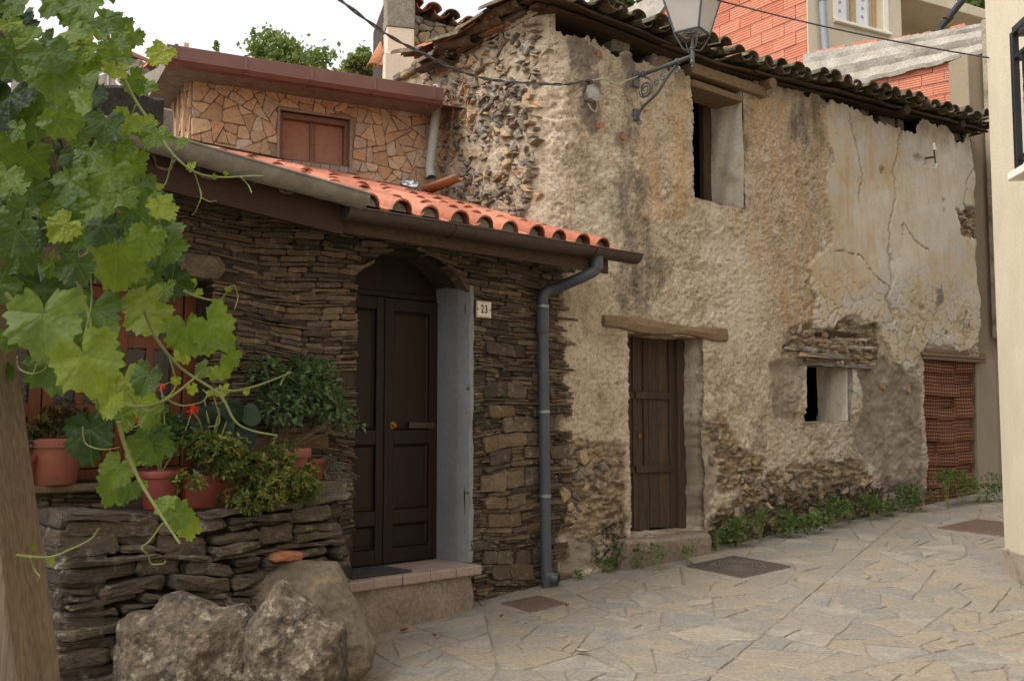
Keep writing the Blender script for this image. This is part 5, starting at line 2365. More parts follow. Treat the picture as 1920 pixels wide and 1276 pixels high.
    mb.build('upstand', MAT['dark_concrete'], t)
    c = A.hit(318, 205, -.3)
    mb = MB()
    z0, z1 = A.hit(312, 265, -.3)[1] - .1, A.hit(312, 202, -.3)[1]
    mb.box(b[0] + .004, c[0] + .03, .3, .5, z0, z1, .012)
    mb.build('end_block', MAT['grey_concrete'], t)
    return None


lean_roof()


def plate23():
    s, z = A.hit(907.5, 580, .05)
    t = empty('house_number_plate', 'small white enamel plate reading 23 on the stone wall right of the dark door', 'number plate', m=A.m)
    y = -.052
    w, h = .073, .062
    mb = MB()
    mb.box(s - w, s + w, y, y + .012, z - h, z + h, .003)
    mb.build('plate', MAT['enamel'], t)
    mb = MB()
    e = .004
    for (a, b, c, d) in ((-w, w, h - e, h), (-w, w, -h, -h + e), (-w, -w + e, -h + e, h - e), (w - e, w, -h + e, h - e)):
        mb.box(s + a + .001, s + b - .001, y - .002, y + .001, z + c + .0005, z + d - .0005)
    mb.build('plate_border', MAT['ink_blue'], t)

    def txt(body, size, dz, nm, sx=1.0):
        cu = bpy.data.curves.new(nm, 'FONT')
        cu.body = body
        cu.size = size
        cu.align_x = 'CENTER'
        cu.align_y = 'CENTER'
        cu.extrude = .0008
        cu.offset = .0012 if size > .03 else 0
        cu.space_character = 1.2
        cu.materials.append(MAT['ink'])
        o = bpy.data.objects.new(nm, cu)
        col.objects.link(o)
        o.parent = t
        o.location = (s, y - .002, z + dz)
        o.rotation_euler = (PI / 2, 0, 0)
        o.scale = (sx, 1, 1)
        to_mesh(o)

    txt('23', .085, .0, 'digits', .72)
    mb = MB()
    for k in range(16):
        if k in (5, 11):
            continue
        mb.box(s - .048 + k * .006, s - .0445 + k * .006, y - .0015, y, z + .047, z + .050)
    for k in range(20):
        if k in (7, 13):
            continue
        mb.box(s - .056 + k * .0056, s - .052 + k * .0056, y - .0015, y, z - .053, z - .050)
    mb.build('small_print', MAT['ink'], t)
    mb = MB()
    for dx in (-.062, .062):
        mm = Matrix.Translation((s + dx, y - .004, z)) @ Matrix.Rotation(-PI / 2, 4, 'X')
        mb.lathe([(.0, .0), (.005, .001), (.006, .004)], 8, m=mm)
    mb.build('screw', MAT['rust'], t)


plate23()
# ================================================================ houses behind
_gp = G.pt(G.hit(834, 250)[0], 0, 0)
C = Frame(_gp.x - .0, _gp.y, 62.5)     # stone-clad house behind the low roof


def stone_clad_house():
    t = empty('stone_clad_house', 'house faced with pinkish crazy stone, brown gutter and concrete eave, behind the low roof', 'house', m=C.m)
    xl = C.hit(357, 200)[0]
    ze = C.hit(600, 172, 0)[1]
    z0 = EYE + .3
    wx0, wx1 = C.hit(523, 260)[0], C.hit(655, 260)[0]
    wz0, wz1 = C.hit(590, 308)[1], C.hit(590, 216)[1]
    mb = MB()
    y1 = 3.0
    D = .10
    for (a, b, c, d) in ((xl, wx0, z0, ze), (wx1, .35, z0, ze), (wx0, wx1, z0, wz0), (wx0, wx1, wz1, ze)):
        mb.box(a, b, .0, .25, c, d)
    mb.box(xl, .35, y1, y1 + .2, z0, ze)
    mb.box(xl, xl + .2, .25, y1, z0, ze)
    mb.box(wx0 - .2, wx1 + .2, .6, .65, wz0 - .3, wz1 + .3)
    mb.build('wall', MAT['clad_joint'], t)
    rng = random.Random(17)
    cells = split_poly([(xl + .01, z0 + .4), (.35, z0 + .4), (.35, ze), (xl + .01, ze)], lambda c: rng.choice([.005, .008, .011, .016]), rng, .2, .25, .004)
    items = []
    for p in cells:
        if len(p) < 3:
            continue
        c = centroid(p)
        if wx0 - .02 < c[0] < wx1 + .02 and wz0 - .03 < c[1] < wz1 + .02:
            continue
        q = inset(p, rng.uniform(.0015, .0035))
        if len(q) < 3 or abs(area(q)) < .001:
            continue
        q = rough_outline(q, rng, .07, .004, .2)
        q2 = []
        for x, z in q:
            if wx0 - .02 < x < wx1 + .02 and wz0 - .05 < z < wz1 + .02:
                dl = [abs(x - wx0 + .02), abs(x - wx1 - .02), abs(z - wz0 + .05), abs(z - wz1 - .02)]
                k = dl.index(min(dl))
                if k == 0: x = wx0 - .02
                elif k == 1: x = wx1 + .02
                elif k == 2: z = wz0 - .05
                else: z = wz1 + .02
            q2.append((x, z))
        v, f = stone_shape(q2, -rng.uniform(.010, .022), .01, .004, rng, .001, .05, .002)
        items.append((v, f, rng.random()))
    # thin upright pieces on the side face (edge-on stacked stone)
    x = 0.0
    while x < 2.6:
        z = z0 + .3
        w = rng.uniform(.018, .04)
        while z < ze - .02:
            h = rng.uniform(.12, .4)
            pr = rng.uniform(.0, .03)
            P = [(x, z), (x + w - .004, z + rng.uniform(-.02, .02)), (x + w - .004, z + h - .006), (x, z + h - .006)]
            v, f = stone_shape(P, -pr - .01, .01, .004, rng, 0, .1, .002)
            items.append(([(xl + yy, xx, zz) for xx, yy, zz in v], f, rng.choice([.1, .3, .5, .2])))
            z += h
        x += w
    place_stones(items, C.m, 'cladding_stone', MAT['clad'], t, 300)
    # window with a roller blind behind a brown frame
    win = bpy.data.objects.new('window', None)
    col.objects.link(win)
    win.parent = t
    mb = MB()
    for (a, b, c, d) in ((wx0, wx0 + .035, wz0, wz1), (wx1 - .035, wx1, wz0, wz1), (wx0 + .035, wx1 - .035, wz1 - .05, wz1), (wx0 + .035, wx1 - .035, wz0, wz0 + .03)):
        mb.box(a, b, .03, .12, c, d, .004)
    mb.box((wx0 + wx1) / 2 - .02, (wx0 + wx1) / 2 + .02, .07, .12, wz0 + .03, wz1 - .05, .003)
    mb.build('window_frame', MAT['brown_frame'], win)
    for (a, b) in ((wx0 + .03, (wx0 + wx1) / 2 - .018), ((wx0 + wx1) / 2 + .018, wx1 - .03)):
        mb = MB()
        mb.box(a, b, .09, .105, wz0 + .028, wz1 - .048)
        mb.build('blind', MAT['shutter'], win)
    mb = MB()
    for (a, b, c, d) in ((wx0 - .02, wx0, wz0, wz1 + .02), (wx1, wx1 + .02, wz0, wz1 + .02), (wx0, wx1, wz1, wz1 + .02)):
        mb.box(a, b, -.028, .03, c, d, .003)
    mb.build('window_surround', MAT['step_slab'], win)
    n = 9
    for i in range(n):
        mb = MB()
        mb.tint = rng.random()
        a = wx0 - .06 + (wx1 - wx0 + .12) * i / n
        mb.box(a + .002, a + (wx1 - wx0 + .12) / n - .002, -.05, .03, wz0 - .055, wz0 - .002, .004)
        mb.build('sill_tile', MAT['step_slab'], win)
    # concrete eave with its soffit, returning along the side
    ov = .34
    cx0 = C.hit(312, 90, ov)[0]
    cx1 = C.hit(832, 165, ov + .11)[0]
    zt = C.hit(315, 120, ov)[1]
    ztt = C.hit(320, 75, ov)[1]
    mb = MB()
    mb.box(cx0, cx1 + .01, -ov, y1 + .3, ze, zt + .0, .02)
    o = mb.build('concrete_eave', MAT['grey_concrete'], t)
    # box gutter in painted metal, with straps
    ga, gb = C.hit(318, 92, ov + .1), C.hit(829, 172, ov + .1)
    zb, zh = zt - .02, .135
    gy = -ov - .11
    mb = MB()
    v = []
    prof = [(0.105, .0), (.03, -.0), (.0, .03), (-.005, zh), (.004, zh + .004), (.012, zh - .004), (.018, .035), (.04, .012), (.105, .012)]
    for x in (cx0 - .005, cx1 - .008):
        for (y, z) in prof:
            v.append((x, gy + y, zb + z))
    m = len(prof)
    f = [(i, (i + 1) % m, m + (i + 1) % m, m + i) for i in range(m)] + [tuple(range(m)), tuple(range(2 * m - 1, m - 1, -1))]
    mb.add(v, f)
    mb.box(cx0 - .012, cx0 - .004, gy - .004, gy + .11, zb - .002, zb + zh + .004, .001)
    mb.box(cx1 - .010, cx1 - .001, gy - .004, gy + .11, zb - .002, zb + zh + .004, .001)
    mb.build('gutter', MAT['gutter_brown'], t)
    for px in (330, 461, 585, 703, 815):
        x = C.hit(px, 130, ov + .11)[0]
        mb = MB()
        mb.box(x - .012, x + .012, gy - .009, gy - .004, zb + .03, zb + zh + .012, .001)
        mb.box(x - .012, x + .012, gy - .009, gy + .06, zb + zh + .008, zb + zh + .013, .001)
        mb.box(x - .012, x + .012, gy - .006, gy + .1, zb - .006, zb - .001, .001)
        mb.build('gutter_strap', MAT['gutter_brown'], t)
    # tiles just showing over the gutter
    ms = tile_meshes('roof_tile', .45, .09, .075, MAT['red_old_tile'], 4, rng, 1, flat=.8)
    x = cx0
    while x < cx1 - .1:
        for row in range(5):
            o = bpy.data.objects.new('roof_tile', rng.choice(ms))
            col.objects.link(o)
            o.parent = t
            o.location = (x + .1, -ov - .05 + row * .38, zb + zh - .06 + row * .38 * .24 + rng.uniform(-.006, .006))
            o.rotation_euler = (R(13), 0, rng.uniform(-.03, .03))
        x += .205
    mb = MB()
    v = [(cx0 + .01, -ov, zt + .01), (.35, -ov, zt + .01), (.35, y1 + .2, zt + .01 + (y1 + ov) * .24), (cx0 + .01, y1 + .2, zt + .01 + (y1 + ov) * .24)]
    mb.add(v, [(0, 1, 2, 3)])
    mb.add([(x, y, zt + .004) for x, y, z in v[:2]] + [(v[2][0], v[2][1], zt + .005), (v[3][0], v[3][1], zt + .005)] + v, [(0, 3, 7, 4), (1, 5, 6, 2), (2, 6, 7, 3)])
    mb.build('roof_deck', MAT['grey_concrete'], t)
    # down pipe with an open end above the low roof
    a = C.hit(820, 185, .14)
    b = C.hit(806, 336, .14)
    mb = MB()
    path = [(a[0], -.14, a[1] + .12), (a[0] * .94 + b[0] * .06, -.14, a[1] - .06), (b[0], -.14, b[1] + .1), (b[0] - .0, -.16, b[1] + .03), (b[0] - .008, -.19, b[1] - .005)]
    mb.tube(path, .042, 14, cap=False)
    mb.tube(path, .036, 14, cap=False)
    mb.lathe([(.042, .05), (.047, .045), (.047, -.045), (.042, -.05)], 14, c=(a[0] - .004, -.14, a[1] - .0))
    mb.build('down_pipe', MAT['pipe_grey'], t, True)


stone_clad_house()


def roof_oddments():
    # channel tile catching the pipe, foil ball
    t = empty('loose_roof_tile', 'loose red channel tile lying under the open pipe end on the low roof', 'roof tile')
    p = C.pt(*C.hit(800, 352, .2), .2)
    t.location = p
    v, f = barrel(.34, .085, .07, flip=-1, flat=.7)
    o = link('clay_body', mesh_of('clay_body', v, f, .3, True), MAT['red_old_tile'], t)
    t.rotation_euler = (R(12), 0, R(-118))
    mb = MB()
    r2 = random.Random(3)
    c = Vector((0, 0, 0))
    bm = bmesh.new()
    bmesh.ops.create_icosphere(bm, subdivisions=3, radius=.075)
    for q in bm.verts:
        q.co *= 1 + .35 * mnoise.noise(q.co * 18) + .2 * mnoise.noise(q.co * 45)
        q.co.z *= .7
        q.co.x *= 1.3
    me = bpy.data.meshes.new('crumpled_foil')
    bm.to_mesh(me)
    bm.free()
    o = link('crumpled_foil', me, MAT['silver'])
    o.location = C.pt(*C.hit(772, 350, .18), .18)
    tag(o, 'crumpled silver foil lump on the roof tiles beside the open pipe', 'foil')


roof_oddments()


def chimney_house():
    # plastered chimney, tiled rubble wall and a low pinkish wall behind the gable
    K = Frame(at(780, 60, 10.9).x, 10.9, 75)
    t = empty('tiled_back_house', 'low back house with a rubble wall under old red roof tiles beside the chimney', 'house', m=K.m)
    rng = random.Random(41)
    x0, x1 = K.hit(770, 60)[0], K.hit(905, 60)[0]
    zt = K.hit(820, 45)[1]
    mb = MB()
    v = []
    za, zb = K.hit(780, 22)[1], K.hit(905, 72)[1]
    mb.add([(x0 - .3, .0, EYE + 1), (x1 + .6, .0, EYE + 1), (x1 + .6, .0, zb - .1), (x0 - .3, .0, za + .03), (x0 - .3, .8, EYE + 1), (x1 + .6, .8, EYE + 1), (x1 + .6, .8, zb - .1), (x0 - .3, .8, za + .03)],
           [(0, 1, 2, 3), (5, 4, 7, 6), (0, 3, 7, 4), (1, 5, 6, 2), (3, 2, 6, 7)])
    mb.build('wall', MAT['slate_mortar'], t)
    pts = jitter_pts(x0 - .1, x1 + .3, EYE + 3.0, za + .1, .13, .10, rng, .42)
    items = []
    for p in voronoi(pts, [(x0 - .3, 0), (x1 + .6, 0), (x1 + .6, zb - .1), (x0 - .3, za + .02)]):
        q = inset(p, .003) if len(p) > 2 else []
        if len(q) < 3 or abs(area(q)) < .001:
            continue
        v, f = stone_shape(rough_outline(q, rng, .07, .005, .3), -rng.uniform(.01, .05), .05, .012, rng, .004, .1)
        items.append((v, f, rng.choice([.1, .2, .3, .4, .7])))
    place_stones(items, K.m, 'stone', MAT['rubble'], t, 80)
    ms = tile_meshes('roof_tile', .42, .095, .08, MAT['red_old_tile'], 4, rng, 1, flat=.85)
    mk = tile_meshes('roof_tile', .42, .085, .07, MAT['red_old_tile'], 3, rng, -1, flat=.8)
    mo = tile_meshes('roof_tile', .42, .095, .08, MAT['old_tile'], 3, rng, 1, flat=.85)
    n = 8
    for i in range(n):
        q = i / (n - 1)
        px = 795 + 105 * q
        x = x0 + .02 + i * .2
        z = za + .0 + (zb - za) * (x - x0) / max(x1 - x0, .01)
        for row in range(2):
            o = bpy.data.objects.new('roof_tile', rng.choice(mo if rng.random() < .6 else ms))
            col.objects.link(o)
            o.parent = t
            o.location = (x, -.16 + row * .36, z + .04 + row * .06)
            o.rotation_euler = (R(10), 0, rng.uniform(-.1, .1))
            o = bpy.data.objects.new('roof_tile', rng.choice(mk))
            col.objects.link(o)
            o.parent = t
            o.location = (x + .1, -.12 + row * .36, z + .05 + row * .06)
            o.rotation_euler = (R(10), 0, rng.uniform(-.1, .1))
    # the chimney
    c = empty('plastered_chimney', 'square plastered chimney, grey roughcast above and pale pink below, cut by the cable', 'chimney', m=K.m)
    off = .25
    a, b = K.hit(726, 60, off), K.hit(777, 60, off)
    zm = K.hit(752, 52, off)[1]
    w = b[0] - a[0]
    for (nm, z0, z1, g, mt) in (('lower_shaft', EYE + 1.2, zm, 0, 'pink_render'), ('upper_shaft', zm + .002, zm + .9, .006, 'grey_concrete')):
        mb = MB()
        mb.box(a[0] - g, b[0] + g, -off - g, -off + w + g, z0, z1, .008)
        mb.build(nm, MAT[mt], c)
    mb = MB()
    mb.box(a[0] - .05, b[0] + .05, -off - .05, -off + w + .05, zm + .9, zm + .98, .01)
    mb.build('chimney_cap', MAT['grey_concrete'], c)
    # low pinkish wall in front and right of the chimney
    l = empty('pink_yard_wall', 'low pinkish rendered wall running from the chimney to the rubble gable', 'wall', m=K.m)
    p0, p1 = K.hit(775, 120, .35), K.hit(835, 120, .35)
    mb = MB()
    mb.box(p0[0] - .3, p1[0] + .3, -.36, -.2, EYE + 1, K.hit(790, 104, .35)[1], .01)
    mb.build('wall_body', MAT['pink_render'], l)
    # the sloping tiled edge of another roof left of the chimney
    r = empty('sloping_roof_edge', 'short sloping edge of a red tiled roof just left of the chimney', 'roof')
    for (q0, q1, q2) in (((700, 128), (722, 86), .0), ((712, 132), (728, 102), .0)):
        pa, pb = at(q0[0], q0[1], 10.6), at(q1[0], q1[1], 11.0)
        v, f = barrel((pb - pa).length + .1, .08, .075, flat=.8)
        o = link('roof_tile', mesh_of('roof_tile', v, f, .5, True), MAT['red_old_tile'], r)
        o.location = pa
        o.rotation_euler = (pb - pa).to_track_quat('Y', 'Z').to_euler()


chimney_house()


def brick_wall_builder(F, x0, x1, zfun, root, name, mat, L, H, rng, depth=.12, zbot=EYE, gap=.010, drop=()):
    """running-bond wall of ribbed hollow bricks between zbot and zfun(x)"""
    meshes = []
    for k in range(8):
        mb = MB()
        n = 5
        # ribbed face
        v = []
        pr = []
        for i in range(n):
            z = H * i / n
            pr += [(0.0, z + .004), (-.004, z + .010), (-.004, z + H / n - .010), (0.0, z + H / n - .004)]
        pr = [(0, 0)] + pr + [(0, H - gap)]
        pr = [(y, min(z, H - gap)) for y, z in pr]
        m = len(pr)
        for x in (0, L - gap):
            for y, z in pr:
                v.append((x, y, z))
            v.append((x, .05, H - gap))
            v.append((x, .05, 0))
        mm = m + 2
        f = [(i, i + 1, mm + i + 1, mm + i) for i in range(mm - 1)]
        f.append(tuple(range(mm - 1, -1, -1)))
        f.append(tuple(mm + i for i in range(mm)))
        mb.add(v, f, rng.random())
        me = mesh_of('brick', mb.v, mb.f, mb.t)
        me.materials.append(mat)
        meshes.append(me)
    seen = []
    r = 0
    z = zbot
    while z < 9:
        x = x0 - (L / 2 if r % 2 else 0)
        anyb = False
        while x < x1:
            zt = zfun(x + L / 2)
            if z + H * .6 < zt:
                anyb = True
                p = proj(F.pt(x + L / 2, z + H / 2, 0))
                if -60 < p[0] < 1980 and -40 < p[1] < 1276:
                    o = bpy.data.objects.new(name, rng.choice(meshes))
                    col.objects.link(o)
                    o.parent = root
                    w = L - gap
                    a, b = max(x, x0), min(x + w, x1)
                    o.location = (a, -rng.uniform(.004, .012), z + rng.uniform(-.002, .002))
                    o.rotation_euler = (0, rng.uniform(-.004, .004), rng.uniform(-.01, .01))
                    if b - a < w - .001:
                        if b - a < .03:
                            bpy.data.objects.remove(o)
                        else:
                            o.scale = ((b - a) / w, 1, 1)
            x += L
        z += H
        r += 1
        if not anyb:
            break


def upper_houses():
    rng = random.Random(77)
    Yc = 14.0
    c = at(1515, 60, Yc)
    E = Frame(c.x, c.y, 61)             # beige face with the lace-curtained window
    ang = -33.7
    # red face: runs back-left from the same corner, so its frame's x runs from the back to the corner
    ub = Vector((math.sin(R(ang)), math.cos(R(ang)), 0))
    Fb = Frame(c.x, c.y, 0)
    Fb.u = -ub
    Fb.n = Vector((Fb.u.y, -Fb.u.x, 0))
    Fb.m = Matrix(((Fb.u.x, -Fb.n.x, 0, c.x), (Fb.u.y, -Fb.n.y, 0, c.y), (0, 0, 1, 0), (0, 0, 0, 1)))
    h = empty('beige_rendered_house', 'tall beige house with lace-curtained window and bare red brick side above the old roof', 'house', m=E.m)
    zb, zt = EYE + 1.5, EYE + 7.5
    wx0, wx1 = E.hit(1570, 20)[0], E.hit(1655, 20)[0]
    wz0 = E.hit(1610, 48)[1]
    wz1 = wz0 + 1.25
    xe = E.hit(1690, 40)[0]
    mb = MB()
    mb.box(.0, wx0, .0, .3, zb, zt)
    mb.box(wx1, xe, .0, .3, zb, zt)
    mb.box(wx0, wx1, .0, .3, zb, wz0)
    mb.box(wx0, wx1, .0, .3, wz1, zt)
    mb.box(wx0 - .3, wx1 + .3, .8, .85, zb, zt)
    # set-back part further right
    xf = E.hit(1795, 60, -.6)[0]
    mb.box(xe - .25, xf, .6, .9, zb, zt - 1.5)
    mb.box(xe - .25, xe - .001, .3, .6, zb, zt)
    mb.build('wall', MAT['cream'], h)
    # eave over the set-back part
    za = E.hit(1750, 8, .1)[1]
    mb = MB()
    mb.box(xe + .004, xf + 1.2, -.1, 1.5, za, za + .16, .01)
    mb.build('canopy_slab', MAT['cream'], h)
    win = bpy.data.objects.new('window', None)
    col.objects.link(win)
    win.parent = h
    mb = MB()
    fr = .05
    y0, y1 = .12, .17
    mx = (wx0 + wx1) / 2
    for (a, b, p, q) in ((wx0, wx0 + fr, wz0, wz1), (wx1 - fr, wx1, wz0, wz1), (wx0 + fr, wx1 - fr, wz0, wz0 + fr), (wx0 + fr, wx1 - fr, wz1 - fr, wz1), (mx - .05, mx + .05, wz0 + fr, wz1 - fr)):
        mb.box(a, b, y0, y1, p, q, .005)
    mb.build('window_frame', MAT['ochre_frame'], win)
    for (a, b) in ((wx0 + fr, mx - .05), (mx + .05, wx1 - fr)):
        # hanging curtain with soft folds and a scalloped hem
        mb = MB()
        n, k = 18, 6
        v = []
        for i in range(n + 1):
            for j in range(k + 1):
                x = a + .004 + (b - a - .02) * i / n
                z = wz0 + fr + .02 + .012 * abs(math.sin(i * 1.9)) * (j == 0) + (wz1 - wz0 - 2 * fr - .02) * j / k
                v.append((x, y1 + .02 + .006 * math.sin(i * 1.1), z))
        f = [(i * (k + 1) + j, (i + 1) * (k + 1) + j, (i + 1) * (k + 1) + j + 1, i * (k + 1) + j + 1) for i in range(n) for j in range(k)]
        mb.add(v, f)
        mb.build('curtain', MAT['curtain'], win, True)
        mb = MB()
        xc = (a + b) / 2
        for q in range(3):
            zz = wz0 + .22 + q * .13
            pts = [(xc + .03 * math.cos(tt) * (1 - tt / 9) + .012 * q, y1 + .008, zz + .04 * math.sin(tt) * (1 - tt / 9) + tt * .004) for tt in np.linspace(0, 7, 16)]
            mb.tube(pts, .004, 5)
        mb.build('embroidery', MAT['ink_blue'], win, True)
        mb = MB()
        mb.box(a - .01, b + .01, .142, .146, wz0 + fr - .01, wz1 - fr + .01)
        g = mb.build('pane', MAT['window_glass'], win)
    mb = MB()
    mb.box(wx0 - .09, wx1 + .13, -.06, .14, wz0 - .05, wz0 - .004, .008)
    mb.build('window_sill', MAT['white_paint'], win)
    mb = MB()
    mb.box(wx1 + .004, wx1 + .10, -.02, .0, wz0, wz1 + .1, .003)
    mb.box(wx0 - .10, wx0 - .004, -.02, .0, wz0, wz1 + .1, .003)
    mb.build('window_surround', MAT['white_paint'], win)
    # down pipe
    a = E.hit(1541, 0, .07)
    b = E.hit(1548, 92, .07)
    mb = MB()
    mb.tube([(a[0], -.08, zt), (a[0], -.08, a[1]), (b[0], -.08, b[1] - .3)], .052, 12)
    mb.lathe([(.052, .03), (.062, .02), (.062, -.02), (.052, -.03)], 12, c=(a[0], -.08, a[1] + .0))
    mb.build('down_pipe', MAT['pipe_blue'], h, True)
    p0, p1 = E.hit(1815, -8, .2), E.hit(1762, 58, .0)
    mb = MB()
    A0, A1 = at(1815, -12, Yc + .2), at(1764, 52, Yc + .7)
    iv = E.m.inverted()
    mb.tube([iv @ A0, iv @ A1, iv @ (A1 + Vector((-.02, .02, -.3)))], .05, 12)
    mb.build('waste_pipe', MAT['pipe_dark'], h, True)
    mb = MB()
    mid = A0.lerp(A1, .72)
    mb.tube([iv @ (mid + Vector((.03, 0, .03))), iv @ (mid - Vector((.03, 0, .03)))], .06, 10)
    mb.build('pipe_strap', MAT['old_wood'], h, True)
    # the bare brick side (child empty keeps the bricks in their own plane)
    side = bpy.data.objects.new('brick_side', None)
    col.objects.link(side)
    side.parent = h
    side.matrix_world = Fb.m
    side.matrix_parent_inverse = E.m.inverted()
    side.matrix_basis = Fb.m
    zslope = lambda x: EYE + 6.7
    brick_wall_builder(Fb, -4.4, -.02, zslope, side, 'brick', MAT['brick'], .42, .185, rng, zbot=EYE + 3.4)
    mb = MB()
    mb.box(-4.6, -.01, .005, .3, EYE + 1, zt - .5)
    o = mb.build('brick_backing', MAT['concrete'], side)
    # sloping concrete raking beam at the far left of the red face
    ra, rb = Fb.hit(1196, 42, .05), Fb.hit(1250, -8, .05)
    mb = MB()
    d = .16
    v = []
    rr = [(ra[0] - .25, ra[1] - .22), (rb[0] + .5, rb[1] + .45)]
    for (x, z) in rr:
        for y in (-.06, .3):
            for dz in (.05, -.28):
                v.append((x, y, z + dz))
    mb.add(v, [(0, 1, 5, 4), (2, 6, 7, 3), (0, 4, 6, 2), (1, 3, 7, 5), (0, 2, 3, 1), (4, 5, 7, 6)])
    mb.build('raking_beam', MAT['concrete'], side)
    # ---- low brick wall under a board-marked concrete beam, running back-left from the right
    q = at(1830, 120, 12.6)
    L_ = Vector((c.x, c.y, 0)) - Vector((q.x, q.y, 0))
    W = Frame(q.x, q.y, 0)
    W.u = -L_.normalized()
    W.n = Vector((W.u.y, -W.u.x, 0))
    W.o = Vector((c.x, c.y, 0)) + W.u * .0
    W.m = Matrix(((W.u.x, -W.n.x, 0, W.o.x), (W.u.y, -W.n.y, 0, W.o.y), (0, 0, 1, 0), (0, 0, 0, 1)))
    y = empty('brick_yard_wall', 'low red brick wall capped by a rough grey concrete beam above the old roof', 'wall', m=W.m)
    xl, xr = -.05, L_.length
    zt0, zt1 = W.hit(1525, 100)[1], W.hit(1828, 50)[1]
    zb0, zb1 = W.hit(1640, 160)[1], W.hit(1828, 108)[1]
    ztop = (zt0 + zt1) / 2
    zbm = zb1
    nb = 60
    mb = MB()
    v = []
    f = []
    for i in range(nb + 1):
        s = xl + (xr + .12 - xl) * i / nb
        tz = zt0 + (zt1 - zt0) * i / nb
        bz = zb1 + .03 - .10 * (1 - i / nb) - .015 * (((i // 6) % 2))
        k = 9
        for j in range(k + 1):
            z = bz + (tz - bz) * j / k
            w = .012 * ((j % 4) == 1) - .010 * ((j % 4) == 3) + .010 * mnoise.noise((s * 4, j * .9, 1)) - .015 * (j == k)
            v.append((s, -.06 - w, z + .010 * mnoise.noise((s * 6, j, 3)) * (j < k)))
        v.append((s, .16, tz))
        v.append((s, .16, bz))
    m = k + 3
    for i in range(nb):
        for j in range(m):
            j2 = (j + 1) % m
            f.append((i * m + j, i * m + j2, (i + 1) * m + j2, (i + 1) * m + j))
    f.append(tuple(range(m - 1, -1, -1)))
    f.append(tuple(nb * m + j for j in range(m)))
    mb.add(v, f)
    mb.build('concrete_beam', MAT['concrete'], y)
    brick_wall_builder(W, xl, xr - .05, lambda x: zb1 + .06, y, 'brick', MAT['brick'], .285, .15, rng, zbot=zb1 - .15 * 9 + .07)
    mb = MB()
    mb.box(xl, xr + .1, .004, .15, EYE + 1, zb1 - .02)
    mb.build('brick_backing', MAT['concrete'], y)
    # broken tile slips bedded on top of the beam
    for i in range(12):
        s = .1 + i * (xr - .2) / 12 + rng.uniform(-.05, .05)
        tz = zt0 + (zt1 - zt0) * s / xr
        mb = MB()
        mb.tint = rng.random()
        mb.box(s, s + rng.uniform(.08, .26), -.045, .05, tz - .012, tz + rng.uniform(.008, .04), .003)
        if rng.random() < .75:
            mb.build('tile_slip', MAT['brick'], y)
    # concrete post at the right end and the narrow grey wall down to the street
    mb = MB()
    mb.box(xr + .10, xr + .6, -.09, .25, EYE + 1, zt1 + .03, .006)
    mb.build('end_post', MAT['plinth'], y)
    p = at(1846, 500, 12.5)
    gp = empty('grey_gap_wall', 'narrow grey-brown rendered wall closing the gap between the old house and the cream house', 'wall', loc=(0, 0, 0))
    N = Frame(p.x, p.y, 66)
    gp.matrix_world = N.m
    mb = MB()
    xa = N.hit(1828, 500)[0]
    mb.box(xa, xa + 2.4, .0, .3, EYE - 1.4, N.hit(1840, 108)[1], .006)
    mb.build('wall_body', MAT['plinth_clean'], gp)


m = NT('window_glass')
trn = m.n('BsdfTransparent')
gls = m.n('BsdfGlossy')
gls.inputs['Roughness'].default_value = .03
mxs = m.n('MixShader')
mxs.inputs[0].default_value = .12
m.l(trn.outputs[0], mxs.inputs[1])
m.l(gls.outputs[0], mxs.inputs[2])
MAT['window_glass'] = m.done(mxs.outputs[0])
upper_houses()


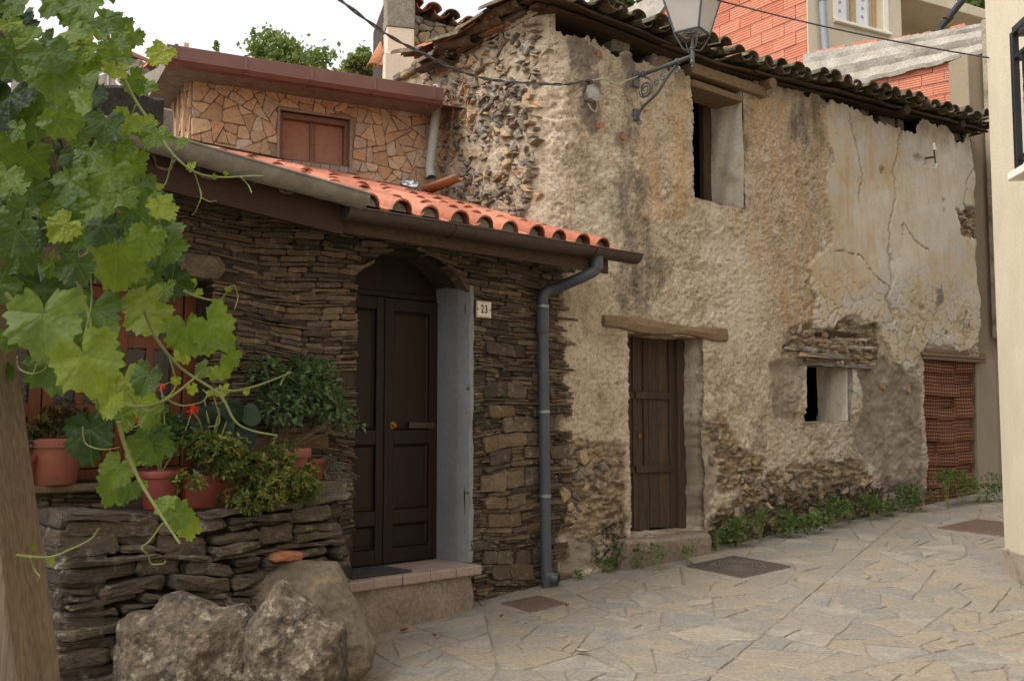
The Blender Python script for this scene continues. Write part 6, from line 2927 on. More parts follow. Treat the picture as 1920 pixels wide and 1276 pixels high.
def cream_house():
    # the near house on the right, with its corner on the lane and a railed balcony
    p = on_ground(1884, 1074)
    ang = 4.5
    u = Vector((math.sin(R(ang)), math.cos(R(ang)), 0))          # away from the camera
    H = Frame(p.x, p.y, 0)
    H.u = u
    H.n = Vector((-u.y, u.x, 0))                                 # faces left, into the lane
    H.m = Matrix(((u.x, -H.n.x, 0, p.x), (u.y, -H.n.y, 0, p.y), (0, 0, 1, 0), (0, 0, 0, 1)))
    t = empty('cream_corner_house', 'cream rendered house corner on the right with grey plinth and black balcony', 'house', m=H.m)
    zt = EYE + 6.2
    z0 = p.z - .4
    mb = MB()
    n, k = 2, 26
    # softly uneven render on the face and its corner
    mb.box(-9, 0, .0, 4, z0, zt, .02, seg=3)
    mb.build('wall', MAT['cream'], t)
    zp = H.hit(1892, 1030, .02)[1]
    mb = MB()
    mb.box(-9.05, .012, -.014, 3.9, z0, zp, .012)
    mb.build('plinth', MAT['plinth'], t)
    # balcony
    b = bpy.data.objects.new('balcony', None)
    col.objects.link(b)
    b.parent = t
    out = .62
    d = ray(1888, 345)
    # far corner of the slab where the view ray meets the plane out from the face
    s1, zs = H.hit(1889, 340, out)
    s0 = s1 - 2.6
    mb = MB()
    mb.box(s0, s1, -out, -.001, zs - .0, zs + .05, .006)
    mb.build('slab_edge', MAT['white_paint'], b)
    mb = MB()
    v = []
    sc = s1 - .05
    for x in (s0, sc):
        v += [(x, -out + .08, zs - .002), (x, 0, zs - .002), (x, 0, zs - .36), (x, -out + .10, zs - .14)]
    mb.add(v, [(0, 1, 2, 3), (7, 6, 5, 4), (0, 4, 5, 1), (1, 5, 6, 2), (2, 6, 7, 3), (3, 7, 4, 0)])
    mb.build('corbel', MAT['plinth'], b)
    zr = H.hit(1889, 72, out - .05)[1]
    zl = zs + .10
    yr = -out + .05
    e = s1 - .05

    def bar(name, p0, p1, w):
        mb = MB()
        P0, P1 = Vector(p0), Vector(p1)
        dd = P1 - P0
        if abs(dd.z) > .1:
            mb.box(P0.x - w, P0.x + w, P0.y - w, P0.y + w, min(P0.z, P1.z), max(P0.z, P1.z), .003)
        elif abs(dd.x) > abs(dd.y):
            mb.box(min(P0.x, P1.x), max(P0.x, P1.x), P0.y - w, P0.y + w, P0.z - w, P0.z + w, .003)
        else:
            mb.box(P0.x - w, P0.x + w, min(P0.y, P1.y), max(P0.y, P1.y), P0.z - w, P0.z + w, .003)
        mb.build(name, MAT['black_iron'], b)

    bar('rail_post', (e, yr, zs + .05), (e, yr, zr), .02)
    bar('rail_post', (s0 + .1, yr, zs + .05), (s0 + .1, yr, zr), .02)
    for z, w in ((zr, .022), (zr - .16, .014), (zl + .02, .014)):
        bar('rail', (s0 + .12, yr, z), (e - .021, yr, z), w)
        bar('rail', (e, yr + .021, z), (e, -.0, z), w)
    x = e - .12
    while x > s0 + .15:
        mb = MB()
        nn = 30
        v = []
        f = []
        for i in range(nn + 1):
            z = zl + .034 + (zr - .176 - zl - .034) * i / nn
            a = i * .42 if .2 < i / nn < .8 else (0.2 * nn * .42 if i / nn <= .2 else .8 * nn * .42)
            for q in range(4):
                v.append((x + .009 * math.cos(a + q * PI / 2), yr + .009 * math.sin(a + q * PI / 2), z))
        for i in range(nn):
            for q in range(4):
                f.append((i * 4 + q, i * 4 + (q + 1) % 4, i * 4 + 4 + (q + 1) % 4, i * 4 + 4 + q))
        mb.add(v, f)
        mb.build('twisted_baluster', MAT['black_iron'], b)
        x -= .12
    y = yr + .12
    while y < -.05:
        bar('baluster', (e, y, zl + .034), (e, y, zr - .174), .008)
        y += .12


cream_house()


# ---------------------------------------------------------------- trees beyond the roofs
def tree(name, label, base, height, crown_c, crown_r, n, seed, group, leaf=.16, tone=(0, 1), mat='tree_leaf'):
    rng = random.Random(seed)
    t = empty(name, label, 'tree', group, loc=base)
    B0 = Vector((0, 0, 0))
    cc = Vector(crown_c) - Vector(base)
    mb = MB()
    top = cc + Vector((0, 0, crown_r[2] * .3))
    mb.tube(curve_pts([B0, Vector((cc.x * .3, cc.y * .3, cc.z * .4)), top], 5), list(np.linspace(.2, .05, 11)), 8)
    clumps = []
    for i in range(26):
        d = Vector((rng.gauss(0, 1), rng.gauss(0, 1), rng.gauss(0, .8))).normalized()
        rr = rng.uniform(.45, 1.0)
        q = cc + Vector((d.x * crown_r[0] * rr, d.y * crown_r[1] * rr, d.z * crown_r[2] * rr))
        clumps.append((q, rng.uniform(.22, .42) * min(crown_r)))
        if i < 12:
            st = B0.lerp(top, rng.uniform(.5, .9))
            mb.tube(curve_pts([st, st.lerp(q, .5) + Vector((0, 0, -.15)), q], 4), list(np.linspace(.06, .015, 9)), 5)
    mb.build('trunk', MAT['bark'], t, True)
    v = []
    f = []
    tn = []
    for i in range(n):
        q, r = clumps[rng.randrange(len(clumps))]
        d = Vector((rng.gauss(0, 1), rng.gauss(0, 1), rng.gauss(0, .75)))
        c = q + d * r * .62
        a = Vector((rng.gauss(0, 1), rng.gauss(0, 1), rng.gauss(0, .6))).normalized()
        bb = a.orthogonal().normalized()
        bb.rotate(Matrix.Rotation(rng.uniform(0, 6.28), 3, a))
        s = leaf * rng.uniform(.6, 1.3)
        k = len(v)
        w = a.cross(bb) * s * .32
        v += [c - bb * s * .5, c + w - bb * .05 * s, c + bb * s * .5 + a * s * .08, c - w - bb * .05 * s]
        f.append((k, k + 1, k + 2, k + 3))
        x = rng.uniform(*tone)
        tn += [x] * 4
    me = mesh_of('crown', v, f, tn)
    link('crown', me, MAT[mat], t)


gtr = 'trees behind the roofs'
c = at(530, 132, 24)
tree('leafy_tree', 'light green spreading tree crown showing above the brown gutter', (c.x, c.y, EYE + 2), 6, c, (1.15, .9, .78), 5600, 1, gtr, .12, (.3, 1))
c = at(675, 128, 22)
tree('leafy_tree', 'small yellowish green tree crown left of the chimney', (c.x, c.y, EYE + 2), 5, c, (.55, .5, .42), 2200, 2, gtr, .12, (.4, 1))
c = at(1180, 2, 26)
tree('leafy_tree', 'loose green tree top above the old tiles left of the street lamp', (c.x, c.y, EYE + 3), 6, c, (.9, .8, .55), 2600, 3, gtr, .16, (.2, .8))
c = at(1822, 30, 22)
tree('leafy_tree', 'dark green tree seen under the canopy slab at the upper right', (c.x, c.y, EYE + 2.5), 6, c, (.9, .8, .8), 4200, 4, gtr, .14, (.0, .6))
# thin sapling tops
for (px, py, Y, h, lb) in ((475, 95, 23, .75, 'thin feathery sapling tip rising above the light green crown'), (405, 92, 23, .4, 'short sapling tip just right of the gutter end')):
    c = at(px, py, Y)
    t = empty('sapling_top', lb, 'tree', gtr, loc=(c.x, c.y, c.z - 2.5))
    rng = random.Random(px)
    mb = MB()
    mb.tube([(0, 0, 0), (.02, 0, 1.5), (.0, 0, 2.3 + h)], [.03, .015, .004], 5)
    mb.build('trunk', MAT['bark'], t)
    v = []
    f = []
    tn = []
    for i in range(110):
        z = 2.1 + (h + .2) * rng.random()
        a = rng.uniform(0, 6.28)
        r = .22 * (1 - (z - 2.1) / (h + .25)) + .02
        q = Vector((r * rng.random() * math.cos(a), r * rng.random() * math.sin(a), z))
        d = Vector((rng.gauss(0, 1), rng.gauss(0, 1), rng.gauss(0, .5))).normalized() * .05
        e = d.orthogonal() * .4
        k = len(v)
        v += [q - d, q + e, q + d, q - e]
        f.append((k, k + 1, k + 2, k + 3))
        tn += [rng.uniform(.3, .9)] * 4
    link('crown', mesh_of('crown', v, f, tn), MAT['tree_leaf'], t)
# ================================================================ things on and around the houses
def street_lamp():
    s, z = B.hit(1190, 150, .0)
    t = empty('street_lamp', 'grey iron wall lantern on a scrolled bracket in front of the old roof', 'street lamp', m=B.m)
    arm = .66
    zb = B.hit(1188, 143, .02)[1]
    e = B.pt(s, zb, 0)
    # arm straight out from the wall
    mb = MB()
    mb.tube([(s, .05, zb), (s, -arm, zb + .0)], .017, 10)
    for y in (-.10, -.50):
        mm = Matrix.Translation((s, y, zb)) @ Matrix.Rotation(PI / 2, 4, 'X')
        mb.lathe([(.017, -.02), (.026, -.014), (.026, .014), (.017, .02)], 12, m=mm)
    mb.build('arm', MAT['iron'], t, True)
    mb = MB()
    mb.box(s - .035, s + .035, -.03, .03, zb - .09, zb + .05, .006)
    mb.box(s - .03, s + .03, -.03, .03, zb - .38, zb - .28, .006)
    mb.build('wall_plate', MAT['iron'], t)
    # curved brace and scrollwork
    mb = MB()
    mb.tube(curve_pts([(s, -.03, zb - .36), (s, -.07, zb - .30), (s, -.15, zb - .255), (s, -.27, zb - .20), (s, -.38, zb - .10), (s, -.48, zb - .03)], 6), .012, 8)
    mb.build('brace', MAT['iron'], t, True)

    def spiral(cy, cz, r, turns, a0, sgn, rad, nm):
        mb = MB()
        pts = []
        n = int(26 * turns)
        for i in range(n + 1):
            q = i / n
            a = a0 + sgn * 2 * PI * turns * q
            rr = r * (1 - .8 * q)
            pts.append((s, cy + rr * math.cos(a), cz + rr * math.sin(a)))
        mb.tube(pts, list(np.linspace(rad, rad * .6, len(pts))), 6)
        mb.build(nm, MAT['iron'], t, True)

    spiral(-.125, zb - .135, .10, 1.0, PI * .5, 1, .009, 'scroll')
    spiral(-.125, zb - .135, .072, 2.2, 0, -1, .007, 'scroll')
    spiral(-.33, zb - .075, .035, 1.5, PI * 1.2, 1, .006, 'scroll')
    spiral(-.26, zb - .11, .03, 1.4, PI * .2, -1, .006, 'scroll')
    spiral(-.50, zb - .07, .028, 1.6, PI * .5, 1, .006, 'scroll')
    spiral(-.055, zb - .40, .03, 1.5, PI * .5, -1, .006, 'scroll')
    # lantern on its stem
    mb = MB()
    yl = -arm
    mb.lathe([(.0, -.10), (.010, -.095), (.012, -.085), (.006, -.075), (.016, -.06), (.02, -.045), (.014, -.03), (.018, -.02), (.018, .05), (.024, .055), (.024, .07), (.014, .08), (.013, .15), (.02, .16)], 12, c=(s, yl, zb))
    mb.build('stem', MAT['iron'], t, True)
    zl = zb + .185
    hb, ht, H = .105, .185, .34
    tw = R(18)
    ct, st_ = math.cos(tw), math.sin(tw)

    def cn(w, z):
        return [(s + x * ct - y * st_, yl + x * st_ + y * ct, z) for x, y in ((-w, -w), (w, -w), (w, w), (-w, w))]

    b0, b1 = cn(hb, zl), cn(ht, zl + H)
    for i in range(4):
        mb = MB()
        mb.tube([b0[i], b1[i]], .010, 6)
        mb.build('corner_bar', MAT['iron'], t)
    for lvl, w, nm in ((zl, hb, 'base_rim'), (zl + H, ht, 'top_rim')):
        c4 = cn(w, lvl)
        mb = MB()
        for i in range(4):
            mb.tube([c4[i], c4[(i + 1) % 4]], .012, 6)
        mb.build(nm, MAT['iron'], t)
    for i in range(4):
        j = (i + 1) % 4
        q = [Vector(b0[i]), Vector(b0[j]), Vector(b1[j]), Vector(b1[i])]
        cc = sum(q, Vector()) / 4
        q = [p + (cc - p) * .03 for p in q]
        mb = MB()
        nrm = (q[1] - q[0]).cross(q[3] - q[0]).normalized() * .003
        mb.add([p + nrm for p in q] + [p - nrm for p in q], [(0, 1, 2, 3), (7, 6, 5, 4), (0, 4, 5, 1), (1, 5, 6, 2), (2, 6, 7, 3), (3, 7, 4, 0)])
        mb.build('glass_pane', MAT['lamp_glass'], t)
    c4 = cn(hb - .012, zl)
    mb = MB()
    mb.add([Vector(p) + Vector((0, 0, .004)) for p in c4] + c4, [(0, 1, 2, 3), (7, 6, 5, 4), (0, 4, 5, 1), (1, 5, 6, 2), (2, 6, 7, 3), (3, 7, 4, 0)])
    mb.build('base_pane', MAT['lamp_glass'], t)
    mb = MB()
    for a in range(6):
        an = a * PI / 3
        pts = [(s + .045 * math.cos(an) + .035 * math.cos(k * PI / 4), yl + .045 * math.sin(an) + .035 * math.sin(k * PI / 4), zl - .003) for k in range(9)]
        mb.tube(pts, .003, 4)
    mb.build('base_tracery', MAT['iron'], t)
    for a in range(4):
        mb = MB()
        p = Vector(b0[a])
        c = Vector((s, yl, zb + .06))
        d = p - Vector((s, yl, zl))
        mb.tube(curve_pts([c, c + d * .45 + Vector((0, 0, -.01)), c + d * .75 + Vector((0, 0, .05)), p - Vector((0, 0, .01))], 5), .007, 6)
        mb.build('cradle_arm', MAT['iron'], t, True)
    r0, r1 = cn(ht + .03, zl + H + .015), cn(.07, zl + H + .18)
    mb = MB()
    mb.add(r0 + r1 + [(s, yl, zl + H + .2)], [(0, 1, 5, 4), (1, 2, 6, 5), (2, 3, 7, 6), (3, 0, 4, 7), (4, 5, 8), (5, 6, 8), (6, 7, 8), (7, 4, 8), (3, 2, 1, 0)])
    mb.lathe([(.05, .18), (.055, .22), (.03, .26), (.012, .28), (.02, .31), (.0, .34)], 12, c=(s, yl, zl + H))
    mb.build('lantern_roof', MAT['iron'], t)
    return B.pt(s, zb, .05), Vector(B.m @ Vector((s, yl, zl + H)))


LAMP_WALL, LAMP_TOP = street_lamp()


def floodlight():
    s, z = B.hit(1106, 180, .05)
    t = empty('floodlight', 'small round grey floodlight hanging on the plaster left of the lantern bracket', 'floodlight', m=B.m)
    mb = MB()
    mm = Matrix.Translation((s, -.05, z)) @ Matrix.Rotation(PI / 2, 4, 'X') @ Matrix.Rotation(-.25, 4, 'X')
    mb.lathe([(.0, -.05), (.03, -.045), (.05, .0), (.072, .04), (.078, .046), (.076, .058), (.066, .060)], 8, m=mm)
    mb.build('housing', MAT['lamp_body'], t)
    mb = MB()
    mb.lathe([(.066, .056), (.05, .06), (.045, .064), (.03, .063), (.026, .067), (.0, .068)], 12, m=mm)
    mb.build('lens', MAT['lamp_body'], t, True)
    mb = MB()
    mb.tube(curve_pts([(s + .01, .02, z + .13), (s + .015, -.05, z + .12), (s + .03, -.06, z + .06), (s + .05, -.045, z)], 4), .014, 8)
    mb.build('bracket', MAT['rust'], t, True)
    mb = MB()
    mb.tube(curve_pts([(s + .04, -.05, z + .06), (s + .075, -.05, z - .03), (s + .07, -.05, z - .11), (s + .02, -.06, z - .12), (s - .03, -.06, z - .07)], 6), .006, 6)
    mb.build('lead', MAT['cable_light'], t, True)
    return B.pt(s + .01, z + .13, .06)


FL = floodlight()


def cables():
    rng = random.Random(8)
    t = empty('twisted_cable', 'twisted pair of dark cables sagging across the rubble gable to the floodlight', 'cable')
    P = [at(560, -60, 5.2), at(635, -2, 5.8), at(725, 64, 6.5), at(800, 104, 7.0), at(870, 136, 7.4)]
    e = B.pt(*B.hit(1000, 156, .12), .12)
    e2 = B.pt(*B.hit(1060, 158, .08), .08)
    P += [at(930, 151, 7.75), e, e2, FL + Vector((-.03, 0, 0)), FL]
    base = curve_pts(P, 14)
    for k in range(2):
        mb = MB()
        pts = []
        for i, p in enumerate(base):
            a = i * .55 + k * PI
            pts.append(p + Vector((.006 * math.cos(a), 0, .007 * math.sin(a))))
        mb.tube(pts, .006, 6)
        mb.build('cable_strand', MAT['cable'] if k == 0 else MAT['iron'], t, True)
    pts = curve_pts([FL, B.pt(*B.hit(1130, 150, .03), .05), B.pt(*B.hit(1155, 160, .03), .05), B.pt(*B.hit(1172, 152, .03), .05), LAMP_WALL], 6)
    mb = MB()
    mb.tube(pts, .006, 6)
    o = mb.build('lamp_cable', MAT['cable_light'], None, True)
    tag(o, 'short pale cable looping from the floodlight to the lantern bracket', 'cable')
    a = at(1346, 1, LAMP_TOP.y)
    b = at(1850, 108, 7.95)
    pts = [a.lerp(b, q / 20) + Vector((0, 0, -.09 * math.sin(PI * q / 20) + .09 * 0)) for q in range(21)]
    mb = MB()
    mb.tube([LAMP_TOP] + [p + Vector((0, 0, .06 * math.sin(PI * i / 20))) for i, p in enumerate(pts)] + [b + Vector((.6, 0, -.02))], .0065, 6)
    o = mb.build('overhead_cable', MAT['cable'], None, True)
    tag(o, 'dark cable stretched from the lantern across to the cream corner house', 'cable')


cables()


def insulator():
    s, z = B.hit(1740, 297, .05)
    t = empty('insulator_bracket', 'rusty wall bracket with two white porcelain insulators high on the smooth plaster', 'insulator', m=B.m)
    mb = MB()
    mb.tube([(s - .06, .06, z), (s + .005, -.13, z)], .012, 8)
    mb.tube([(s + .012, -.13, z - .07), (s - .008, -.13, z + .07)], .009, 8)
    mb.build('bracket', MAT['rust'], t)
    for (dz, dx, sg) in ((.07, -.008, 1), (-.07, .014, -.7)):
        mb = MB()
        mb.lathe([(.012, .0), (.028, .006 * sg), (.026, .02 * sg), (.016, .026 * sg), (.024, .032 * sg), (.022, .046 * sg), (.012, .054 * sg), (.017, .06 * sg), (.014, .075 * sg), (.006, .085 * sg), (.0, .095 * sg)], 14, c=(s + dx, -.13, z + dz))
        mb.build('insulator_cap', MAT['porcelain'], t, True)
    # scrap of rusty rods in the wall: small square sockets
    for (px, py) in ((1122, 103), (1120, 236), (1166, 257)):
        s2, z2 = B.hit(px, py, .01)
        mb = MB()
        mb.tint = .02
        mb.box(s2 - .022, s2 + .022, -.028, .05, z2 - .022, z2 + .022, .003)
        o = mb.build('brick_stub', MAT['red_old_tile'], old)


insulator()


def covers():
    def frame(px, label, size=None, up=.006):
        P = [on_ground(*p) for p in px]
        c = sum(P, Vector()) / 4
        ux = ((P[2] - P[0]) + (P[1] - P[3])).normalized()
        return P, c

    # large square cover with a ringed round lid
    c = on_ground(1384, 1062)
    ax = (on_ground(1478, 1060) - on_ground(1413, 1081))
    ax = Vector((B.u.x, B.u.y, 0))
    ay = Vector((-ax.y, ax.x, 0))
    gz = .0232 * ax.x + .068 * ax.y
    ax = Vector((ax.x, ax.y, gz)).normalized()
    ay = Vector((ay.x, ay.y, .0232 * ay.x + .068 * ay.y)).normalized()
    nz = ax.cross(ay).normalized()

    def M4(c, up):
        m = Matrix.Identity(4)
        for i in range(3):
            m[i][0], m[i][1], m[i][2], m[i][3] = ax[i], ay[i], nz[i], c[i] + nz[i] * up
        return m

    def ribs(mb, w, r, n):
        for i in range(n):
            x = -w + 2 * w * (i + .5) / n
            if abs(x) < r:
                y0 = math.sqrt(max(r * r - x * x, 0)) + .006
            else:
                y0 = 0.0
            for sg in (-1, 1):
                if y0 < w - .01:
                    mb.box(x - .005, x + .005, sg * y0 if sg > 0 else -w + .004, w - .004 if sg > 0 else -y0, .0, .005)

    t = empty('manhole_cover', 'square iron manhole cover with a ringed round lid before the old plank door', 'manhole cover', m=M4(c, .008))
    t.scale = (.79, .79, 1)
    w = .37
    mb = MB()
    mb.box(-w, w, -w, w, -.04, .0, .004)
    ribs(mb, w, .28, 26)
    mb.build('cover_frame', MAT['cast_grey'], t)
    mb = MB()
    prof = [(.0, .007), (.03, .007), (.032, .003), (.06, .003)]
    r = .06
    for k in range(5):
        prof += [(r, .012), (r + .020, .012), (r + .022, .002), (r + .04, .002)]
        r += .042
    prof += [(.275, .004), (.277, -.01)]
    mb.lathe(prof, 40)
    mb.build('round_lid', MAT['cast_grey'], t)
    t = empty('drain_cover', 'small rusty chequered drain cover in the paving beside the dark door step', 'drain cover', m=M4(on_ground(1003, 1131), .006))
    mb = MB()
    w = .17
    mb.box(-w, w, -w, w, -.04, .0, .003)
    for i in range(12):
        for j in range(12):
            x, y = -w + .03 + i * .0255, -w + .03 + j * .0255
            if (i + j) % 2:
                mb.box(x - .009, x + .009, y - .003, y + .003, .0, .003)
            else:
                mb.box(x - .003, x + .003, y - .009, y + .009, .0, .003)
    mb.build('chequer_plate', MAT['cast_iron'], t)
    t = empty('manhole_cover', 'far rusty brown manhole cover half hidden behind the cream corner', 'manhole cover', m=M4(on_ground(1862, 989), .006))
    mb = MB()
    w = .36
    mb.box(-w, w, -w, w, -.04, .0, .003)
    for i in range(14):
        x = -w + .05 + i * (2 * w - .1) / 13
        mb.box(x - .008, x + .008, -w + .04, w - .04, .0, .004)
    mb.build('cover_plate', MAT['cast_iron'], t)


covers()


def doormat():
    a = A.hit(652, 1078, .12)
    mb = MB()
    x0, x1 = A.hit(640, 1075, .0)[0], A.hit(752, 1070, .0)[0]
    mb.box(x0, x1, -.12, .22, DZ0 + .003, DZ0 + .014, .003)
    o = mb.build('doormat', MAT['mat'], None)
    o.matrix_world = A.m
    tag(o, 'dark rectangular doormat lying on the pink slab step of the arched door', 'doormat')


doormat()


# ---------------------------------------------------------------- boulders and the dry-stone planter
def rock(name, label, outline, Y, front, back, seed, mat, rough=.03, lean=0.0, facet=.6):
    """closed rock: star-shaped outline seen from the street, bulging to the front and back"""
    P = [at(x, y, Y) for x, y in outline]
    c = sum(P, Vector()) / len(P)
    pol = []
    N = 180
    n = len(P)
    L = [0]
    for i in range(n):
        L.append(L[-1] + (P[(i + 1) % n] - P[i]).length)
    for k in range(N):
        d = L[-1] * k / N
        i = max(j for j in range(n) if L[j] <= d)
        q = (d - L[i]) / max(L[i + 1] - L[i], 1e-6)
        pol.append(P[i].lerp(P[(i + 1) % n], q))
    rings = 44
    rng = random.Random(seed)
    off = Vector((seed * 3.1, seed * 1.7, 0))
    v = []
    f = []

    def depth(t, p, D, sg):
        h = D * (1 - t ** 2.6) ** .6
        nz = mnoise.fractal(p * 3 + off, 1.0, 2.0, 4) * rough * 1.6 + (mnoise.ridged_multi_fractal(p * 4 + off, 1.0, 2.2, 5, .9, 2.0) - 1) * rough * .7 + mnoise.noise(p * 34 + off) * rough * .22
        cell = mnoise.voronoi(p * 4.5 + off)[0][0] * rough * facet * 2
        return sg * (h + (nz - cell) * (1 - t ** 6))

    for sg, D in ((-1, front), (1, back)):
        b = len(v)
        v.append(tuple(c + Vector((0, depth(0, c, D, sg), 0))))
        for r in range(1, rings + 1):
            t = math.sin(PI / 2 * r / rings)
            for k in range(N):
                p = c.lerp(pol[k], t)
                p = p + Vector((mnoise.noise(p * 16 + off), 0, mnoise.noise(p * 16 - off))) * rough * .35 * t
                y = depth(t, p, D, sg)
                v.append((p.x, p.y + y + lean * (p.z - c.z), p.z))
        for k in range(N):
            k2 = (k + 1) % N
            f.append((b, b + 1 + k, b + 1 + k2) if sg > 0 else (b, b + 1 + k2, b + 1 + k))
            for r in range(rings - 1):
                q = (b + 1 + r * N + k, b + 1 + (r + 1) * N + k, b + 1 + (r + 1) * N + k2, b + 1 + r * N + k2)
                f.append(q if sg > 0 else q[::-1])
    me = mesh_of(name, v, f, .5, True)
    o = link(name, me, mat)
    tag(o, label, 'boulder')
    return o


rock('boulder', 'big pale brown slab boulder leaning on the planter beside the step', [(438, 1080), (448, 1064), (520, 1052), (628, 1056), (648, 1092), (678, 1150), (708, 1205), (700, 1248), (660, 1290), (610, 1420), (470, 1420), (440, 1250), (448, 1150)], 5.75, .16, .2, 3, MAT['boulder_smooth'], .02, .25, .4)
rock('boulder', 'broad lichen-spotted boulder with a humped top, lowest left in front of the planter', [(216, 1190), (222, 1160), (238, 1146), (282, 1146), (300, 1118), (330, 1108), (370, 1122), (420, 1140), (452, 1130), (480, 1152), (492, 1200), (500, 1300), (490, 1450), (216, 1450)], 5.15, .2, .25, 5, MAT['boulder'], .035, .15)
rock('boulder', 'jagged pointed boulder with white lichen, between the broad boulder and the pale slab', [(462, 1170), (490, 1130), (512, 1094), (526, 1088), (548, 1106), (575, 1122), (618, 1158), (650, 1176), (654, 1290), (650, 1450), (470, 1450), (455, 1280)], 5.1, .22, .25, 8, MAT['boulder'], .04, .15)


def planter():
    rng = random.Random(61)
    OF = .50
    t = empty('stone_planter', 'raised dry-stone planter of rough dark stones carrying the flower pots', 'planter', m=A.m)
    x0, x1 = A.hit(128, 1000, OF)[0], A.hit(652, 1000, OF)[0]
    ztop = A.hit(400, 948, OF)[1]
    zb = EYE - 1.65
    items = []
    z = zb
    while z < ztop - .02:
        big = rng.random() < .5
        h = rng.uniform(.07, .12) if big else rng.uniform(.032, .055)
        if z + h > ztop + .03:
            h = max(.035, ztop + .01 - z)
        s = x0 + .03 * math.sin(z * 17) - .03
        while s < x1 - .03:
            L = rng.uniform(.18, .62) if not big else rng.uniform(.16, .46)
            e = min(s + L, x1 + rng.uniform(-.01, .02))
            if x1 - e < .08:
                e = x1 + rng.uniform(-.015, .015)
            wav = lambda x: .022 * math.sin(x * 3.1 + z * 4) + .012 * math.sin(x * 8 + z * 7)
            hh = h * rng.uniform(.86, 1.05)
            sub = [(0, 1)] if (big and rng.random() < .7) or not big else [(0, .45), (.47, 1)]
            for (p, q) in sub:
                za, zc = z + hh * p, z + hh * q
                tp = rng.uniform(-.014, .014)
                P = [(s + .004, za + wav(s) + .003), (e - .004, za + wav(e) + tp), (e - .004 + rng.uniform(-.02, .01), zc + wav(e) - .003 + tp), (s + .004 + rng.uniform(-.01, .02), zc + wav(s) - .003)]
                o = rough_outline(P, rng, .075, .008, .22)
                fr = -OF + rng.uniform(-.035, .03)
                v, f = stone_shape(o, fr, fr + .3, .013, rng, .004, .16, .008)
                items.append((v, f, rng.random()))
            s = e
        z += h
    # the left end of the planter turns back to the wall
    z = zb
    while z < ztop - .02:
        h = rng.uniform(.05, .12)
        d = -OF + .02
        while d < -.05:
            L = rng.uniform(.12, .25)
            P = [(d + .004, z + .003), (min(d + L, 0) - .004, z + .003), (min(d + L, 0) - .004, z + h - .003), (d + .004, z + h - .003)]
            v, f = stone_shape(rough_outline(P, rng, .08, .007, .2), -rng.uniform(.0, .04), .2, .012, rng, .004, .1)
            items.append(([(x0 + yy, xx, zz) for xx, yy, zz in v], f, rng.random()))
            d += L
        z += h
    a, b = A.hit(514, 1044, OF + .05), A.hit(571, 1041, OF + .05)
    v, f = stone_shape(rough_outline([(a[0], a[1] - .028), (b[0], b[1] - .024), (b[0], b[1] + .024), (a[0] + .01, a[1] + .022)], rng, .06, .006, .25), -OF - .05, -OF + .2, .01, rng, .004, .1, .005)
    o = link('stone', mesh_of('stone', v, f, .4), MAT['red_old_tile'], t)
    o['label'] = 'orange brick-like stone near the top of the pale boulder'
    place_stones(items, A.m, 'stone', MAT['planter_stone'], t, 220)
    mb = MB()
    n = 20
    v = []
    for i in range(n + 1):
        for j in range(7):
            x = x0 + (x1 - x0) * i / n
            y = -OF + .06 + (OF - .07) * j / 6
            v.append((x, y, ztop - .02 + .02 * mnoise.noise((x * 6, y * 6, 2))))
    f = [(i * 7 + j, (i + 1) * 7 + j, (i + 1) * 7 + j + 1, i * 7 + j + 1) for i in range(n) for j in range(6)]
    mb.add(v, f)
    mb.build('soil_bed', MAT['soil'], t)
    mb = MB()
    mb.box(x0 + .06, x1 - .06, -OF + .12, -.07, zb, ztop - .06)
    mb.build('rubble_core', MAT['slate_mortar'], t)
    return ztop - .015


PLZ = planter()
SILZ = WZ0 - .012


# ---------------------------------------------------------------- pots
def pot(label, px, py_top, r, h, zbase, off, mat='pot', name='flower_pot', group=None):
    s, z = A.hit(px, py_top, off)
    t = empty(name, label, 'flower pot', group, loc=A.pt(s, zbase, off))
    mb = MB()
    mb.lathe([(.0, 0), (r * .74, 0), (r * .78, .01), (r * .95, h * .80), (r * 1.04, h * .81), (r * 1.06, h * .85), (r * 1.06, h * .98), (r * 1.03, h), (r * .96, h), (r * .93, h * .9), (r * .9, h * .86)], 28)
    mb.build('pot_body', MAT[mat], t, True)
    mb = MB()
    mb.lathe([(r * .93, h * .86), (r * .5, h * .89), (.0, h * .9)], 20)
    mb.build('soil', MAT['soil'], t, True)
    return t, Vector(t.location) + Vector((0, 0, h * .9))


def trough(label, px0, px1, h, zbase, off, mat):
    s0, s1 = A.hit(px0, 900, off)[0], A.hit(px1, 900, off)[0]
    t = empty('plant_trough', label, 'flower pot', None, m=A.m)
    mb = MB()
    w = .085
    v = []
    for (z, g) in ((zbase, .014), (zbase + h * .84, 0), (zbase + h * .845, -.010), (zbase + h, -.010), (zbase + h, .006), (zbase + h * .85, .008)):
        v += [(s0 + g, -off - w + g, z), (s1 - g, -off - w + g, z), (s1 - g, -off + w - g, z), (s0 + g, -off + w - g, z)]
    f = [(3, 2, 1, 0)]
    for r in range(5):
        for i in range(4):
            j = (i + 1) % 4
            f.append((r * 4 + i, r * 4 + j, r * 4 + 4 + j, r * 4 + 4 + i))
    mb.add(v, f)
    mb.build('trough_body', MAT[mat], t)
    mb = MB()
    mb.box(s0 + .008, s1 - .008, -off - w + .008, -off + w - .008, zbase + h * .8, zbase + h * .87)
    mb.build('soil', MAT['soil'], t)
    return A.pt((s0 + s1) / 2, zbase + h * .88, off)


def wof(px, Y):
    return px * Y / FPX


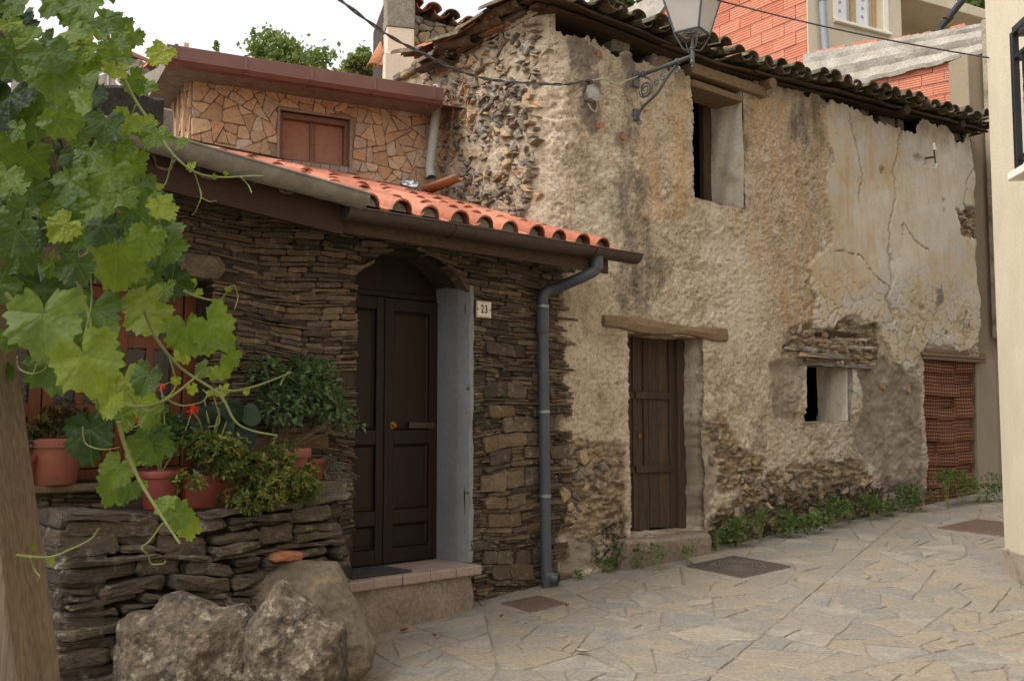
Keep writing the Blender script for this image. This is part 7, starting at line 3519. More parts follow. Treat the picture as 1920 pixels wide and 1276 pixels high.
p_sill, top_sill = pot('large dull terracotta pot of variegated shrub on the window sill', 98, 860, .155, .235, SILZ, .0, 'pot')
p_sill2, top_sill2 = pot('half hidden red plastic pot on the sill beside the timber post', 36, 870, .085, .15, SILZ, .03, 'pot_red')
p_red, top_red = pot('small red plastic pot of geraniums at the left of the planter', 300, 900, .105, .20, PLZ, .30, 'pot_red')
p_big, top_big = pot('big terracotta pot with rolled rim at the door end of the planter', 528, 840, .165, .30, PLZ + .0, .12, 'pot')
p_sm, top_sm = pot('little terracotta pot of silvery trailing plant nearest the door', 588, 870, .07, .13, PLZ + .10, .14, 'pot_red')
mb = MB()
_s = A.hit(588, 900, .14)[0]
mb.box(_s - .12, _s + .17, -.26, -.03, PLZ - .02, PLZ + .098, .012, m=A.m)
o = mb.build('support_stone', MAT['planter_stone'])
tag(o, 'flat grey stone block lifting the little pot nearest the door', 'stone')
top_tr = trough('long red plastic trough of small-leaved azalea in the middle of the planter', 335, 452, .17, PLZ, .33, 'pot_red')
# ================================================================ plants
def leaf_cloud(vols, n, size, rng, shape='oval', tone=(0, 1), rosette=0, up=.3, fold=.25):
    """many small folded leaves spread through ellipsoid volumes; returns verts, faces, tints"""
    v = []
    f = []
    tn = []
    W = [a[1][0] * a[1][1] * a[1][2] for a in vols]

    def leaf(c, d, s, x):
        d = d.normalized()
        side = d.cross(Vector((rng.gauss(0, .4), rng.gauss(0, .4), 1)))
        if side.length < 1e-3:
            side = d.orthogonal()
        side.normalize()
        nr = side.cross(d).normalized()
        k = len(v)
        w = .30 if shape == 'oval' else .2
        v.extend([c, c + d * s * .35 + side * s * w + nr * s * fold * w, c + d * s * .75 + side * s * w * .7 + nr * s * fold * w * .5, c + d * s - nr * s * .12,
                  c + d * s * .75 - side * s * w * .7 + nr * s * fold * w * .5, c + d * s * .35 - side * s * w + nr * s * fold * w, c + d * s * .5])
        f.extend([(k, k + 1, k + 6), (k + 1, k + 2, k + 6), (k + 2, k + 3, k + 6), (k + 3, k + 4, k + 6), (k + 4, k + 5, k + 6), (k + 5, k, k + 6)])
        tn.extend([x] * 7)

    cnt = 0
    while cnt < n:
        c0, r = rng.choices(vols, W)[0]
        d = Vector((rng.gauss(0, 1), rng.gauss(0, 1), rng.gauss(0, 1))).normalized()
        q = rng.random() ** .45
        p = Vector(c0) + Vector((d.x * r[0], d.y * r[1], d.z * r[2])) * q
        if rosette:
            ax = (d + Vector((0, 0, .6))).normalized()
            o = ax.orthogonal().normalized()
            base = rng.uniform(*tone)
            for k in range(rosette):
                a = 2 * PI * k / rosette + rng.uniform(-.3, .3)
                dd = (Matrix.Rotation(a, 3, ax) @ o) + ax * rng.uniform(.15, .9)
                leaf(p, dd, size * rng.uniform(.6, 1.15), min(1, max(0, base + rng.uniform(-.15, .15))))
            cnt += rosette
        else:
            dd = d + Vector((rng.gauss(0, .7), rng.gauss(0, .7), rng.gauss(0, .5) + up))
            leaf(p, dd, size * rng.uniform(.55, 1.25), rng.uniform(*tone))
            cnt += 1
    return v, f, tn


def bush(name, label, cat, root, vols, n, size, mat, seed, tone=(0, 1), rosette=0, shape='oval', stems=8, up=.3, stem_mat='vine_wood', group=None, sr=.004):
    rng = random.Random(seed)
    t = empty(name, label, cat, group, loc=root)
    rel = [(Vector(c) - Vector(root), r) for c, r in vols]
    v, f, tn = leaf_cloud(rel, n, size, rng, shape, tone, rosette, up)
    o = link('foliage', mesh_of('foliage', v, f, tn), MAT[mat], t)
    o['kind'] = 'stuff'
    mb = MB()
    for i in range(stems):
        c, r = rng.choice(rel)
        e = c + Vector((rng.gauss(0, .5) * r[0], rng.gauss(0, .5) * r[1], rng.gauss(0, .5) * r[2]))
        mb.tube(curve_pts([Vector((rng.gauss(0, .01), rng.gauss(0, .01), -.01)), e * .5 + Vector((0, 0, .02)), e], 4), [sr * (1 - .08 * k) for k in range(9)], 5)
    mb.build('stems', MAT[stem_mat], t, True, kind='stuff')
    return t


def ap(px, py, off):
    return A.pt(*A.hit(px, py, off), off)


# azalea spilling over the planter
bush('azalea', 'azalea with small glossy rosettes spilling from the trough over the planter edge', 'shrub', top_tr,
     [(ap(385, 840, .38), (.16, .14, .07)), (ap(440, 870, .45), (.18, .16, .09)), (ap(510, 900, .50), (.20, .16, .10)), (ap(560, 915, .5), (.16, .14, .08)), (ap(470, 935, .55), (.18, .12, .07)), (ap(350, 900, .48), (.09, .08, .06)),
      (ap(400, 835, .42), (.2, .12, .07)), (ap(520, 850, .42), (.12, .1, .08)), (ap(585, 885, .45), (.09, .08, .06))], 6500, .036, 'azalea_leaf', 3, (0, 1), 7, 'thin', 26, stem_mat='vine_wood')
# fuchsia-like shrub in the large pot
bush('leafy_shrub', 'dull green leafy shrub arching from the big pot towards the dark door', 'shrub', top_big,
     [(ap(545, 735, .14), (.2, .16, .16)), (ap(590, 720, .14), (.18, .14, .15)), (ap(520, 770, .16), (.16, .12, .10)), (ap(620, 770, .18), (.16, .12, .08)), (ap(655, 795, .22), (.10, .09, .045)), (ap(500, 700, .12), (.12, .1, .10)), (ap(570, 690, .12), (.12, .1, .07))],
     2100, .045, 'shrub_leaf', 5, (0, 1), 0, 'oval', 22, -.25)
bush('silver_plant', 'silvery grey trailing plant hanging from the little pot', 'plant', top_sm, [(ap(618, 868, .2), (.06, .06, .05)), (ap(630, 885, .22), (.06, .06, .07)), (ap(655, 893, .2), (.05, .04, .03))], 420, .02, 'silver_leaf', 7, (0, 1), 0, 'thin', 6, -.4)
bush('variegated_shrub', 'dark variegated shrub with yellowish leaves in the sill pot', 'shrub', top_sill, [(ap(70, 800, .02), (.14, .1, .06)), (ap(120, 780, .0), (.13, .1, .09)), (ap(150, 790, .02), (.10, .08, .06))], 800, .035, 'yellow_leaf', 9, (0, 1), 5, 'thin', 10)
bush('variegated_shrub', 'low dark leafy plant in the half hidden red sill pot', 'plant', top_sill2, [(ap(45, 825, .04), (.08, .07, .05))], 200, .03, 'dark_leaf', 19, (0, .7), 0, 'oval', 5)


def heart_leaf_mesh(name, seed):
    rng = random.Random(seed)
    v = []
    f = []
    n = 18
    for r in (0, .35, .7, 1.0):
        for k in range(n):
            a = 2 * PI * k / n
            R_ = .5 * (1 + .25 * math.sin(a)) * (1 - .0 * math.cos(a))
            x = R_ * math.cos(a) * .82
            y = .42 + R_ * math.sin(a) * (1.05 if math.sin(a) > 0 else .8)
            if abs(a - PI * 1.5) < .3:
                y += .14
            x, y = x * r, .25 + (y - .25) * r
            v.append((x, y, -.22 * abs(x) ** 1.4 * 0 + .18 * abs(x) - .25 * y * y + .02 * math.sin(a * 5) * r))
    for q in range(3):
        for k in range(n):
            k2 = (k + 1) % n
            f.append((q * n + k, q * n + k2, (q + 1) * n + k2, (q + 1) * n + k))
    return mesh_of(name, v, f, rng.random(), True)


def dark_leaf_plant():
    root = ap(395, 850, .18)
    t = empty('large_leaf_plant', 'plant with big dark heart-shaped leaves standing behind the azalea', 'plant', None, loc=root)
    rng = random.Random(4)
    me = [heart_leaf_mesh('large_leaf', k) for k in range(3)]
    for m_ in me:
        m_.materials.append(MAT['dark_leaf'])
    mb = MB()
    for (px, py, sz, a) in ((412, 790, 74, 265), (450, 800, 66, 285), (375, 800, 60, 250), (340, 790, 64, 240), (430, 760, 50, 300), (385, 770, 55, 275), (462, 770, 46, 310), (330, 815, 52, 230)):
        p = ap(px, py, .2 + rng.uniform(-.06, .06))
        s = sz * p.y / FPX * 1.0
        o = bpy.data.objects.new('large_leaf', rng.choice(me))
        col.objects.link(o)
        o.parent = t
        td = RGT * math.cos(R(a)) + UPV * math.sin(R(a))
        n = (-FWD + UPV * rng.uniform(.2, .7) + RGT * rng.uniform(-.4, .4)).normalized()
        td = (td - n * td.dot(n)).normalized()
        x = td.cross(n).normalized()
        b = p - td * s * .4
        m4 = Matrix(((x.x, td.x, n.x, b.x), (x.y, td.y, n.y, b.y), (x.z, td.z, n.z, b.z), (0, 0, 0, 1)))
        o.matrix_world = Matrix.Translation(-root) @ m4 @ Matrix.Scale(s, 4)
        mb.tube(curve_pts([Vector((rng.gauss(0, .02), rng.gauss(0, .02), -.02)), (b - root) * .6 + Vector((0, 0, .04)), b - root], 4), .005, 5)
    mb.build('stems', MAT['vine_stem'], t, True)


dark_leaf_plant()


def geranium():
    root = Vector(top_red)
    t = empty('geranium', 'geranium with scarlet flower heads behind the vine shoots', 'plant', None, loc=root)
    rng = random.Random(12)
    vols = [(ap(300, 850, .3), (.1, .08, .06)), (ap(330, 815, .3), (.1, .08, .06)), (ap(290, 800, .28), (.1, .08, .08)), (ap(310, 780, .25), (.08, .08, .06))]
    v, f, tn = leaf_cloud([(c - root, r) for c, r in vols], 150, .06, rng, 'oval', (0, .8), 0, .5)
    link('foliage', mesh_of('foliage', v, f, tn), MAT['weed_leaf'], t)['kind'] = 'stuff'
    for (px, py, rad) in ((285, 722, .030), (361, 768, .036), (253, 783, .026), (302, 726, .016)):
        c = ap(px, py, .34)
        v = []
        f = []
        tn = []
        for k in range(46):
            d = Vector((rng.gauss(0, 1), rng.gauss(0, 1), rng.gauss(0, .9))).normalized()
            p = c - root + d * rad * rng.uniform(.55, 1)
            o = d.orthogonal().normalized()
            o.rotate(Matrix.Rotation(rng.uniform(0, 6.28), 3, d))
            s = d.cross(o)
            q = .011
            i = len(v)
            v += [p, p + (o * .8 + s * .6) * q, p + o * q * 1.5 + d * q * .5, p + (o * .8 - s * .6) * q]
            f.append((i, i + 1, i + 2, i + 3))
            tn += [.5] * 4
        link('flower_head', mesh_of('flower_head', v, f, tn), MAT['red_flower'], t)
        mb = MB()
        mb.tube(curve_pts([Vector((0, 0, 0)), (c - root) * .55 + Vector((.02, 0, 0)), c - root], 5), .0035, 5)
        mb.build('flower_stalk', MAT['vine_stem'], t, True)


geranium()


# ---------------------------------------------------------------- weeds along the foot of the old wall
def weeds():
    W = [(1172, 1040, 40, 34, .06, 'weed clump at the left end of the plank door step'), (1140, 1056, 20, 16, .08, 'tiny weed tuft between the pinkish plaster patch and the door step'),
         (1232, 1034, 18, 14, .3, 'small weed tuft under the middle of the plank door step'), (1290, 1030, 14, 10, .3, 'tiny weed under the right end of the plank door step'),
         (1385, 990, 44, 34, .10, 'broad weed clump just right of the plank door step'), (1345, 1012, 14, 22, .10, 'narrow weed tuft beside the white scrap of litter'),
         (1425, 968, 18, 26, .06, 'dark slim weed between two broader clumps under the little window'), (1480, 978, 34, 30, .12, 'weed clump below the left jamb of the little window'),
         (1520, 975, 34, 24, .16, 'low spreading weed clump below the little window'), (1556, 950, 36, 32, .10, 'tall weed clump right of the little window, nearest the grey mortar patch'),
         (1592, 958, 20, 22, .08, 'slim weed tuft beside the tall clump'), (1632, 945, 32, 26, .10, 'round weed clump below the grey mortar patch'),
         (1712, 932, 50, 28, .12, 'wide weed clump at the left foot of the brick stack'), (1668, 950, 22, 20, .10, 'weed with pale mauve flowers left of the brick stack'),
         (1800, 905, 38, 30, .22, 'weed bush in front of the brick stack'), (1850, 915, 46, 34, .3, 'bushy weed filling the corner beside the cream house'), (1775, 890, 24, 16, .25, 'arching weed sprig against the lower bricks'),
         (1085, 1076, 10, 8, .05, 'tiny weed below the pinkish plaster patch')]
    for i, (px, py, w, h, off, lb) in enumerate(W):
        s, z = B.hit(px, py, off)
        c = B.pt(s, z, off)
        k = c.y / FPX
        g = B.pt(s, ground_z(c.x, c.y), off)
        rx, rz = w * k * .95, h * k
        rng = random.Random(i)
        vols = [(c + Vector((rng.uniform(-.5, .5) * rx, rng.uniform(-.05, .05), rng.uniform(-.4, .4) * rz)), (rx * .6, .09, rz * .6)) for _ in range(4)] + [(c, (rx, .1, rz * .8))]
        n = int(34 + w * h * .21)
        t = bush('weed_clump', lb, 'weed', g, vols, n, .04 if w > 20 else .03, 'weed_leaf', i + 100, (0, 1), 0, 'oval', 8, .4, 'vine_stem', 'weeds along the wall foot', .003)
        if 'mauve' in lb or 'wide weed' in lb:
            v = []
            f = []
            for _ in range(90):
                p = c - g + Vector((rng.gauss(0, .5) * rx, rng.gauss(-.03, .04), rng.gauss(.5, .5) * rz + .03))
                q = len(v)
                e = .008
                v += [p + Vector((-e, 0, 0)), p + Vector((0, -e, e)), p + Vector((e, 0, 0)), p + Vector((0, e, -e))]
                f.append((q, q + 1, q + 2, q + 3))
            link('flowers', mesh_of('flowers', v, f, .5), MAT['white_flower'], t)['kind'] = 'stuff'


weeds()


def dry_weed():
    rng = random.Random(2)
    for (pts, lb) in (([(862, 340), (850, 300), (846, 250), (850, 200), (842, 165)], 'rusty dried weed stalks climbing the left edge of the rubble gable'), ([(880, 250), (874, 210), (872, 170), (868, 150)], 'short rusty dried weed hanging below the dark hole in the gable')):
        P = [G.pt(*G.hit(x, y, .1), .1) for x, y in pts]
        t = empty('dried_weed', lb, 'weed', None, loc=P[0])
        mb = MB()
        base = curve_pts([p - P[0] for p in P], 6)
        mb.tube(base, .004, 5)
        for i in range(40):
            p = rng.choice(base)
            mb.tube([p, p + Vector((rng.gauss(0, .04), rng.gauss(0, .03), rng.uniform(-.01, .07)))], .0018, 4)
        mb.build('stalks', MAT['dry_stem'], t)


dry_weed()


def litter():
    rng = random.Random(3)
    for (px, py, s, lb, mt) in ((758, 1182, .035, 'curled red-brown dead leaf on the paving right of the boulders', 'dead_leaf'), (814, 1192, .022, 'small crumpled red dead leaf on the paving below the step', 'dead_leaf'), (940, 1156, .014, 'tiny brown dead leaf left of the drain cover', 'dead_leaf'),
                                (1339, 1023, .026, 'white scrap of paper at the right end of the plank door step', 'litter'), (1540, 990, .016, 'tiny white scrap of litter on the paving edge below the weeds', 'litter'), (1090, 1222, .04, 'narrow curled grey leaf lying alone on the paving', 'old')):
        p = on_ground(px, py, .012)
        v = []
        n = 5
        f = []
        for i in range(n):
            for j in range(3):
                q = i / (n - 1) - .5
                v.append((q * s * 2, (j - 1) * s * .6 * math.cos(q * 2.6), .012 * abs(j - 1) + .02 * q * q + rng.uniform(0, .004)))
        f = [(i * 3 + j, (i + 1) * 3 + j, (i + 1) * 3 + j + 1, i * 3 + j + 1) for i in range(n - 1) for j in range(2)]
        o = link('dead_leaf' if mt != 'litter' else 'litter_scrap', mesh_of('scrap', v, f, .5), MAT['dead_leaf'] if mt == 'dead_leaf' else MAT['litter'] if mt == 'litter' else MAT['plinth'])
        o.location = p
        o.rotation_euler = (0, 0, rng.uniform(0, 6))
        tag(o, lb, 'dead leaf' if mt != 'litter' else 'litter')


litter()


# ---------------------------------------------------------------- timber post
def timber_post():
    a, b = at(-62, 640, 2.1), at(22, 1290, 2.05)
    d = (a - b).normalized()
    b2 = b - d * .55
    a2 = a + d * 1.4
    L = (a2 - b2).length
    q = d.to_track_quat('Z', 'Y')
    m4 = Matrix.Translation(b2) @ q.to_matrix().to_4x4() @ Matrix.Rotation(R(8), 4, 'Z')
    mb = MB()
    n = 24
    v = []
    f = []
    w = .062
    for i in range(n + 1):
        z = L * i / n
        for k, (x, y) in enumerate(((-1, -1), (-.9, -1.05), (.9, -1.05), (1, -1), (1.03, -.9), (1.03, .9), (1, 1), (-1, 1))):
            j = mnoise.noise((x * 2, y * 2, z * 5)) * .003
            v.append(m4 @ Vector((x * (w + j), y * (w + j), z)))
    for i in range(n):
        for k in range(8):
            f.append((i * 8 + k, i * 8 + (k + 1) % 8, i * 8 + 8 + (k + 1) % 8, i * 8 + 8 + k))
    f.append(tuple(range(7, -1, -1)))
    f.append(tuple(n * 8 + k for k in range(8)))
    mb.add(v, f)
    o = mb.build('timber_post', MAT['post'])
    tag(o, 'leaning square timber post at the left edge carrying the grape vine', 'post')


timber_post()


# ---------------------------------------------------------------- the grape vine
def vine_leaf_mesh(seed):
    rng = random.Random(seed)
    lobes = [(90, .64, 34), (38, .60, 30), (142, .60, 30), (-18, .54, 30), (198, .54, 30), (-58, .42, 24), (238, .42, 24)]
    lobes = [(a + rng.uniform(-6, 6), l * rng.uniform(.9, 1.08), w) for a, l, w in lobes]
    N = 84
    v = [(0, 0, 0)]
    lp = [(0, 0, 0)]
    out = []
    deep = rng.uniform(.72, .96)
    for k in range(N):
        a = -90 + 360 * (k + .5) / N
        r = 0
        for c, l, w in lobes:
            d = (a - c + 180) % 360 - 180
            e = l * (deep + (1 - deep) * math.cos(min(abs(d) / w, 1) * PI / 2)) * max(0.0, 1 - (abs(d) / (w * 2.0)) ** 3)
            r = max(r, e)
        da = abs((a + 90 + 180) % 360 - 180)
        if da < 22:
            r *= .25 + .75 * da / 22
        # teeth
        tooth = abs(((k * 1.0) % 4) / 4 - .5) * 2
        r *= 1 - .12 * tooth + rng.uniform(-.02, .02)
        out.append((a, max(r, .06)))
    cup = rng.uniform(-.25, .35)
    droop = rng.uniform(.15, .5)
    ph = rng.uniform(0, 6)
    fd = rng.uniform(-.25, .25)

    def zz(x, y):
        rr = math.hypot(x, y)
        a = math.atan2(y, x)
        vein = 0
        best = 9
        for c, l, w in lobes[:5]:
            d = abs((math.degrees(a) - c + 180) % 360 - 180)
            best = min(best, d)
        puck = .10 * rr * min(best / 26, 1)
        return puck - droop * max(y, 0) ** 2 * .6 - cup * x * x + .09 * rr * math.sin(a * 4 + ph) + .05 * math.sin(x * 9 + ph) * rr + fd * abs(x) * .6

    for t in (.28, .52, .76, 1.0):
        for a, r in out:
            rr = r * t
            if t < .6:
                rr = r * t * .75 + .45 * t * .25
            x, y = rr * math.cos(R(a)), rr * math.sin(R(a))
            v.append((x, y, zz(x, y)))
            lp.append((x, y, 0))
    f = []
    for k in range(N):
        k2 = (k + 1) % N
        f.append((0, 1 + k, 1 + k2))
        for r_ in range(3):
            f.append((1 + r_ * N + k, 1 + (r_ + 1) * N + k, 1 + (r_ + 1) * N + k2, 1 + r_ * N + k2))
    # open the sinus at the stalk
    f = [q for q in f if not (1 in q and N in q)]
    me = mesh_of('leaf', v, f, None, True)
    at_ = me.attributes.new('lp', 'FLOAT_VECTOR', 'POINT')
    at_.data.foreach_set('vector', np.array(lp, np.float32).ravel())
    return me


def grape_vine():
    rng = random.Random(77)
    root = at(-40, 1290, 2.2)
    t = empty('grape_vine', 'grape vine hanging over the left of the view with lobed green leaves and curling tendrils', 'vine', None, loc=root)
    base = [vine_leaf_mesh(i) for i in range(9)]
    tones = [0.02, .14, .28, .42, .56, .72, .9]
    var = {}

    def leaf_mesh(k, tone):
        i = min(range(len(tones)), key=lambda q: abs(tones[q] - tone))
        if (k, i) not in var:
            me = base[k].copy()
            a = me.attributes.new('tint', 'FLOAT', 'POINT')
            a.data.foreach_set('value', np.full(len(me.vertices), tones[i], np.float32))
            me.materials.append(MAT['vine_leaf'])
            var[(k, i)] = me
        return var[(k, i)]

    stuffmb = MB()
    count = [0]

    def place(px, py, sz, ang, tone, Y, tilt=.5, asstuff=False):
        p = at(px, py, Y)
        s = sz * Y / FPX * .79
        td = RGT * math.cos(R(ang)) + UPV * math.sin(R(ang))
        n = (-FWD + UPV * rng.uniform(.0, .8) + RGT * rng.uniform(-tilt, tilt) + UPV * rng.uniform(-tilt, tilt) * .6).normalized()
        td = (td - n * td.dot(n))
        td.normalize()
        x = td.cross(n).normalized()
        b = p - td * s * .12
        m4 = Matrix(((x.x, td.x, n.x, b.x), (x.y, td.y, n.y, b.y), (x.z, td.z, n.z, b.z), (0, 0, 0, 1)))
        k = rng.randrange(len(base))
        W = Matrix.Translation(-root) @ m4 @ Matrix.Scale(s, 4)
        o = bpy.data.objects.new('leaf', leaf_mesh(k, tone))
        col.objects.link(o)
        o.parent = t
        o.matrix_world = W
        count[0] += 1

    L = [  # px, py, width, tip direction in the picture, tone
        (30, 12, 95, 260, .45), (100, 8, 110, 280, .5), (150, 14, 100, 250, .45), (178, 8, 66, 300, .55), (20, 44, 110, 230, .1), (48, 52, 84, 300, .08),
        (168, 46, 120, 255, .5), (204, 40, 84, 330, .42), (130, 66, 96, 240, .55), (218, 30, 50, 20, .45), (204, 96, 64, 270, .5), (140, 72, 80, 285, .6),
        (48, 72, 92, 200, .5), (86, 86, 100, 250, .42), (96, 104, 110, 290, .35), (20, 116, 116, 250, .35), (16, 192, 150, 270, .04), (100, 142, 136, 265, .5), (160, 150, 70, 280, .6), (166, 118, 80, 250, .5),
        (214, 86, 80, 280, .45), (216, 132, 66, 260, .6), (232, 92, 36, 320, .75), (234, 60, 34, 0, .6),
        (252, 152, 66, 300, .45), (275, 164, 56, 345, .62), (275, 230, 56, 290, .85), (252, 246, 30, 240, .5), (312, 258, 44, 330, .55), (340, 268, 40, 350, .5), (358, 312, 28, 270, .9),
        (140, 188, 156, 255, .6), (65, 218, 130, 280, .35), (30, 246, 66, 250, .3), (120, 228, 110, 300, .55), (196, 236, 92, 285, .28), (150, 252, 74, 240, .6), (50, 302, 130, 265, .45), (8, 312, 92, 280, .35), (140, 292, 92, 290, .35),
        (166, 292, 84, 260, .5), (226, 276, 72, 300, .4), (222, 316, 112, 285, .62), (256, 308, 84, 320, .45), (200, 330, 120, 250, .5), (160, 310, 80, 230, .48), (130, 350, 124, 265, .42), (160, 372, 130, 290, .5),
        (190, 388, 112, 270, .55), (95, 392, 74, 240, .62), (286, 388, 84, 300, .5), (292, 412, 72, 330, .45), (250, 402, 100, 275, .35), (120, 424, 104, 255, .3), (30, 442, 124, 260, .28), (40, 482, 92, 290, .4), (5, 540, 104, 300, .45),
        (146, 446, 112, 270, .5), (138, 502, 104, 255, .32), (218, 488, 150, 275, .68), (270, 450, 104, 290, .5), (302, 440, 124, 320, .4), (322, 468, 92, 300, .45), (256, 516, 70, 260, .5), (328, 532, 92, 335, .12),
        (266, 562, 112, 280, .82), (276, 594, 120, 265, .68), (82, 604, 190, 285, .55), (72, 548, 124, 250, .2), (172, 592, 144, 275, .42), (122, 552, 124, 300, .28), (402, 618, 124, 310, .66), (350, 626, 104, 270, .6),
        (346, 660, 64, 290, .88), (378, 640, 100, 300, .6), (434, 672, 62, 320, .62), (164, 682, 172, 280, .66), (142, 650, 150, 250, .42), (102, 690, 134, 285, .3), (236, 722, 112, 290, .72), (262, 746, 100, 300, .66), (214, 752, 112, 250, .6),
        (206, 622, 72, 270, .4), (206, 664, 66, 300, .45), (378, 692, 52, 200, .62), (402, 700, 44, 330, .7), (420, 698, 44, 320, .72), (330, 714, 26, 280, .95), (360, 730, 34, 280, .92), (395, 736, 26, 300, .92), (462, 734, 18, 250, .9), (418, 732, 40, 300, .95), (276, 778, 72, 280, .5), (232, 786, 60, 290, .6),
        (168, 818, 132, 275, .16), (190, 790, 60, 60, .2), (216, 882, 92, 250, .5), (262, 850, 72, 300, .62), (286, 836, 112, 290, .5), (240, 916, 70, 265, .52), (206, 922, 92, 250, .58), (336, 968, 82, 310, .66), (312, 944, 62, 110, .6), (352, 990, 70, 290, .62), (300, 810, 50, 330, .5), (268, 910, 30, 0, .7),
        (15, 640, 64, 270, .4), (0, 600, 84, 280, .4), (18, 1022, 74, 250, .5), (2, 1042, 62, 280, .45), (96, 1050, 26, 290, .8), (62, 1026, 20, 20, .7), (10, 700, 50, 320, .35), (12, 690, 40, 200, .5), (428, 542, 16, 300, .85), (372, 548, 26, 330, .75), (362, 530, 22, 60, .7),
        (60, 362, 90, 280, .42), (40, 395, 80, 240, .3), (72, 440, 90, 290, .25), (300, 350, 20, 280, .8), (424, 325, 14, 20, .8), (402, 332, 16, 200, .7), (250, 425, 60, 300, .6), (185, 430, 100, 250, .3), (230, 365, 90, 310, .55), (270, 350, 80, 280, .4), (310, 545, 60, 290, .6)]
    for (px, py, sz, a, tn) in L:
        Y = 2.05 + rng.uniform(-.12, .2) + (.25 if px > 250 else 0) + (.1 if tn < .25 else 0)
        place(px, py, sz, a + rng.uniform(-15, 15), tn + rng.uniform(-.07, .07), Y, .45 if sz > 80 else .6)
    for _ in range(30):
        q = rng.choice(L[:95])
        x, y = q[0] + rng.gauss(0, 34), q[1] + rng.gauss(0, 34)
        if 40 < x < 130 and 12 < y < 84 or x > 350:
            continue
        place(x, y, rng.uniform(55, 95), rng.uniform(225, 320), rng.choice([.3, .5, .6, .72, .85]), 2.0 + rng.uniform(-.15, .3), .7)
    # deeper leaves filling the mass, their shade put into darker leaf tones
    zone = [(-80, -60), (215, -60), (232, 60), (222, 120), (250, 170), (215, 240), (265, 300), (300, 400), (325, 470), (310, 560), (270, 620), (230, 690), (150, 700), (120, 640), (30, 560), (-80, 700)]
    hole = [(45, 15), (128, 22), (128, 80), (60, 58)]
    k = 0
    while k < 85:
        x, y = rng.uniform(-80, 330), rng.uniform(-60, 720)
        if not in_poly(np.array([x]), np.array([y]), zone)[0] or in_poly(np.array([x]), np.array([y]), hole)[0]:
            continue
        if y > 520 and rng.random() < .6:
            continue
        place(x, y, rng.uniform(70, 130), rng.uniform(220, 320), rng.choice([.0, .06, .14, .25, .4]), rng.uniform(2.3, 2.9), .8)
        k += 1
    # shoots
    wood = [([(-60, 10), (20, 78), (65, 150), (100, 190), (114, 240), (128, 285), (142, 312)], 2.3, .009), ([(-80, 60), (10, 62), (60, 100), (96, 182)], 2.4, .009), ([(86, 250), (98, 290), (108, 330)], 2.3, .007), ([(190, 335), (215, 390), (235, 420)], 2.25, .006)]
    green = [([(198, 58), (225, 130), (255, 190), (290, 240), (325, 290), (365, 322), (410, 332), (470, 330), (494, 330)], 2.3, .0042), ([(134, 480), (150, 540), (168, 600), (184, 690)], 2.1, .0055), ([(10, 548), (85, 632), (140, 690), (200, 740), (255, 762), (312, 748), (368, 706)], 2.05, .0045),
             ([(225, 500), (260, 560), (292, 632), (340, 690), (410, 738), (440, 788), (470, 806), (520, 816)], 2.3, .0042), ([(405, 728), (440, 732), (490, 720), (545, 698)], 2.3, .0035), ([(222, 790), (236, 840), (262, 900), (300, 962), (337, 1018)], 2.0, .005), ([(345, 545), (370, 556), (410, 563), (430, 540), (440, 535)], 2.35, .003),
             ([(30, 1040), (90, 1044), (130, 1030), (170, 1010), (185, 990)], 2.0, .003), ([(240, 735), (270, 770), (300, 760)], 2.05, .003), ([(0, 520), (30, 560), (60, 600)], 2.1, .005)]
    tend = [([(325, 290), (312, 340), (300, 352), (284, 364)], 2.3), ([(365, 324), (374, 352), (377, 370), (366, 396), (360, 404)], 2.3), ([(377, 370), (392, 378), (406, 376)], 2.3), ([(452, 332), (466, 348), (472, 362)], 2.3), ([(255, 196), (240, 230), (222, 246), (204, 240), (200, 230)], 2.25),
            ([(32, 668), (36, 690), (60, 700), (85, 690), (88, 664)], 2.0), ([(85, 668), (70, 680), (62, 700), (58, 706)], 2.0), ([(300, 700), (270, 702), (258, 690), (266, 672)], 2.2), ([(318, 672), (330, 720), (310, 745), (302, 725), (320, 716)], 2.2), ([(312, 748), (340, 760), (376, 754), (388, 740), (380, 730)], 2.2),
            ([(305, 980), (282, 1012), (266, 1026), (278, 1040), (284, 1056), (306, 1056), (310, 1050)], 2.0), ([(300, 350), (290, 358)], 2.3), ([(170, 640), (182, 660), (178, 700)], 2.1), ([(155, 800), (160, 830), (190, 842), (225, 838)], 2.05), ([(56, 1044), (64, 1066), (74, 1080), (70, 1088)], 2.0), ([(440, 535), (446, 556), (440, 580)], 2.35),
            ([(50, 430), (70, 432), (90, 424)], 2.0), ([(540, 698), (530, 712), (526, 722)], 2.3), ([(400, 740), (412, 790), (390, 800)], 2.3), ([(250, 760), (264, 790), (250, 800), (240, 790)], 2.1), ([(180, 420), (165, 470), (150, 480), (146, 470)], 2.1), ([(168, 500), (172, 560), (160, 620), (150, 640)], 2.1), ([(15, 395), (8, 420), (10, 440)], 2.0)]
    for pts, Y, r in wood:
        mb = MB()
        P = curve_pts([at(x, y, Y) - root for x, y in pts], 6)
        mb.tube(P, list(np.linspace(r, r * .6, len(P))), 7)
        mb.build('cane', MAT['vine_wood'], t, True)
    for pts, Y, r in green:
        mb = MB()
        P = curve_pts([at(x, y, Y + .03 * math.sin(i)) - root for i, (x, y) in enumerate(pts)], 6)
        mb.tube(P, list(np.linspace(r, r * .45, len(P))), 6)
        mb.build('shoot', MAT['vine_stem'], t, True)
    for pts, Y in tend:
        mb = MB()
        P = curve_pts([at(x, y, Y + .02 * math.sin(i * 2)) - root for i, (x, y) in enumerate(pts)], 6)
        mb.tube(P, list(np.linspace(.002, .001, len(P))), 5)
        mb.build('tendril', MAT['vine_stem'], t, True)

    # the vine's canopy over the pergola, above and beside the camera
    mb = []
    v = []
    f = []
    tn = []
    lpv = []
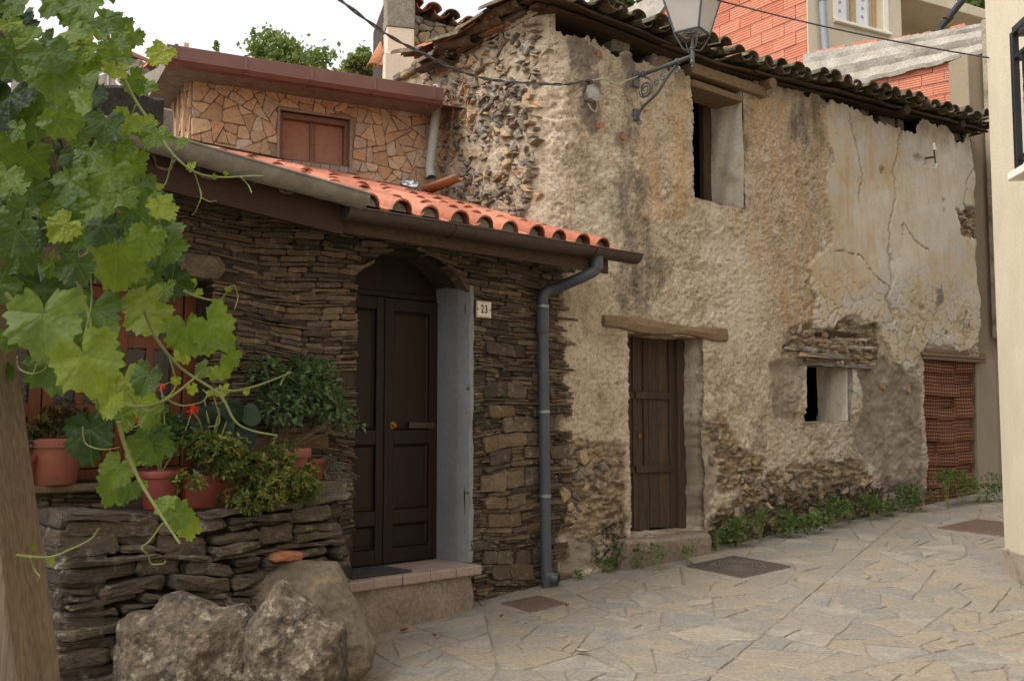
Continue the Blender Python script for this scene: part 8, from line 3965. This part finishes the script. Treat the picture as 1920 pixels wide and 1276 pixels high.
    for k in range(800):
        x, y, z = rng.uniform(-4.2, -.5), rng.uniform(-1.5, 1.5), EYE + 1.45 + rng.gauss(0, .10)
        if y < 0 and rng.random() < .2:
            continue
        me = base[k % len(base)]
        s = rng.uniform(.12, .19)
        q = Matrix.Translation(Vector((x, y, z)) - root) @ Matrix.Rotation(rng.uniform(0, 6.28), 4, 'Z') @ Matrix.Rotation(rng.gauss(0, .5), 4, 'X') @ Matrix.Scale(s, 4)
        b = len(v)
        # outline fan only: these leaves are overhead, out of the picture
        n = 84
        ring = [me.vertices[0]] + [me.vertices[1 + 3 * n + i] for i in range(0, n, 3)]
        for w in ring:
            v.append(q @ w.co)
            lpv.append((w.co.x, w.co.y, 0))
        m_ = len(ring) - 1
        for i in range(m_):
            f.append((b, b + 1 + i, b + 1 + (i + 1) % m_))
        tn += [rng.random() * .7] * len(ring)
    me = mesh_of('canopy_leaves', v, f, tn)
    at_ = me.attributes.new('lp', 'FLOAT_VECTOR', 'POINT')
    at_.data.foreach_set('vector', np.array(lpv, np.float32).ravel())
    o = link('canopy_leaves', me, MAT['vine_leaf'], t)
    o['kind'] = 'stuff'
    pg = empty('pergola', 'rough pole pergola carrying the grape vine beside the stone house', 'pergola')
    for i, yy in enumerate((-1.2, .2, 1.6, 2.6)):
        mb = MB()
        mb.tube([(-4.3, yy, EYE + 1.38), (.3, yy + .1, EYE + 1.40)], .035, 8)
        mb.build('pole', MAT['old_wood'], pg)
    for xx in (-4.0, -2.6, -1.2, .1):
        mb = MB()
        mb.tube([(xx, -1.4, EYE + 1.32), (xx, 2.75, EYE + 1.32)], .04, 8)
        mb.build('bearer', MAT['old_wood'], pg)


grape_vine()


def left_backdrop():
    # roofs and clothes line glimpsed through the vine
    t = empty('grey_roof_house', 'grey house with scalloped tile edge glimpsed through the vine at upper left', 'house', loc=(0, 0, 0))
    p = at(180, 130, 10.2)
    K = Frame(p.x, p.y, 100)
    t.matrix_world = K.m
    mb = MB()
    a, b = K.hit(20, 130)[0], K.hit(262, 130)[0]
    zt = K.hit(180, 116)[1]
    mb.box(a, b, .0, 1.5, EYE + .5, zt, .01)
    mb.build('wall', MAT['grey_concrete'], t)
    rng = random.Random(6)
    ms = tile_meshes('roof_tile', .42, .10, .085, MAT['red_old_tile'], 3, rng, 1, flat=.8)
    x = a
    while x < b:
        o = bpy.data.objects.new('roof_tile', rng.choice(ms))
        col.objects.link(o)
        o.parent = t
        o.location = (x, -.06, zt + .01)
        o.rotation_euler = (R(8), 0, 0)
        x += .215
    t = empty('clothes_line', 'thin clothes lines and pale wire loop on a steel pole behind the vine', 'clothes line')
    mb = MB()
    q0 = at(208, 165, 8.2)
    q1 = at(204, 60, 8.2)
    mb.tube([q0 - Vector((0, 0, .6)), q1], .012, 8)
    mb.build('pole', MAT['zinc'], t)
    for (x0, y0, x1, y1) in ((60, 58, 205, 108), (100, 95, 240, 100), (40, 62, 190, 106)):
        mb = MB()
        mb.tube([at(x0, y0, 8.0), at((x0 + x1) / 2, (y0 + y1) / 2 + 2, 8.1), at(x1, y1, 8.2)], .006, 5)
        mb.build('line', MAT['zinc'], t)
    mb = MB()
    pts = curve_pts([at(150, 122, 8.1), at(152, 100, 8.1), at(180, 140, 8.1), at(204, 134, 8.1), at(230, 128, 8.1), at(236, 140, 8.1), at(218, 150, 8.1), at(226, 162, 8.1)], 6)
    mb.tube(pts, .008, 6)
    mb.build('wire_loop', MAT['curtain'], t, True)


left_backdrop()
print('objects', len(bpy.data.objects), 'tris', sum(len(o.data.loop_triangles) or len(o.data.polygons) * 2 for o in bpy.data.objects if o.type == 'MESH'))
